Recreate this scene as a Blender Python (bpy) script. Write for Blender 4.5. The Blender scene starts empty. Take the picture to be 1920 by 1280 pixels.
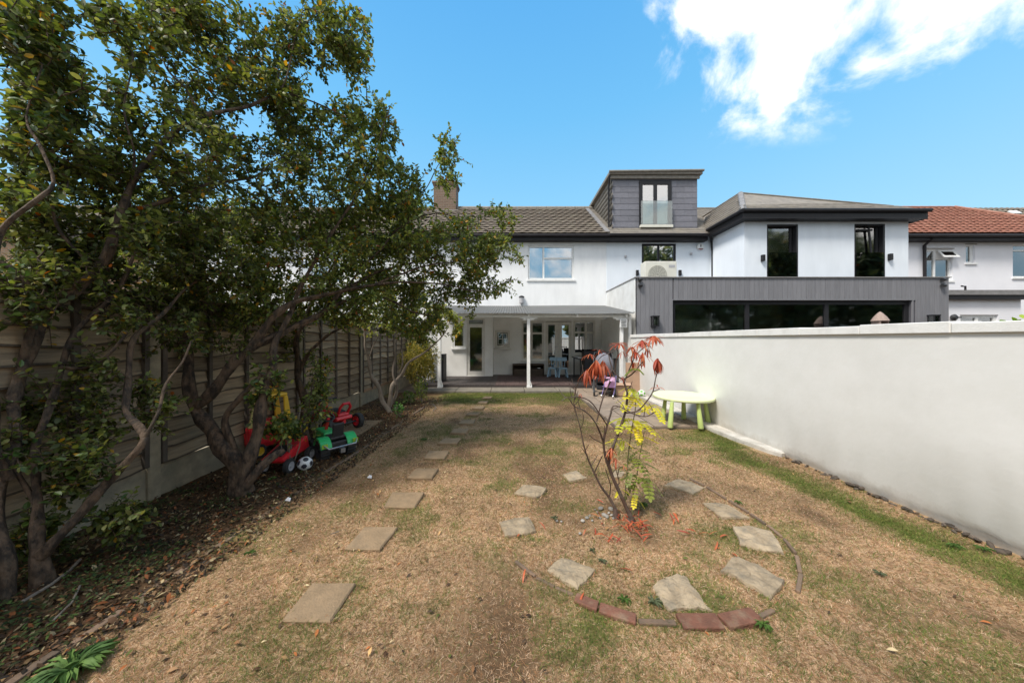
import bpy, bmesh, math, random
import numpy as np
from mathutils import Vector, Matrix, Euler, noise as mnoise

random.seed(11)
RNG = np.random.default_rng(11)
SC = bpy.context.scene
COL = SC.collection
PI = math.pi

# ------------------------------------------------------------------ camera
H, F, CX, CY = 1.42, 575.0, 957.0, 636.0       # eye height, focal length and horizon, in photograph pixels
cam_d = bpy.data.cameras.new('camera')
cam = bpy.data.objects.new('camera', cam_d)
COL.objects.link(cam)
cam.location = (0, 0, H)
cam.rotation_euler = (PI / 2, 0, 0)
cam_d.sensor_width = 36
cam_d.lens = 36 * F / 1920
cam_d.shift_x = 3 / 1920
cam_d.shift_y = -4 / 1920
cam_d.clip_start = 0.05
cam_d.clip_end = 2000
SC.camera = cam

# ------------------------------------------------------------------ sun, sky, exposure
SUN_EL = math.radians(56)
sun_dir = Vector((-0.80 * math.cos(SUN_EL), -0.60 * math.cos(SUN_EL), math.sin(SUN_EL))).normalized()
sl = bpy.data.lights.new('sun', 'SUN')
sl.energy = 2.2
sl.angle = math.radians(14)
sl.color = (1.0, 0.94, 0.85)
so = bpy.data.objects.new('sun', sl)
so.rotation_euler = sun_dir.to_track_quat('Z', 'Y').to_euler()
so.location = (-6, -4, 12)
COL.objects.link(so)

world = bpy.data.worlds.new('World')
SC.world = world
world.use_nodes = True
wn, wl = world.node_tree.nodes, world.node_tree.links
wn.clear()
def wnode(t, **kw):
    n = wn.new(t)
    for k, v in kw.items():
        setattr(n, k, v)
    return n
w_out = wnode('ShaderNodeOutputWorld')
w_bg = wnode('ShaderNodeBackground')
w_bg.inputs[1].default_value = 0.15
EXPO = 1.18
KS = 1.08/(0.15*2**EXPO)
wl.new(w_bg.outputs[0], w_out.inputs[0])
sky = wnode('ShaderNodeTexSky', sky_type='NISHITA', sun_disc=False)
sky.sun_elevation = SUN_EL
sky.sun_rotation = math.atan2(sun_dir.x, sun_dir.y)
sky.air_density = 1.0
sky.dust_density = 0.6
sky.ozone_density = 1.6
hs = wnode('ShaderNodeHueSaturation')
hs.inputs['Saturation'].default_value = 1.18
hs.inputs['Value'].default_value = 1.0
wl.new(sky.outputs[0], hs.inputs['Color'])
geo = wnode('ShaderNodeTexCoord')
# seen cloud and added unseen light lobes: soft, around directions of the sky, broken up by noise
nz = wnode('ShaderNodeTexNoise', noise_dimensions='3D')
nz.inputs['Scale'].default_value = 6.5
nz.inputs['Detail'].default_value = 11
nz.inputs['Roughness'].default_value = 0.60
nz.inputs['Distortion'].default_value = 0.25
wl.new(geo.outputs['Generated'], nz.inputs['Vector'])
def lobe(d, r):
    dist = wnode('ShaderNodeVectorMath', operation='DISTANCE')
    wl.new(geo.outputs['Generated'], dist.inputs[0])
    dist.inputs[1].default_value = d
    mr = wnode('ShaderNodeMapRange', clamp=True)
    mr.inputs['From Min'].default_value = r
    mr.inputs['From Max'].default_value = 0.0
    mr.inputs['To Min'].default_value = 0.0
    mr.inputs['To Max'].default_value = 1.0
    wl.new(dist.outputs['Value'], mr.inputs['Value'])
    return mr.outputs[0]
def pdir(px, py):
    v = Vector((px - CX, F, CY - py)).normalized()
    return (v.x, v.y, v.z)
lobes_c = [lobe(pdir(1570, -150), 0.34), lobe(pdir(1545, 35), 0.17), lobe(pdir(1760, -10), 0.17), lobe(pdir(1360, -10), 0.13), lobe(pdir(1620, 110), 0.07),
         lobe(pdir(1460, 175), 0.055)]
lobes = lobes_c + [lobe(d_, r_) for d_, r_ in (((-0.5, -0.65, 0.5), 0.75), ((0.5, -0.65, 0.45), 0.75), ((0, -0.3, .95), .6), ((0.95, -.1, .3), .35), ((-.95, -.2, .3), .4))]  # unseen clouds added behind, beside and above the camera to brighten the house fronts
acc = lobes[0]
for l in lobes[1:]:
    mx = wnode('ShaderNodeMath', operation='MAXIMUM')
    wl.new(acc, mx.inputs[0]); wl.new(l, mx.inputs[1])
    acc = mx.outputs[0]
pw = wnode('ShaderNodeMath', operation='POWER')
wl.new(acc, pw.inputs[0]); pw.inputs[1].default_value = 0.6
nsub = wnode('ShaderNodeMapRange', clamp=False)
nsub.inputs['From Min'].default_value = 0.3; nsub.inputs['From Max'].default_value = 0.7
nsub.inputs['To Min'].default_value = -0.60; nsub.inputs['To Max'].default_value = 0.40
wl.new(nz.outputs['Fac'], nsub.inputs['Value'])
addn = wnode('ShaderNodeMath', operation='ADD')
wl.new(pw.outputs[0], addn.inputs[0]); wl.new(nsub.outputs[0], addn.inputs[1])
ramp = wnode('ShaderNodeMapRange', clamp=True, interpolation_type='SMOOTHSTEP')
ramp.inputs['From Min'].default_value = 0.14; ramp.inputs['From Max'].default_value = 0.8
wl.new(addn.outputs[0], ramp.inputs['Value'])
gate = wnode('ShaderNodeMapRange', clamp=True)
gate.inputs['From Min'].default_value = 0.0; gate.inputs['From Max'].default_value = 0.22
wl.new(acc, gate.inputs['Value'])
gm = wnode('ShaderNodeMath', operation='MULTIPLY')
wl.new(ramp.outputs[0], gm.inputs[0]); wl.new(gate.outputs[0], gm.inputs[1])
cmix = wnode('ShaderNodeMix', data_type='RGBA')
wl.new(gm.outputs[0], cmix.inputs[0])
# clear-sky gradient from pale horizon to deeper zenith, blended with the physical sky
def _l(c):
    c = c/255
    return c/12.92 if c <= .04045 else ((c+.055)/1.055)**2.4
sxyz = wnode('ShaderNodeSeparateXYZ'); wl.new(geo.outputs['Generated'], sxyz.inputs[0])
cr = wnode('ShaderNodeValToRGB'); el = cr.color_ramp.elements
stops = [(0.0, (190, 224, 244)), (0.22, (164, 217, 247)), (0.4, (140, 206, 246)), (0.58, (114, 192, 243)), (0.78, (92, 174, 236)), (1.0, (74, 150, 222))]
for i, (p_, c_) in enumerate(stops):
    e_ = el[i] if i < 2 else el.new(p_)
    e_.position = p_; e_.color = tuple(_l(v) for v in c_) + (1,)
wl.new(sxyz.outputs[2], cr.inputs[0])
ksc = wnode('ShaderNodeVectorMath', operation='SCALE'); wl.new(cr.outputs[0], ksc.inputs[0]); ksc.inputs['Scale'].default_value = KS
gmx = wnode('ShaderNodeMix', data_type='RGBA'); gmx.inputs[0].default_value = 0.92
wl.new(hs.outputs[0], gmx.inputs[6]); wl.new(ksc.outputs[0], gmx.inputs[7])
wl.new(gmx.outputs[2], cmix.inputs[6])
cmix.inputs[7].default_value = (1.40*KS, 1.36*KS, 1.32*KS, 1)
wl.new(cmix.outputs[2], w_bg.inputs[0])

SC.view_settings.view_transform = 'Standard'
SC.view_settings.look = 'None'
SC.view_settings.gamma = 1
SC.view_settings.use_curve_mapping = False
SC.view_settings.exposure = EXPO
SC.render.engine = 'CYCLES'
SC.cycles.use_denoising = True
SC.cycles.max_bounces = 8
SC.cycles.transparent_max_bounces = 12

# ------------------------------------------------------------------ helpers
def at(px, py, d):
    return Vector(((px - CX) / F * d, d, H - (py - CY) / F * d))
def gr(px, py, z=0.0):
    d = F * (H - z) / (py - CY)
    return Vector(((px - CX) / F * d, d, z))

def tag(o, label=None, cat=None, group=None, kind=None):
    if label: o['label'] = label
    if cat: o['category'] = cat
    if group: o['group'] = group
    if kind: o['kind'] = kind
    return o

def thing(name, label, cat, loc=(0, 0, 0), rz=0.0, group=None):
    o = bpy.data.objects.new(name, None)
    COL.objects.link(o)
    o.location = loc
    o.rotation_euler = (0, 0, rz)
    o.empty_display_size = 0.1
    return tag(o, label, cat, group)

def origin_of(p):
    v = Vector((0, 0, 0))
    while p is not None:
        v += p.location
        p = p.parent
    return v

class MB:
    """collects shapes; build() links them as one mesh object"""
    def __init__(self):
        self.v, self.f, self.sm = [], [], []
    def add(self, vs, fs, smooth=False):
        b = len(self.v)
        self.v.extend([tuple(x) for x in vs])
        for f in fs:
            self.f.append(tuple(b + i for i in f)); self.sm.append(smooth)
        return self
    def box(self, x0, x1, y0, y1, z0, z1):
        vs = [(x0,y0,z0),(x1,y0,z0),(x1,y1,z0),(x0,y1,z0),(x0,y0,z1),(x1,y0,z1),(x1,y1,z1),(x0,y1,z1)]
        return self.add(vs, [(0,3,2,1),(4,5,6,7),(0,1,5,4),(1,2,6,5),(2,3,7,6),(3,0,4,7)])
    def obox(self, c, s, rot=(0, 0, 0)):
        M = Euler(rot).to_matrix()
        vs = []
        for dz in (-.5, .5):
            for dx, dy in ((-.5,-.5),(.5,-.5),(.5,.5),(-.5,.5)):
                vs.append(Vector(c) + M @ Vector((dx*s[0], dy*s[1], dz*s[2])))
        return self.add(vs, [(0,3,2,1),(4,5,6,7),(0,1,5,4),(1,2,6,5),(2,3,7,6),(3,0,4,7)])
    def prism(self, poly, z0, z1, inset=0.0, jit=0.0):
        n = len(poly)
        c = Vector((sum(p[0] for p in poly)/n, sum(p[1] for p in poly)/n))
        vs = [(p[0], p[1], z0) for p in poly]
        fs = []
        if inset > 0:
            vs += [(p[0], p[1], z1 - inset*.8) for p in poly]
            for p in poly:
                q = Vector((p[0], p[1])); q = q + (c - q).normalized()*inset
                vs.append((q.x, q.y, z1 + random.uniform(-jit, jit)))
            for k in (0, 1):
                for i in range(n):
                    j = (i+1) % n
                    fs.append((k*n+i, k*n+j, (k+1)*n+j, (k+1)*n+i))
            vs.append((c.x, c.y, z1))
            for i in range(n):
                fs.append((2*n+i, 2*n+(i+1) % n, 3*n))
        else:
            vs += [(p[0], p[1], z1) for p in poly]
            for i in range(n):
                j = (i+1) % n
                fs.append((i, j, n+j, n+i))
            fs.append(tuple(range(n, 2*n)))
        fs.append(tuple(range(n-1, -1, -1)))
        return self.add(vs, fs)
    def tube(self, pts, rad, n=8, cap=True, flat=1.0, ridge=0.0):
        pts = [Vector(p) for p in pts]
        if not hasattr(rad, '__len__'): rad = [rad]*len(pts)
        vs, fs = [], []
        up = Vector((0.13, 0.21, 0.97))
        prev = None
        for i, p in enumerate(pts):
            a = pts[max(i-1, 0)]; b = pts[min(i+1, len(pts)-1)]
            t = (b - a)
            if t.length < 1e-9: t = Vector((0, 0, 1))
            t.normalize()
            if prev is None:
                s = t.cross(up)
                if s.length < 0.05: s = t.cross(Vector((1, 0, 0)))
            else:
                s = prev - t*prev.dot(t)
                if s.length < 1e-4: s = t.cross(up)
            s.normalize(); prev = s
            u = s.cross(t)
            for k in range(n):
                an = 2*PI*k/n
                rg = 1 + ridge*(math.sin(3*an+i*.11) + .8*math.sin(5*an-i*.17+1) + .9*(mnoise.noise(Vector((math.cos(an)*2.2, math.sin(an)*2.2, i*.22+p.x*3))))) if ridge else 1
                vs.append(p + (s*math.cos(an) + u*math.sin(an)*flat)*rad[i]*rg)
        for i in range(len(pts)-1):
            for k in range(n):
                k2 = (k+1) % n
                fs.append((i*n+k, i*n+k2, (i+1)*n+k2, (i+1)*n+k))
        if cap:
            fs.append(tuple(range(n-1, -1, -1)))
            m = (len(pts)-1)*n
            fs.append(tuple(range(m, m+n)))
        return self.add(vs, fs, True)
    def lathe(self, prof, c=(0, 0, 0), n=24, axis='z', rot=None, cap=True):
        """prof: list of (radius, height)"""
        vs, fs = [], []
        M = rot if rot is not None else {'z': Matrix.Identity(3), 'y': Euler((PI/2, 0, 0)).to_matrix(), 'x': Euler((0, PI/2, 0)).to_matrix()}[axis]
        for r, h in prof:
            for k in range(n):
                a = 2*PI*k/n
                vs.append(Vector(c) + M @ Vector((r*math.cos(a), r*math.sin(a), h)))
        for i in range(len(prof)-1):
            for k in range(n):
                k2 = (k+1) % n
                fs.append((i*n+k, i*n+k2, (i+1)*n+k2, (i+1)*n+k))
        if cap:
            fs.append(tuple(range(n-1, -1, -1)))
            m = (len(prof)-1)*n
            fs.append(tuple(range(m, m+n)))
        return self.add(vs, fs, True)
    def sphere(self, c, r, nu=16, nv=10, sc=(1, 1, 1)):
        prof = [(max(1e-4, r*math.sin(PI*i/nv)), -r*math.cos(PI*i/nv)) for i in range(nv+1)]
        vs, fs = [], []
        for rr, h in prof:
            for k in range(nu):
                a = 2*PI*k/nu
                vs.append((c[0]+rr*math.cos(a)*sc[0], c[1]+rr*math.sin(a)*sc[1], c[2]+h*sc[2]))
        for i in range(nv):
            for k in range(nu):
                k2 = (k+1) % nu
                fs.append((i*nu+k, i*nu+k2, (i+1)*nu+k2, (i+1)*nu+k))
        return self.add(vs, fs, True)
    def quad(self, a, b, c, d):
        return self.add([a, b, c, d], [(0, 1, 2, 3)])
    def build(self, name, mat, parent=None, world=True, bevel=0.0, loc=None, sharp=35):
        """world=True: vertices are world coordinates (parent not rotated)"""
        me = bpy.data.meshes.new(name)
        off = origin_of(parent) if (parent is not None and world) else Vector((0, 0, 0))
        if loc is not None: off = Vector(loc)
        me.from_pydata([(v[0]-off.x, v[1]-off.y, v[2]-off.z) for v in self.v], [], self.f)
        me.polygons.foreach_set('use_smooth', self.sm)
        me.update()
        if any(self.sm):
            me.set_sharp_from_angle(angle=math.radians(sharp))
        if mat is not None: me.materials.append(mat)
        o = bpy.data.objects.new(name, me)
        COL.objects.link(o)
        o.parent = parent
        if loc is not None:
            o.location = Vector(loc) - (origin_of(parent) if (parent is not None and world) else Vector((0, 0, 0)))
        if bevel > 0:
            m = o.modifiers.new('bevel', 'BEVEL')
            m.width = bevel; m.segments = 2; m.limit_method = 'ANGLE'; m.angle_limit = math.radians(40)
            m.harden_normals = False
        return o

def place(me, name, parent, loc, rot=(0, 0, 0), scale=(1, 1, 1)):
    o = bpy.data.objects.new(name, me)
    COL.objects.link(o)
    o.parent = parent
    o.location = loc; o.rotation_euler = rot; o.scale = scale
    return o

def np_mesh(name, verts, faces, mat, parent=None, col=None, smooth=False, kind=None):
    """verts (N,3), faces (M,k) same k; col (N,3) linear colours"""
    verts = np.asarray(verts, dtype=np.float32); faces = np.asarray(faces, dtype=np.int32)
    if parent is not None:
        verts = verts - np.array(origin_of(parent), dtype=np.float32)
    me = bpy.data.meshes.new(name)
    n, m, k = len(verts), len(faces), faces.shape[1]
    me.vertices.add(n); me.vertices.foreach_set('co', verts.ravel())
    me.loops.add(m*k); me.loops.foreach_set('vertex_index', faces.ravel())
    me.polygons.add(m); me.polygons.foreach_set('loop_start', np.arange(0, m*k, k, dtype=np.int32))
    me.update(calc_edges=True)
    me.validate()
    if smooth: me.polygons.foreach_set('use_smooth', np.ones(m, dtype=bool))
    if col is not None:
        a = me.color_attributes.new('Col', 'FLOAT_COLOR', 'POINT')
        c = np.ones((n, 4), dtype=np.float32); c[:, :3] = col
        a.data.foreach_set('color', c.ravel())
    me.materials.append(mat)
    o = bpy.data.objects.new(name, me)
    COL.objects.link(o)
    o.parent = parent
    if kind: o['kind'] = kind
    return o

# ------------------------------------------------------------------ materials
def lin(r, g, b, k=1.0):
    def f(c):
        c = c/255
        return (c/12.92 if c <= .04045 else ((c+.055)/1.055)**2.4)*k
    return (f(r), f(g), f(b))

def mat(name, c1, c2=None, scale=6.0, rough=0.7, bump=0.0, bscale=60.0, metal=0.0, spec=0.5, rnd=0.0,
        stretch=(1, 1, 1), detail=6, contrast=(0.35, 0.65), dirt=None, dscale=1.5, damt=0.5, coat=0.0, rvar=0.0, bdist=0.01):
    m = bpy.data.materials.new(name)
    m.use_nodes = True
    nt = m.node_tree; N, L = nt.nodes, nt.links
    b = N['Principled BSDF']
    b.inputs['Roughness'].default_value = rough
    b.inputs['Metallic'].default_value = metal
    b.inputs['Specular IOR Level'].default_value = spec
    b.inputs['Coat Weight'].default_value = coat
    tc = N.new('ShaderNodeNewGeometry')
    oi = N.new('ShaderNodeObjectInfo')
    mp = N.new('ShaderNodeMapping'); mp.inputs['Scale'].default_value = stretch
    # offset the pattern per object so that repeated pieces do not repeat
    off = N.new('ShaderNodeVectorMath'); off.operation = 'SCALE'
    cmb = N.new('ShaderNodeCombineXYZ')
    L.new(oi.outputs['Random'], cmb.inputs[0]); L.new(oi.outputs['Random'], cmb.inputs[1]); L.new(oi.outputs['Random'], cmb.inputs[2])
    L.new(cmb.outputs[0], off.inputs[0]); off.inputs['Scale'].default_value = 37.0 if rnd > 0 else 0.0
    add = N.new('ShaderNodeVectorMath'); add.operation = 'ADD'
    L.new(tc.outputs['Position'], add.inputs[0]); L.new(off.outputs[0], add.inputs[1])
    L.new(add.outputs[0], mp.inputs['Vector'])
    if c2 is None: c2 = tuple(x*0.85 for x in c1)
    nz = N.new('ShaderNodeTexNoise'); nz.inputs['Scale'].default_value = scale; nz.inputs['Detail'].default_value = detail
    nz.inputs['Roughness'].default_value = 0.6
    L.new(mp.outputs[0], nz.inputs['Vector'])
    mr = N.new('ShaderNodeMapRange'); mr.clamp = True
    mr.inputs['From Min'].default_value = contrast[0]; mr.inputs['From Max'].default_value = contrast[1]
    L.new(nz.outputs['Fac'], mr.inputs['Value'])
    mx = N.new('ShaderNodeMix'); mx.data_type = 'RGBA'
    mx.inputs[6].default_value = (*c1, 1); mx.inputs[7].default_value = (*c2, 1)
    L.new(mr.outputs[0], mx.inputs[0])
    out = mx.outputs[2]
    if dirt is not None:
        n2 = N.new('ShaderNodeTexNoise'); n2.inputs['Scale'].default_value = dscale; n2.inputs['Detail'].default_value = 8
        L.new(tc.outputs['Position'], n2.inputs['Vector'])
        m2 = N.new('ShaderNodeMapRange'); m2.clamp = True
        m2.inputs['From Min'].default_value = 0.5; m2.inputs['From Max'].default_value = 0.78
        m2.inputs['To Max'].default_value = damt
        L.new(n2.outputs['Fac'], m2.inputs['Value'])
        x2 = N.new('ShaderNodeMix'); x2.data_type = 'RGBA'
        L.new(m2.outputs[0], x2.inputs[0]); L.new(out, x2.inputs[6]); x2.inputs[7].default_value = (*dirt, 1)
        out = x2.outputs[2]
    if rnd > 0:
        r = N.new('ShaderNodeMapRange'); r.inputs['To Min'].default_value = 1-rnd; r.inputs['To Max'].default_value = 1+rnd*.7
        L.new(oi.outputs['Random'], r.inputs['Value'])
        hv = N.new('ShaderNodeHueSaturation'); L.new(r.outputs[0], hv.inputs['Value']); L.new(out, hv.inputs['Color'])
        out = hv.outputs[0]
    L.new(out, b.inputs['Base Color'])
    if rvar > 0:
        rr = N.new('ShaderNodeMapRange'); rr.inputs['To Min'].default_value = max(0, rough-rvar); rr.inputs['To Max'].default_value = min(1, rough+rvar)
        L.new(nz.outputs['Fac'], rr.inputs['Value']); L.new(rr.outputs[0], b.inputs['Roughness'])
    if bump > 0:
        nb = N.new('ShaderNodeTexNoise'); nb.inputs['Scale'].default_value = bscale; nb.inputs['Detail'].default_value = 5
        L.new(mp.outputs[0], nb.inputs['Vector'])
        bp = N.new('ShaderNodeBump'); bp.inputs['Strength'].default_value = bump; bp.inputs['Distance'].default_value = bdist
        L.new(nb.outputs['Fac'], bp.inputs['Height']); L.new(bp.outputs[0], b.inputs['Normal'])
    return m

def translucent(m, k, gain):
    N, L = m.node_tree.nodes, m.node_tree.links
    b = N['Principled BSDF']; tr = N.new('ShaderNodeBsdfTranslucent'); tr.inputs[0].default_value = (gain, gain, gain*.95, 1)
    ms = N.new('ShaderNodeMixShader'); ms.inputs[0].default_value = k
    L.new(b.outputs[0], ms.inputs[1]); L.new(tr.outputs[0], ms.inputs[2]); L.new(ms.outputs[0], N['Material Output'].inputs[0])

def attr_mat(name, rough=0.8, spec=0.3, trans=0.0, nscale=0.0):
    m = bpy.data.materials.new(name); m.use_nodes = True
    N, L = m.node_tree.nodes, m.node_tree.links
    b = N['Principled BSDF']
    at_ = N.new('ShaderNodeAttribute'); at_.attribute_name = 'Col'
    out = at_.outputs['Color']
    if nscale > 0:
        g = N.new('ShaderNodeNewGeometry')
        nz = N.new('ShaderNodeTexNoise'); nz.inputs['Scale'].default_value = nscale; nz.inputs['Detail'].default_value = 9; nz.inputs['Roughness'].default_value = .7
        L.new(g.outputs['Position'], nz.inputs['Vector'])
        mr = N.new('ShaderNodeMapRange'); mr.inputs['From Min'].default_value = .3; mr.inputs['From Max'].default_value = .7
        mr.inputs['To Min'].default_value = .45; mr.inputs['To Max'].default_value = 1.35
        L.new(nz.outputs['Fac'], mr.inputs['Value'])
        hv = N.new('ShaderNodeHueSaturation'); L.new(out, hv.inputs['Color']); L.new(mr.outputs[0], hv.inputs['Value'])
        out = hv.outputs[0]
        bp = N.new('ShaderNodeBump'); bp.inputs['Strength'].default_value = .7; bp.inputs['Distance'].default_value = .015
        L.new(nz.outputs['Fac'], bp.inputs['Height']); L.new(bp.outputs[0], b.inputs['Normal'])
    L.new(out, b.inputs['Base Color'])
    b.inputs['Roughness'].default_value = rough
    b.inputs['Specular IOR Level'].default_value = spec
    if trans > 0:
        tr = N.new('ShaderNodeBsdfTranslucent')
        hv = N.new('ShaderNodeHueSaturation'); hv.inputs['Value'].default_value = 1.9; hv.inputs['Hue'].default_value = .49; hv.inputs['Saturation'].default_value = 1.1
        L.new(out, hv.inputs['Color']); L.new(hv.outputs[0], tr.inputs['Color'])
        ms = N.new('ShaderNodeMixShader'); ms.inputs[0].default_value = trans
        L.new(b.outputs[0], ms.inputs[1]); L.new(tr.outputs[0], ms.inputs[2])
        L.new(ms.outputs[0], N['Material Output'].inputs[0])
    return m

def random_ramp_mat(name, cols, rough=0.4, spec=0.5, trans=0.25):
    """one of several colours per object, by Object Info random"""
    m = bpy.data.materials.new(name); m.use_nodes = True
    N, L = m.node_tree.nodes, m.node_tree.links
    b = N['Principled BSDF']
    oi = N.new('ShaderNodeObjectInfo')
    cr = N.new('ShaderNodeValToRGB'); cr.color_ramp.interpolation = 'LINEAR'
    el = cr.color_ramp.elements
    for i, c in enumerate(cols):
        p = i/(len(cols)-1)
        e = el[i] if i < 2 else el.new(p)
        e.position = p; e.color = (*c, 1)
    g = N.new('ShaderNodeNewGeometry')
    nz = N.new('ShaderNodeTexNoise'); nz.inputs['Scale'].default_value = 90
    L.new(g.outputs['Position'], nz.inputs['Vector'])
    mr = N.new('ShaderNodeMapRange'); mr.inputs['To Min'].default_value = .7; mr.inputs['To Max'].default_value = 1.3
    L.new(nz.outputs['Fac'], mr.inputs['Value'])
    hv0 = N.new('ShaderNodeHueSaturation'); L.new(oi.outputs['Random'], cr.inputs[0]); L.new(cr.outputs[0], hv0.inputs['Color']); L.new(mr.outputs[0], hv0.inputs['Value'])
    L.new(hv0.outputs[0], b.inputs['Base Color'])
    b.inputs['Roughness'].default_value = rough; b.inputs['Specular IOR Level'].default_value = spec
    tr = N.new('ShaderNodeBsdfTranslucent')
    hv = N.new('ShaderNodeHueSaturation'); hv.inputs['Value'].default_value = 1.7
    L.new(hv0.outputs[0], hv.inputs['Color']); L.new(hv.outputs[0], tr.inputs['Color'])
    ms = N.new('ShaderNodeMixShader'); ms.inputs[0].default_value = trans
    L.new(b.outputs[0], ms.inputs[1]); L.new(tr.outputs[0], ms.inputs[2])
    L.new(ms.outputs[0], N['Material Output'].inputs[0])
    return m

def glass_mat(name, tint=(0.85, 0.9, 0.9), refl=0.14, rough=0.02):
    m = bpy.data.materials.new(name); m.use_nodes = True
    N, L = m.node_tree.nodes, m.node_tree.links
    N.remove(N['Principled BSDF'])
    tr = N.new('ShaderNodeBsdfTransparent'); tr.inputs[0].default_value = (*tint, 1)
    gl = N.new('ShaderNodeBsdfGlossy'); gl.inputs['Roughness'].default_value = rough
    g = N.new('ShaderNodeNewGeometry')
    nz = N.new('ShaderNodeTexNoise'); nz.inputs['Scale'].default_value = 1.7; nz.inputs['Detail'].default_value = 1
    L.new(g.outputs['Position'], nz.inputs['Vector'])
    bp = N.new('ShaderNodeBump'); bp.inputs['Strength'].default_value = .03; bp.inputs['Distance'].default_value = .05
    L.new(nz.outputs['Fac'], bp.inputs['Height']); L.new(bp.outputs[0], gl.inputs['Normal'])
    fr = N.new('ShaderNodeFresnel'); fr.inputs[0].default_value = 1.5
    ad = N.new('ShaderNodeMath'); ad.operation = 'ADD'; ad.inputs[1].default_value = refl; ad.use_clamp = True
    L.new(fr.outputs[0], ad.inputs[0])
    ms = N.new('ShaderNodeMixShader')
    L.new(ad.outputs[0], ms.inputs[0]); L.new(tr.outputs[0], ms.inputs[1]); L.new(gl.outputs[0], ms.inputs[2])
    L.new(ms.outputs[0], N['Material Output'].inputs[0])
    return m

def brick_mat(name, c1, c2, mortar, scale=1.0):
    m = bpy.data.materials.new(name); m.use_nodes = True
    N, L = m.node_tree.nodes, m.node_tree.links
    b = N['Principled BSDF']; b.inputs['Roughness'].default_value = .9
    g = N.new('ShaderNodeNewGeometry')
    sp = N.new('ShaderNodeSeparateXYZ'); L.new(g.outputs['Position'], sp.inputs[0])
    ad = N.new('ShaderNodeMath'); ad.operation = 'ADD'; L.new(sp.outputs[0], ad.inputs[0]); L.new(sp.outputs[1], ad.inputs[1])
    cb = N.new('ShaderNodeCombineXYZ'); L.new(ad.outputs[0], cb.inputs[0]); L.new(sp.outputs[2], cb.inputs[1])
    bt = N.new('ShaderNodeTexBrick'); bt.inputs['Scale'].default_value = scale
    bt.inputs['Brick Width'].default_value = .225; bt.inputs['Row Height'].default_value = .075; bt.inputs['Mortar Size'].default_value = .008
    bt.inputs['Color1'].default_value = (*c1, 1); bt.inputs['Color2'].default_value = (*c2, 1); bt.inputs['Mortar'].default_value = (*mortar, 1)
    L.new(cb.outputs[0], bt.inputs['Vector']); L.new(bt.outputs[0], b.inputs['Base Color'])
    bp = N.new('ShaderNodeBump'); bp.inputs['Strength'].default_value = .5; bp.inputs['Distance'].default_value = .01; bp.invert = True
    L.new(bt.outputs['Fac'], bp.inputs['Height']); L.new(bp.outputs[0], b.inputs['Normal'])
    return m

M = {}
M['render_white'] = mat('painted render', (.80, .81, .82), (.74, .75, .765), scale=2.2, stretch=(2.2, 2.2, .5), rough=.85, bump=.25, bscale=180, dirt=(.62, .62, .60), dscale=.9, damt=.35, bdist=.004)
M['render_blue'] = mat('cool white render', (.74, .79, .85), (.69, .74, .80), stretch=(2.2, 2.2, .5), dirt=(.6, .63, .66), dscale=1.1, damt=.3, scale=1.5, rough=.85, bump=.15, bscale=200, bdist=.003)
M['render_right'] = mat('white lilac render', (.78, .78, .82), (.74, .74, .78), scale=1.5, rough=.85, bump=.2, bscale=180, dirt=(.6, .6, .6), dscale=.8, damt=.25, bdist=.003)
M['veranda_wall'] = mat('cream painted wall', (.80, .79, .76), (.75, .74, .71), scale=2.5, rough=.8, bump=.2, bscale=120, dirt=(.5, .48, .44), dscale=1.6, damt=.4, bdist=.003)
M['garden_wall'] = mat('off white garden wall paint', (.73, .72, .692), (.695, .685, .652), scale=5, rough=.85, bump=.3, bscale=24, dirt=(.54, .525, .485), dscale=2.6, damt=.25, bdist=.004)
M['coping'] = mat('coping paint', (.77, .76, .73), (.72, .71, .68), scale=7, rough=.8, bump=.4, bscale=70, dirt=(.42, .40, .36), dscale=6, damt=.35, bdist=.004)
M['tile_brown'] = mat('brown concrete roof tile', (.19, .155, .122), (.115, .095, .078), scale=5, rough=.9, bump=.3, bscale=50, dirt=(.30, .27, .2), dscale=2.5, damt=.6)
M['tile_red'] = mat('red clay roof tile', (.36, .15, .098), (.26, .105, .07), scale=7, rough=.8, bump=.2, bscale=60, dirt=(.36, .19, .125), dscale=3, damt=.6)
M['slate'] = mat('grey brown roof slate', (.25, .222, .188), (.17, .153, .132), scale=6, rough=.75, bump=.3, bscale=50, dirt=(.30, .265, .20), dscale=3, damt=.5)
M['slate_blue'] = mat('blue grey cladding slate', (.17, .17, .195), (.135, .135, .16), scale=9, rough=.55, bump=.3, bscale=40, rnd=.12, stretch=(1, 1, 4))
M['slate_edge'] = mat('dormer backing felt', (.08, .08, .095), rough=.8)
M['lead'] = mat('lead flashing', (.23, .22, .22), (.17, .165, .16), scale=8, rough=.55, bump=.2, bscale=30)
M['trim_brown'] = mat('weathered trim', (.24, .215, .18), (.17, .15, .125), scale=9, rough=.7, bump=.2)
M['black_upvc'] = mat('black plastic trim', (.020, .017, .019), (.016, .014, .015), rough=.5, spec=.25)
M['anthracite'] = mat('anthracite aluminium', (.021, .021, .024), (.017, .017, .02), rough=.5, spec=.25)
M['white_upvc'] = mat('white window frame', (.80, .80, .79), (.74, .74, .73), scale=6, rough=.35, dirt=(.5, .5, .46), dscale=7, damt=.3)
M['cream_frame'] = mat('cream door frame', (.70, .68, .63), (.62, .60, .55), scale=5, rough=.45, dirt=(.42, .40, .35), dscale=6, damt=.4)
M['post_white'] = mat('white painted timber', (.80, .80, .79), (.72, .71, .69), scale=9, rough=.5, bump=.15, bscale=40, dirt=(.42, .40, .35), dscale=5, damt=.5)
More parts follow.
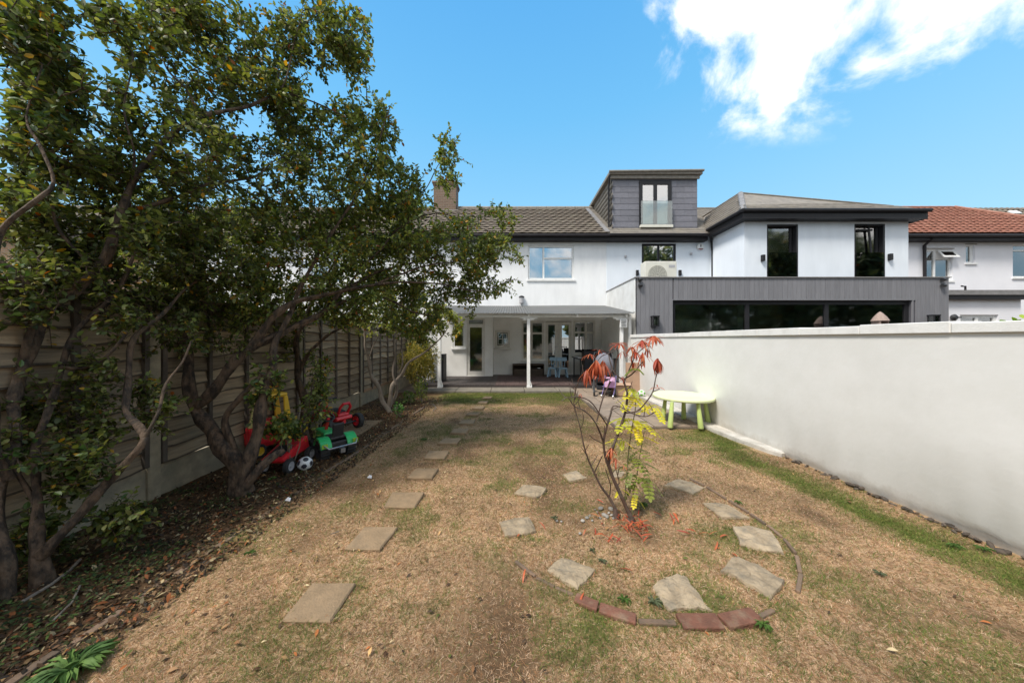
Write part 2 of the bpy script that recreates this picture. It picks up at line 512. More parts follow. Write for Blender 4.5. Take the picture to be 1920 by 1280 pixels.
M['clad_grey'] = mat('grey composite board', (.195, .195, .21), (.165, .165, .18), scale=4, rough=.65, bump=.25, bscale=60, rnd=.08, stretch=(6, 6, .6))
M['clad_white'] = mat('white corrugated cladding', (.72, .73, .73), (.64, .65, .65), scale=3, rough=.6, dirt=(.45, .44, .4), dscale=4, damt=.4)
M['corr'] = mat('weathered corrugated sheet', (.20, .205, .205), (.14, .145, .148), scale=3, rough=.6, bump=.2, bscale=60, dirt=(.17, .15, .13), dscale=4, damt=.6)
translucent(M['corr'], .35, .75)
M['deck'] = mat('dark stained decking', (.060, .048, .045), (.040, .033, .032), scale=5, rough=.6, bump=.35, bscale=60, rnd=.2, stretch=(5, .8, 1))
M['deck_mat'] = mat('reddish ribbed mat', (.10, .062, .056), (.065, .045, .042), scale=8, rough=.8, bump=.4, bscale=90, rnd=.15)
M['concrete'] = mat('weathered concrete', (.215, .19, .15), (.15, .132, .105), scale=7, rough=.92, bump=.5, bscale=70, dirt=(.15, .14, .11), dscale=4, damt=.6)
M['footing'] = mat('pale cement footing', (.56, .53, .48), (.44, .41, .36), scale=9, rough=.9, bump=.5, bscale=60, dirt=(.26, .24, .2), dscale=5, damt=.7)
M['slab'] = mat('buff sandstone slab', (.29, .205, .125), (.22, .158, .098), scale=9, rough=1.0, spec=.08, bump=.6, bscale=80, rnd=.12, dirt=(.16, .125, .085), dscale=8, damt=.6)
M['stone'] = mat('grey riven stone', (.375, .295, .20), (.235, .185, .125), scale=11, rough=1.0, spec=.08, bump=.9, bscale=42, rnd=.14, dirt=(.16, .145, .115), dscale=12, damt=.75, bdist=.014)
M['paver'] = mat('brown concrete paver', (.30, .23, .17), (.22, .168, .125), scale=6, rough=.9, bump=.5, bscale=70, rnd=.12, dirt=(.16, .14, .11), dscale=5, damt=.6)
M['edging'] = mat('dirty brown edging', (.20, .13, .085), (.13, .09, .06), scale=9, rough=.95, bump=.6, bscale=70, rnd=.2, dirt=(.09, .07, .05), dscale=9, damt=.8)
M['brick'] = mat('worn red brick', (.19, .088, .06), (.135, .068, .048), scale=14, rough=1.0, spec=.1, bump=.6, bscale=90, rnd=.15, dirt=(.24, .19, .13), dscale=14, damt=.7)
M['pebble'] = mat('pale pebble', (.36, .33, .29), (.2, .19, .17), scale=6, rough=.85, bump=.3, rnd=.45)
M['rubble'] = mat('rubble stone', (.13, .10, .075), (.05, .04, .03), scale=12, rough=.95, bump=.8, bscale=40, rnd=.4)
M['fence_wood'] = mat('weathered larch lap board', (.37, .28, .18), (.20, .152, .10), scale=5, rough=.85, bump=.6, bscale=45, rnd=.38, stretch=(6, .7, 9), dirt=(.20, .19, .13), dscale=2.5, damt=.6)
M['waney_shade_edge'] = mat('waney bark edge with painted shade', (.055, .042, .03), (.10, .078, .055), scale=30, rough=.95)  # dark bark tone also stands in for the shadow line under each lap
M['fence_batten'] = mat('dark fence batten', (.11, .088, .068), (.07, .056, .045), scale=8, rough=.85, bump=.4, rnd=.2)
M['fence_new'] = mat('orange tinted timber', (.34, .21, .12), (.26, .16, .095), scale=8, rough=.85, bump=.3, rnd=.1)
M['conc_post'] = mat('concrete fence post', (.34, .29, .20), (.22, .19, .135), scale=9, rough=.92, bump=.5, bscale=90, rnd=.1, dirt=(.10, .105, .07), dscale=4, damt=.6)
def splash(m, z0, z1, col, amt):
    N, L = m.node_tree.nodes, m.node_tree.links
    b = N['Principled BSDF']; src = b.inputs['Base Color'].links[0].from_socket
    g = N.new('ShaderNodeNewGeometry'); sp = N.new('ShaderNodeSeparateXYZ'); L.new(g.outputs['Position'], sp.inputs[0])
    nz = N.new('ShaderNodeTexNoise'); nz.inputs['Scale'].default_value = 7; nz.inputs['Detail'].default_value = 9; nz.inputs['Roughness'].default_value = .7
    L.new(g.outputs['Position'], nz.inputs['Vector'])
    ad = N.new('ShaderNodeMath'); ad.operation = 'MULTIPLY_ADD'; L.new(nz.outputs['Fac'], ad.inputs[0]); ad.inputs[1].default_value = -(z1-z0)*2.2; L.new(sp.outputs[2], ad.inputs[2])
    mr = N.new('ShaderNodeMapRange'); mr.clamp = True
    mr.inputs['From Min'].default_value = z0-(z1-z0)*1.1; mr.inputs['From Max'].default_value = z1-(z1-z0)*1.1; mr.inputs['To Min'].default_value = amt; mr.inputs['To Max'].default_value = 0
    L.new(ad.outputs[0], mr.inputs['Value'])
    mx = N.new('ShaderNodeMix'); mx.data_type = 'RGBA'; L.new(mr.outputs[0], mx.inputs[0]); L.new(src, mx.inputs[6]); mx.inputs[7].default_value = (*col, 1)
    L.new(mx.outputs[2], b.inputs['Base Color'])
splash(M['garden_wall'], .02, .14, (.34, .29, .22), .55)
M['glass'] = glass_mat('window glass')
M['glass_dark'] = glass_mat('tinted window glass', tint=(.78, .82, .78), refl=.24, rough=.05)
M['glass_white'] = glass_mat('reflective glass', tint=(.6, .65, .7), refl=.5)
M['balustrade'] = glass_mat('balcony glass', tint=(.72, .8, .80), refl=.12)
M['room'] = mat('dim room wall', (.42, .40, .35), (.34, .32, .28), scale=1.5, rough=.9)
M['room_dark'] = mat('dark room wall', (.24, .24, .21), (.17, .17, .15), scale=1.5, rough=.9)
M['curtain'] = mat('net curtain', (.55, .54, .50), (.42, .41, .38), scale=3, rough=.9, stretch=(14, 14, .4))
M['ac_body'] = mat('cream metal casing', (.66, .65, .58), (.60, .59, .52), rough=.45)
M['ac_grille'] = mat('fan grille', (.40, .39, .34), rough=.5)
M['lime'] = mat('pale lime plastic', (.70, .75, .46), (.65, .70, .42), scale=5, rough=.7, spec=.12)
M['lime_leg'] = mat('lime plastic leg', (.46, .56, .19), (.42, .51, .17), scale=3, rough=.4)
M['chair_blue'] = mat('pale blue plastic', (.28, .42, .53), (.25, .38, .49), scale=4, rough=.4)
M['red_plastic'] = mat('red plastic', (.66, .025, .035), (.55, .018, .026), scale=7, rough=.35, coat=.2)
M['green_plastic'] = mat('green plastic', (.03, .45, .13), (.025, .36, .10), scale=7, rough=.4, coat=.1)
M['lime_plastic'] = mat('yellow green lens', (.30, .50, .05), rough=.3)
M['yellow_plastic'] = mat('yellow plastic', (.80, .50, .03), (.72, .44, .03), scale=6, rough=.4)
M['yellow_faded'] = mat('sun faded yellow plastic', (.62, .52, .20), (.55, .46, .18), scale=5, rough=.5)
M['tyre'] = mat('black rubber', (.022, .022, .024), (.03, .03, .03), scale=20, rough=.75, bump=.3)
M['black_plastic'] = mat('black plastic', (.025, .025, .028), rough=.45)
M['grey_metal'] = mat('grey metal', (.45, .46, .48), rough=.35, metal=.8)
M['hub'] = mat('grey plastic hub', (.42, .42, .44), rough=.5)
M['ball_white'] = mat('scuffed white ball', (.72, .72, .72), (.6, .6, .6), rough=.45)
M['ball_black'] = mat('black ball patch', (.03, .03, .045), rough=.45)
M['ball_green'] = mat('green ball patch', (.15, .42, .05), rough=.45)
M['cardboard'] = mat('brown cardboard', (.42, .275, .185), (.36, .235, .16), scale=5, rough=.9)
M['cardboard_dark'] = mat('dark wood edge', (.075, .07, .06), rough=.8)  # dark grey-brown for the panel's back strip, hand slot and storage box
M['crate'] = mat('dark wicker crate', (.075, .052, .035), (.045, .032, .022), scale=30, rough=.8, bump=.4, rnd=.2)
M['fabric_black'] = mat('black fabric', (.018, .018, .022), (.026, .026, .032), scale=20, rough=.9)
M['fabric_grey'] = mat('grey pram fabric', (.20, .20, .23), (.15, .15, .175), scale=18, rough=.9)
M['fabric_pink'] = mat('pink toy fabric', (.50, .31, .44), (.42, .25, .38), scale=18, rough=.8)
M['purple_metal'] = mat('purple tube', (.22, .17, .38), rough=.4)
M['table_glass'] = mat('frosted table top', (.42, .45, .45), rough=.25)
M['plastic_bag'] = mat('white litter', (.75, .75, .78), rough=.5)
M['thatch'] = mat('pinkish thatch roof', (.36, .27, .23), (.25, .19, .16), scale=20, rough=.9, stretch=(3, 3, 1))
M['alarm_red'] = mat('dark red band', (.20, .03, .04), rough=.5)
M['hip_tile'] = mat('red ridge tile', (.36, .18, .13), (.28, .125, .085), scale=6, rough=.85)
M['bark'] = mat('rough brown bark', (.105, .068, .043), (.024, .017, .012), contrast=(.42, .6), scale=12, rough=.9, bump=1.0, bscale=26, stretch=(1.7, 1.7, .8), bdist=.02, dirt=(.16, .115, .075), dscale=7, damt=.5)
M['bark_pale'] = mat('pale grey bark', (.235, .195, .155), (.15, .12, .095), scale=9, rough=.9, bump=.7, bscale=40, stretch=(2, 2, .8), bdist=.01)
M['bark_shrub'] = mat('purplish brown shrub stem', (.085, .048, .034), (.045, .028, .022), scale=14, rough=.7, bump=.5, bscale=70, bdist=.005, dirt=(.20, .18, .15), dscale=12, damt=.5)
M['stem_green'] = mat('olive sapling stem', (.16, .15, .06), (.11, .10, .05), scale=14, rough=.7)
M['brick_beige'] = brick_mat('beige brickwork', (.50, .31, .19), (.44, .27, .16), (.40, .34, .27))
M['brick_chimney'] = brick_mat('brown chimney brickwork', (.18, .115, .08), (.13, .085, .06), (.20, .17, .13))
M['leaf'] = attr_mat('tree leaf', rough=.5, spec=.4, trans=.33)
M['grassblade'] = attr_mat('grass blade', rough=.75, spec=.2, trans=.15)
M['litter'] = attr_mat('fallen leaf', rough=.7, spec=.3, trans=.05)
M['lawn'] = attr_mat('lawn soil and thatch', rough=.95, spec=.1, nscale=38)
M['earth'] = mat('bare earth', (.12, .09, .06), (.075, .055, .038), scale=5, rough=.95, bump=.6, bscale=30)

# ------------------------------------------------------------------ builders for buildings
def wall_boxes(mb, x0, x1, y0, y1, z0, z1, openings):
    """a wall in the XZ plane, thickness y0..y1, with rectangular openings left out"""
    xs = sorted(set([x0, x1] + [v for o in openings for v in o[:2]]))
    zs = sorted(set([z0, z1] + [v for o in openings for v in o[2:]]))
    for i in range(len(xs)-1):
        # merge vertically where possible
        run = None
        for j in range(len(zs)-1):
            cx, cz = (xs[i]+xs[i+1])/2, (zs[j]+zs[j+1])/2
            hole = any(o[0] < cx < o[1] and o[2] < cz < o[3] for o in openings)
            if hole:
                if run: mb.box(xs[i], xs[i+1], y0, y1, run[0], run[1]); run = None
            else:
                run = (zs[j], zs[j+1]) if run is None else (run[0], zs[j+1])
        if run: mb.box(xs[i], xs[i+1], y0, y1, run[0], run[1])

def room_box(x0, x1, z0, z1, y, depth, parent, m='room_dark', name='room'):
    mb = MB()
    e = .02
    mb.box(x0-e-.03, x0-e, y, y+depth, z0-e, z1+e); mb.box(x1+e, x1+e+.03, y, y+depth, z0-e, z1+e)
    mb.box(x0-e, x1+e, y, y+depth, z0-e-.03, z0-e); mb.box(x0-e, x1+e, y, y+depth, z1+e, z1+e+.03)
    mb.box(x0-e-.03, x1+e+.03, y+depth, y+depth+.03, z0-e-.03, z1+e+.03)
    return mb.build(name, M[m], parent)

def window(parent, x0, x1, z0, z1, y, panes, frame='white_upvc', fw=.05, glass='glass', depth=.07, name='window', sill=None, room='room_dark', rdepth=.9, sash=.0):
    """panes: list of rectangles in 0..1 fractions (x0,x1,z0,z1). y is the front of the frame"""
    W, Hh = x1-x0, z1-z0
    ops = []
    for p in panes:
        a = x0 + p[0]*W + (fw if p[0] <= 0 else fw*.5); b = x0 + p[1]*W - (fw if p[1] >= 1 else fw*.5)
        c = z0 + p[2]*Hh + (fw if p[2] <= 0 else fw*.5); d = z0 + p[3]*Hh - (fw if p[3] >= 1 else fw*.5)
        ops.append((a, b, c, d))
    mb = MB(); wall_boxes(mb, x0, x1, y, y+depth, z0, z1, ops)
    if sash > 0:
        for a, b, c, d in ops:   # raised sash round each pane
            s = sash; yy0, yy1 = y-.012, y+.012
            mb.box(a-s, b+s, yy0, yy1, d, d+s); mb.box(a-s, b+s, yy0, yy1, c-s, c)
            mb.box(a-s, a, yy0, yy1, c, d); mb.box(b, b+s, yy0, yy1, c, d)
    w = mb.build(name, M[frame], parent)
    for a, b, c, d in ops:
        MB().box(a+.001, b-.001, y+.03, y+.042, c+.001, d-.001).build('pane', M[glass], w)
    if sill:
        MB().box(x0-.05, x1+.05, y-.09, y+.02, z0-.06, z0-.003).build('sill', M[sill], w)
    if room:
        room_box(x0, x1, z0, z1, y+.1, rdepth, parent, room)
    return w

def tiles(name, O, U, V, poly, w, e, m, parent, wave=.03, lift=.03, flat=False):
    """overlapping roof tiles laid on the plane O + u*U + v*V inside poly (u,v); one joined part"""
    O, U, V = Vector(O), Vector(U).normalized(), Vector(V).normalized()
    Nn = U.cross(V).normalized()
    if Nn.z < 0: Nn = -Nn
    P = np.array(poly)
    us, vs = np.arange(P[:, 0].min(), P[:, 0].max()+w, w), np.arange(P[:, 1].min(), P[:, 1].max()+e, e)
    cu, cv = [], []
    for j, v in enumerate(vs):
        for u in us:
            uu = u + (w/2 if j % 2 else 0)
            x, y = uu, v + e*.5
            ins = False; n = len(P); k = n-1
            for i in range(n):
                if ((P[i, 1] > y) != (P[k, 1] > y)) and (x < (P[k, 0]-P[i, 0])*(y-P[i, 1])/(P[k, 1]-P[i, 1])+P[i, 0]): ins = not ins
                k = i
            if ins: cu.append(uu); cv.append(v)
    cu, cv = np.array(cu), np.array(cv); n = len(cu)
    if n == 0: return None
    prof = [(-.5, 0), (.5, 0)] if flat else [(-.5, .0), (-.3, .0), (-.12, .35), (.05, 1.0), (.25, 1.0), (.4, .35), (.5, 0)]
    g = .495 if flat else .5
    T = []
    for row, (v, h) in enumerate(((0, lift), (e*1.02, .004), (0, lift-.022))):
        for a, b in prof:
            T.append((a/.5*g*w, v, h + b*wave))
    T = np.array(T); k = len(prof)
    rj = RNG.uniform(-.004, .004, (n, 1))
    tu = T[None, :, 0] + cu[:, None]; tv = T[None, :, 1] + cv[:, None] + rj; th = T[None, :, 2] + RNG.uniform(0, .006, (n, 1))
    Oa, Ua, Va, Na = (np.array(x) for x in (O, U, V, Nn))
    vert = Oa + tu[..., None]*Ua + tv[..., None]*Va + th[..., None]*Na
    fs = []
    for i in range(k-1):
        fs.append((i, i+1, k+i+1, k+i)); fs.append((2*k+i, 2*k+i+1, i+1, i))
    fs = np.array(fs)
    faces = (fs[None] + (np.arange(n)*3*k)[:, None, None]).reshape(-1, 4)
    return np_mesh(name, vert.reshape(-1, 3), faces, m, parent, kind='stuff')

# ------------------------------------------------------------------ value noise for ground cover
_G = RNG.random((64, 64))
def vnoise(x, y, s):
    x = np.asarray(x)*s + 17.3; y = np.asarray(y)*s + 9.1
    xi, yi = np.floor(x).astype(int), np.floor(y).astype(int)
    fx, fy = x-xi, y-yi
    fx = fx*fx*(3-2*fx); fy = fy*fy*(3-2*fy)
    g = lambda a, b: _G[a % 64, b % 64]
    return (g(xi, yi)*(1-fx)+g(xi+1, yi)*fx)*(1-fy) + (g(xi, yi+1)*(1-fx)+g(xi+1, yi+1)*fx)*fy
def fbm(x, y, s):
    return .5*vnoise(x, y, s) + .3*vnoise(x+3, y+7, s*2.1) + .2*vnoise(x+11, y+5, s*4.7)
def sst(a, b, x):
    t = np.clip((x-a)/(b-a), 0, 1)
    return t*t*(3-2*t)

WALL_X, FENCE_X = 3.32, -3.22
def edge_x(y):                      # line of the timber edging between bed and lawn
    return -2.12 + .05*np.asarray(y)
def greenness(x, y):
    n = fbm(x, y, 1.3); n2 = fbm(x+40, y+3, 3.2)
    far = sst(6.2, 7.5, y + (n-.5)*2.0) * sst(-2.4, -1.5, x) * (1-sst(1.5, 2.1, x))
    wallb = np.exp(-((x-2.92+.10*(y-2.5)*(y < 4)-.35*sst(3.6, 4.4, y)*-1*0+(n2-.5)*.35)/(.20+.12*sst(3.5, 4.3, y)))**2) * (1-sst(4.75, 4.95, y))*1.15 + np.exp(-((x-2.45)**2/.12+(y-1.45)**2/.25))*.6*sst(.35, .6, n2)
    tab = np.exp(-((x-2.75)**2/.25+(y-4.45)**2/.12)) * 1.2
    patch = sst(.52, .74, n2)*.34 + sst(.55, .75, n)*.22 + .06
    left = sst(.50, .66, n2) * sst(4.2, 5.2, y) * (1-sst(-1.9, -1.4, x)) * .8
    c = np.exp(-((x-1.5)**2+(y-2.2)**2)/.03)*.5 + np.exp(-((x-.45)**2+(y-1.62)**2)/.02)*.5 + np.exp(-((x-.9)**2+(y-1.6)**2)/.03)*.3
    return np.clip(np.maximum.reduce([far*(.55+.6*n2), wallb*(.35+.9*n2), tab*(.3+.9*n2), patch, left])+c, 0, 1)
def soilness(x, y):
    n = fbm(x+13, y+29, 1.1)
    bed = 1-sst(edge_x(y)-.12, edge_x(y)+.05, x)
    bare = sst(.46, .68, n)*.8
    trk = np.exp(-((x+.15+(n-.5)*.5)**2)/.12)*(1-sst(1.5, 2.3, y))*.85
    base = np.exp(-((x-1.0)**2+(y-2.3)**2)/.05)*.8
    return np.clip(np.maximum.reduce([bed, bare, trk, base]), 0, 1)
def height(x, y):
    return (fbm(x, y, 5)-.5)*.022 + (fbm(x, y, 1.2)-.5)*.02

# ------------------------------------------------------------------ ground
g = MB().box(-300, 300, -300, 300, -.6, -.04).build('ground', M['earth'])
tag(g, kind='structure')
nx, ny = 190, 300
gx, gy = np.meshgrid(np.linspace(FENCE_X-.05, WALL_X+.04, nx), np.linspace(-1.5, 8.2, ny))
gz = height(gx, gy)
gn, so_ = greenness(gx, gy), soilness(gx, gy)
straw, grn, sol = np.array(lin(182, 151, 117)), np.array(lin(86, 98, 42)), np.array(lin(84, 65, 47))
cc = straw[None, None]*(1-gn[..., None]) + grn*gn[..., None]
s_ = np.clip(so_*(1-gn*.7) + .12, 0, 1)[..., None]
cc = cc*(1-s_) + sol*s_
idx = np.arange(nx*ny).reshape(ny, nx)
fc = np.stack([idx[:-1, :-1], idx[:-1, 1:], idx[1:, 1:], idx[1:, :-1]], -1).reshape(-1, 4)
lawn = np_mesh('lawn', np.stack([gx, gy, gz], -1).reshape(-1, 3), fc, M['lawn'], col=cc.reshape(-1, 3), smooth=True)
tag(lawn, kind='structure')

# concrete strip in front of the deck, patio of pavers, cement footing along the wall
mb = MB()
xk = -2.35
while xk < 1.72:
    w_ = random.uniform(.86, .94)
    mb.box(xk, min(xk+w_-.012, 1.72), 8.12, 8.74, -.05, .055 + random.uniform(-.004, .004)); xk += w_
tag(mb.build('concrete_path', M['concrete'], bevel=.006), kind='structure')

patio = MB().box(1.66, 3.1, 4.86, 8.7, -.05, .012).build('patio', M['earth'])
tag(patio, kind='structure')
pv = {}
yy = 4.9
rown = 0
while yy < 8.66:
    hgt = .61
    xx = 1.70 - (.3 if rown % 2 else 0)
    while xx < 3.08:
        a, b = max(xx, 1.68), min(xx+.60, 3.09)
        if b-a > .12:
            MB().box(a, b-.014, yy, min(yy+hgt-.014, 8.68), -.02, .04+random.uniform(-.004, .005)).build('paving_slab', M['paver'], patio, bevel=.005)
        xx += .61
    yy += hgt; rown += 1

# ragged pale cement footing along the foot of the garden wall
pts_in = [(3.33, 8.1), (3.33, 3.72)]
pts_out = [(3.27, 3.70), (3.2, 3.86), (3.17, 4.05), (3.14, 4.2), (3.12, 4.4), (3.10, 4.7), (3.09, 5.2), (3.10, 6.2), (3.10, 8.1)]
fo = MB().prism(pts_in + pts_out, -.02, .055, inset=.02).build('cement_footing', M['footing'])
tag(fo, kind='structure')

# ------------------------------------------------------------------ garden wall on the right
gw = thing('garden_wall', 'low off-white painted garden wall with flat coping along the right side of the lawn', 'wall', (WALL_X, 0, 0))
def wallz(y): return 1.47
mb = MB()
n = 90
vs, fs = [], []
for i in range(n+1):
    y = -1.5 + (8.45+1.5)*i/n
    j = .006*math.sin(y*2.3) + .004*math.sin(y*5.1)
    zb = .015 + .03*max(0, math.sin(y*3.1+1)) + random.uniform(0, .035) if y < 3.8 else .0
    for (x, z) in ((WALL_X+.05, -.1), (WALL_X+.02, zb), (WALL_X+j, zb+.05), (WALL_X+j*.6, .75), (WALL_X, 1.465), (WALL_X+.2, 1.465), (WALL_X+.2, -.1)):
        vs.append((x, y, z))
k = 7
for i in range(n):
    for q in range(k-1):
        fs.append((i*k+q, i*k+q+1, (i+1)*k+q+1, (i+1)*k+q))
mb.add(vs, fs, True)
mb.add([vs[0+q] for q in range(k)], [tuple(range(k))]); mb.add([vs[n*k+q] for q in range(k)], [tuple(range(k-1, -1, -1))])
mb.build('wall_body', M['garden_wall'], gw, sharp=50)
yc = -1.5
while yc < 8.4:
    ln = random.choice([.9, .6, .75, .95])
    y2 = min(yc+ln, 8.46)
    dz = random.uniform(-.008, .010)
    MB().box(WALL_X-.022+random.uniform(-.004, .004), WALL_X+.225, yc, y2-.003, 1.467, 1.548+dz).build('coping', M['coping'], gw, bevel=.006)
    yc = y2
# rubble showing in the gap at the wall's foot
for i in range(110):
    y = random.uniform(.9, 3.8)
    r = random.uniform(.008, .024) if i % 9 else random.uniform(.024, .036)
    q = MB().sphere((0, 0, 0), r, 7, 5, (random.uniform(.5, 1), random.uniform(.6, 2.2), random.uniform(.3, .8))).build('stone', M['rubble'], gw, world=False)
    q.location = (-.012 + random.uniform(-.03, .02), y, random.uniform(-.004, .02)); q.rotation_euler = (random.uniform(-.3, .3), random.uniform(-.3, .3), random.uniform(0, 3))

# ------------------------------------------------------------------ fence on the left
fe = thing('garden_fence', 'weathered wooden lap panel fence with concrete posts behind the trees on the left', 'fence', (FENCE_X, 0, 0))
def board_mesh(i):
    mb = MB(); vs, fs = [], []
    n = 14; L = 1.80
    ph = random.uniform(0, 9)
    for q in range(n+1):
        y = -L/2 + L*q/n
        wv = .011*math.sin(y*5+ph) + .009*math.sin(y*11+ph*2) + random.uniform(-.002, .002)
        for (x, z) in ((-.006, .158), (.002, .158), (.038, wv+.015), (.040, wv), (.022, wv-.005)):
            vs.append((x, y, z))
    for q in range(n):
        for c in range(5):
            fs.append((q*5+c, q*5+(c+1) % 5, (q+1)*5+(c+1) % 5, (q+1)*5+c))
    fs.append((0, 1, 2, 3, 4)); fs.append((n*5+4, n*5+3, n*5+2, n*5+1, n*5))
    mb.add(vs, fs)
    o = mb.build('board', M['fence_wood'], None)
    me = o.data; bpy.data.objects.remove(o)
    me.materials.append(M['waney_shade_edge'])
    for q in range(n):
        for c in (2, 3): me.polygons[q*5+c].material_index = 1
    return me
BM = [board_mesh(i) for i in range(5)]
post_me = MB().box(-.05, .05, -.05, .05, -.05, 1.86).build('post', M['conc_post'], None, bevel=.012)
pm = post_me.data; bpy.data.objects.remove(post_me)
batt = MB().box(.004, .034, -.018, .018, .30, 1.80).build('batten', M['fence_batten'], None); bm_ = batt.data; bpy.data.objects.remove(batt)
gb = MB().box(-.025, .02, -.9, .9, -.05, .285).build('gravel_board', M['conc_post'], None, bevel=.006); gm_ = gb.data; bpy.data.objects.remove(gb)
capm = MB().box(-.03, .045, -.9, .9, 1.80, 1.822).build('capping', M['fence_wood'], None); cm_ = capm.data; bpy.data.objects.remove(capm)
for k in range(7):
    yp = -1.06 + 1.9*k
    o = place(pm, 'post', fe, (.0, yp, 0)); o.modifiers.new('bevel', 'BEVEL').width = .01
    if k == 6: break
    yc = yp + .95
    dzp = [0, 0, .0, .015, -.01, .02][k]
    place(gm_, 'gravel_board', fe, (0, yc, dzp))
    for r in range(11):
        o = place(random.choice(BM), 'board', fe, (random.uniform(-.002, .002), yc, .29 + r*.136 + dzp), (random.uniform(-.006, .006), 0, PI if False else 0))
        o.scale.y = 1 if random.random() < .5 else -1
    for b in (-.88, -.45, 0, .45, .88):
        place(bm_, 'batten', fe, (.026, yc+b, dzp))
    place(cm_, 'capping', fe, (0, yc, dzp))
# newer pale rail at the foot of one panel
MB().box(FENCE_X+.026, FENCE_X+.05, 6.65, 8.38, .27, .33).build('bottom_rail', M['fence_new'], fe)

# timber and brick edging between bed and lawn
ed = thing('lawn_edging', 'buried brick edging strip between the leafy bed and the dry lawn', 'edging', (-2, 0, 0))
y = .7
em = []
while y < 6.75:
    L_ = random.choice([.22, .9, .7, .45])
    x0, x1 = float(edge_x(y)), float(edge_x(y+L_))
    bend = .0 if y < 6 else (y-6)*.12
    MB().obox(((x0+x1)/2 + random.uniform(-.012, .012) - bend*0, y+L_/2, -.013+random.uniform(-.012, .008)), (.042, L_-.03, .05), (random.uniform(-.02, .02), random.uniform(-.1, .1), math.atan2(x0-x1, L_)+random.uniform(-.02, .02))).build('edging_brick', M['edging'], ed, bevel=.006)
    y += L_

# ------------------------------------------------------------------ houses
YB = 11.3
ridge_y, ridge_z = 14.1, 7.40
# own house ------------------------------------------------------------
hs_ = thing('terraced_house', 'white rendered terraced house with brown tiled roof behind the veranda', 'house', (.2, YB, 0))
def X(px, d=YB): return (px-CX)/F*d
def Z(py, d=YB): return H-(py-CY)/F*d
up_win = (X(990), X(1076), Z(524), Z(460))
lw = (X(978), X(1020), Z(675), Z(602))
fd = (X(1023), X(1072), .13, Z(602))
rw = (X(1075), X(1116), Z(664), Z(601))
sw = (X(928), X(956), Z(652), Z(619))
mb = MB()
wall_boxes(mb, -3.2, 3.54, YB, YB+.28, 2.62, 5.22, [up_win])
mb.build('wall', M['render_white'], hs_)
mb = MB()
wall_boxes(mb, -3.2, 3.54, YB+.004, YB+.28, -.05, 2.618, [lw, fd, rw, sw])
mb.build('ground_floor_wall', M['veranda_wall'], hs_)
MB().box(-3.2, -3.0, YB+.29, 17, 0, 5.2).box(3.3, 3.5, YB+.29, 17, 0, 5.2).box(-3.2, 3.5, 17, 17.2, 0, 5.2).build('side_wall', M['render_white'], hs_)
window(hs_, *up_win, YB+.05, [(0, .34, 0, 1), (.34, 1, 0, .63), (.34, 1, .63, 1)], fw=.06, sash=.03, glass='glass_white', sill='white_upvc', room='room')
window(hs_, *lw, YB+.04, [(0, .45, 0, .69), (.45, 1, 0, .69), (0, .45, .69, 1), (.45, 1, .69, 1)], frame='cream_frame', fw=.07, sash=.02, glass='glass_dark', sill='cream_frame', room='room')
window(hs_, *rw, YB+.04, [(0, .58, 0, .65), (.58, 1, 0, .65), (0, .58, .65, 1), (.58, 1, .65, 1)], frame='cream_frame', fw=.07, sash=.02, glass='glass_white', sill='cream_frame', room='room')
window(hs_, *sw, YB+.04, [(0, 1, 0, 1)], frame='cream_frame', fw=.085, glass='glass_dark', sill='cream_frame')
# small four pane inner casement
cx0, cx1, cz0, cz1 = sw[0]+.11, sw[1]-.11, sw[2]+.14, sw[3]-.13
mb = MB(); mx_, mz_ = (cx0+cx1)/2, (cz0+cz1)/2
for a, b, c, d in ((cx0, cx1, mz_-.012, mz_+.012), (mx_-.012, mx_+.012, cz0, cz1), (cx0, cx0+.02, cz0, cz1), (cx1-.02, cx1, cz0, cz1), (cx0, cx1, cz0-.02, cz0), (cx0, cx1, cz1, cz1+.02)):
    mb.box(a, b, YB+.06+(0.004 if a == cx0 else 0), YB+.068, c, d)
mb.build('casement_bars', M['white_upvc'], hs_)
# french doors
mb = MB()
dw = (fd[1]-fd[0])/2
for k in range(2):
    a = fd[0] + k*dw
    gx0, gx1 = (a+.10, a+dw-.13) if k == 0 else (a+.13, a+dw-.10)
    mbd = MB(); wall_boxes(mbd, a+.003, a+dw-.003, YB+.05, YB+.10, fd[2], fd[3]-.02, [(gx0, gx1, fd[2]+.2, fd[3]-.13)])
    dr = mbd.build('french_door', M['cream_frame'], hs_)
    MB().box(gx0+.001, gx1-.001, YB+.07, YB+.08, fd[2]+.201, fd[3]-.131).build('pane', M['glass_white'] if k else M['glass'], dr)
    hx = a+dw-.05 if k == 0 else a+.05
    MB().tube([(hx, YB+.02, 1.15), (hx, YB+.045, 1.15)], .012).obox((hx+(-.04 if k == 0 else .04), YB+.018, 1.15), (.1, .014, .02)).build('handle', M['grey_metal'], dr)
room_box(*fd, YB+.12, 1.6, hs_, 'room')
MB().box(X(1033), X(1060), YB+.9, YB+1.3, .3, 1.0).build('indoor_furniture', M['crate'], hs_)
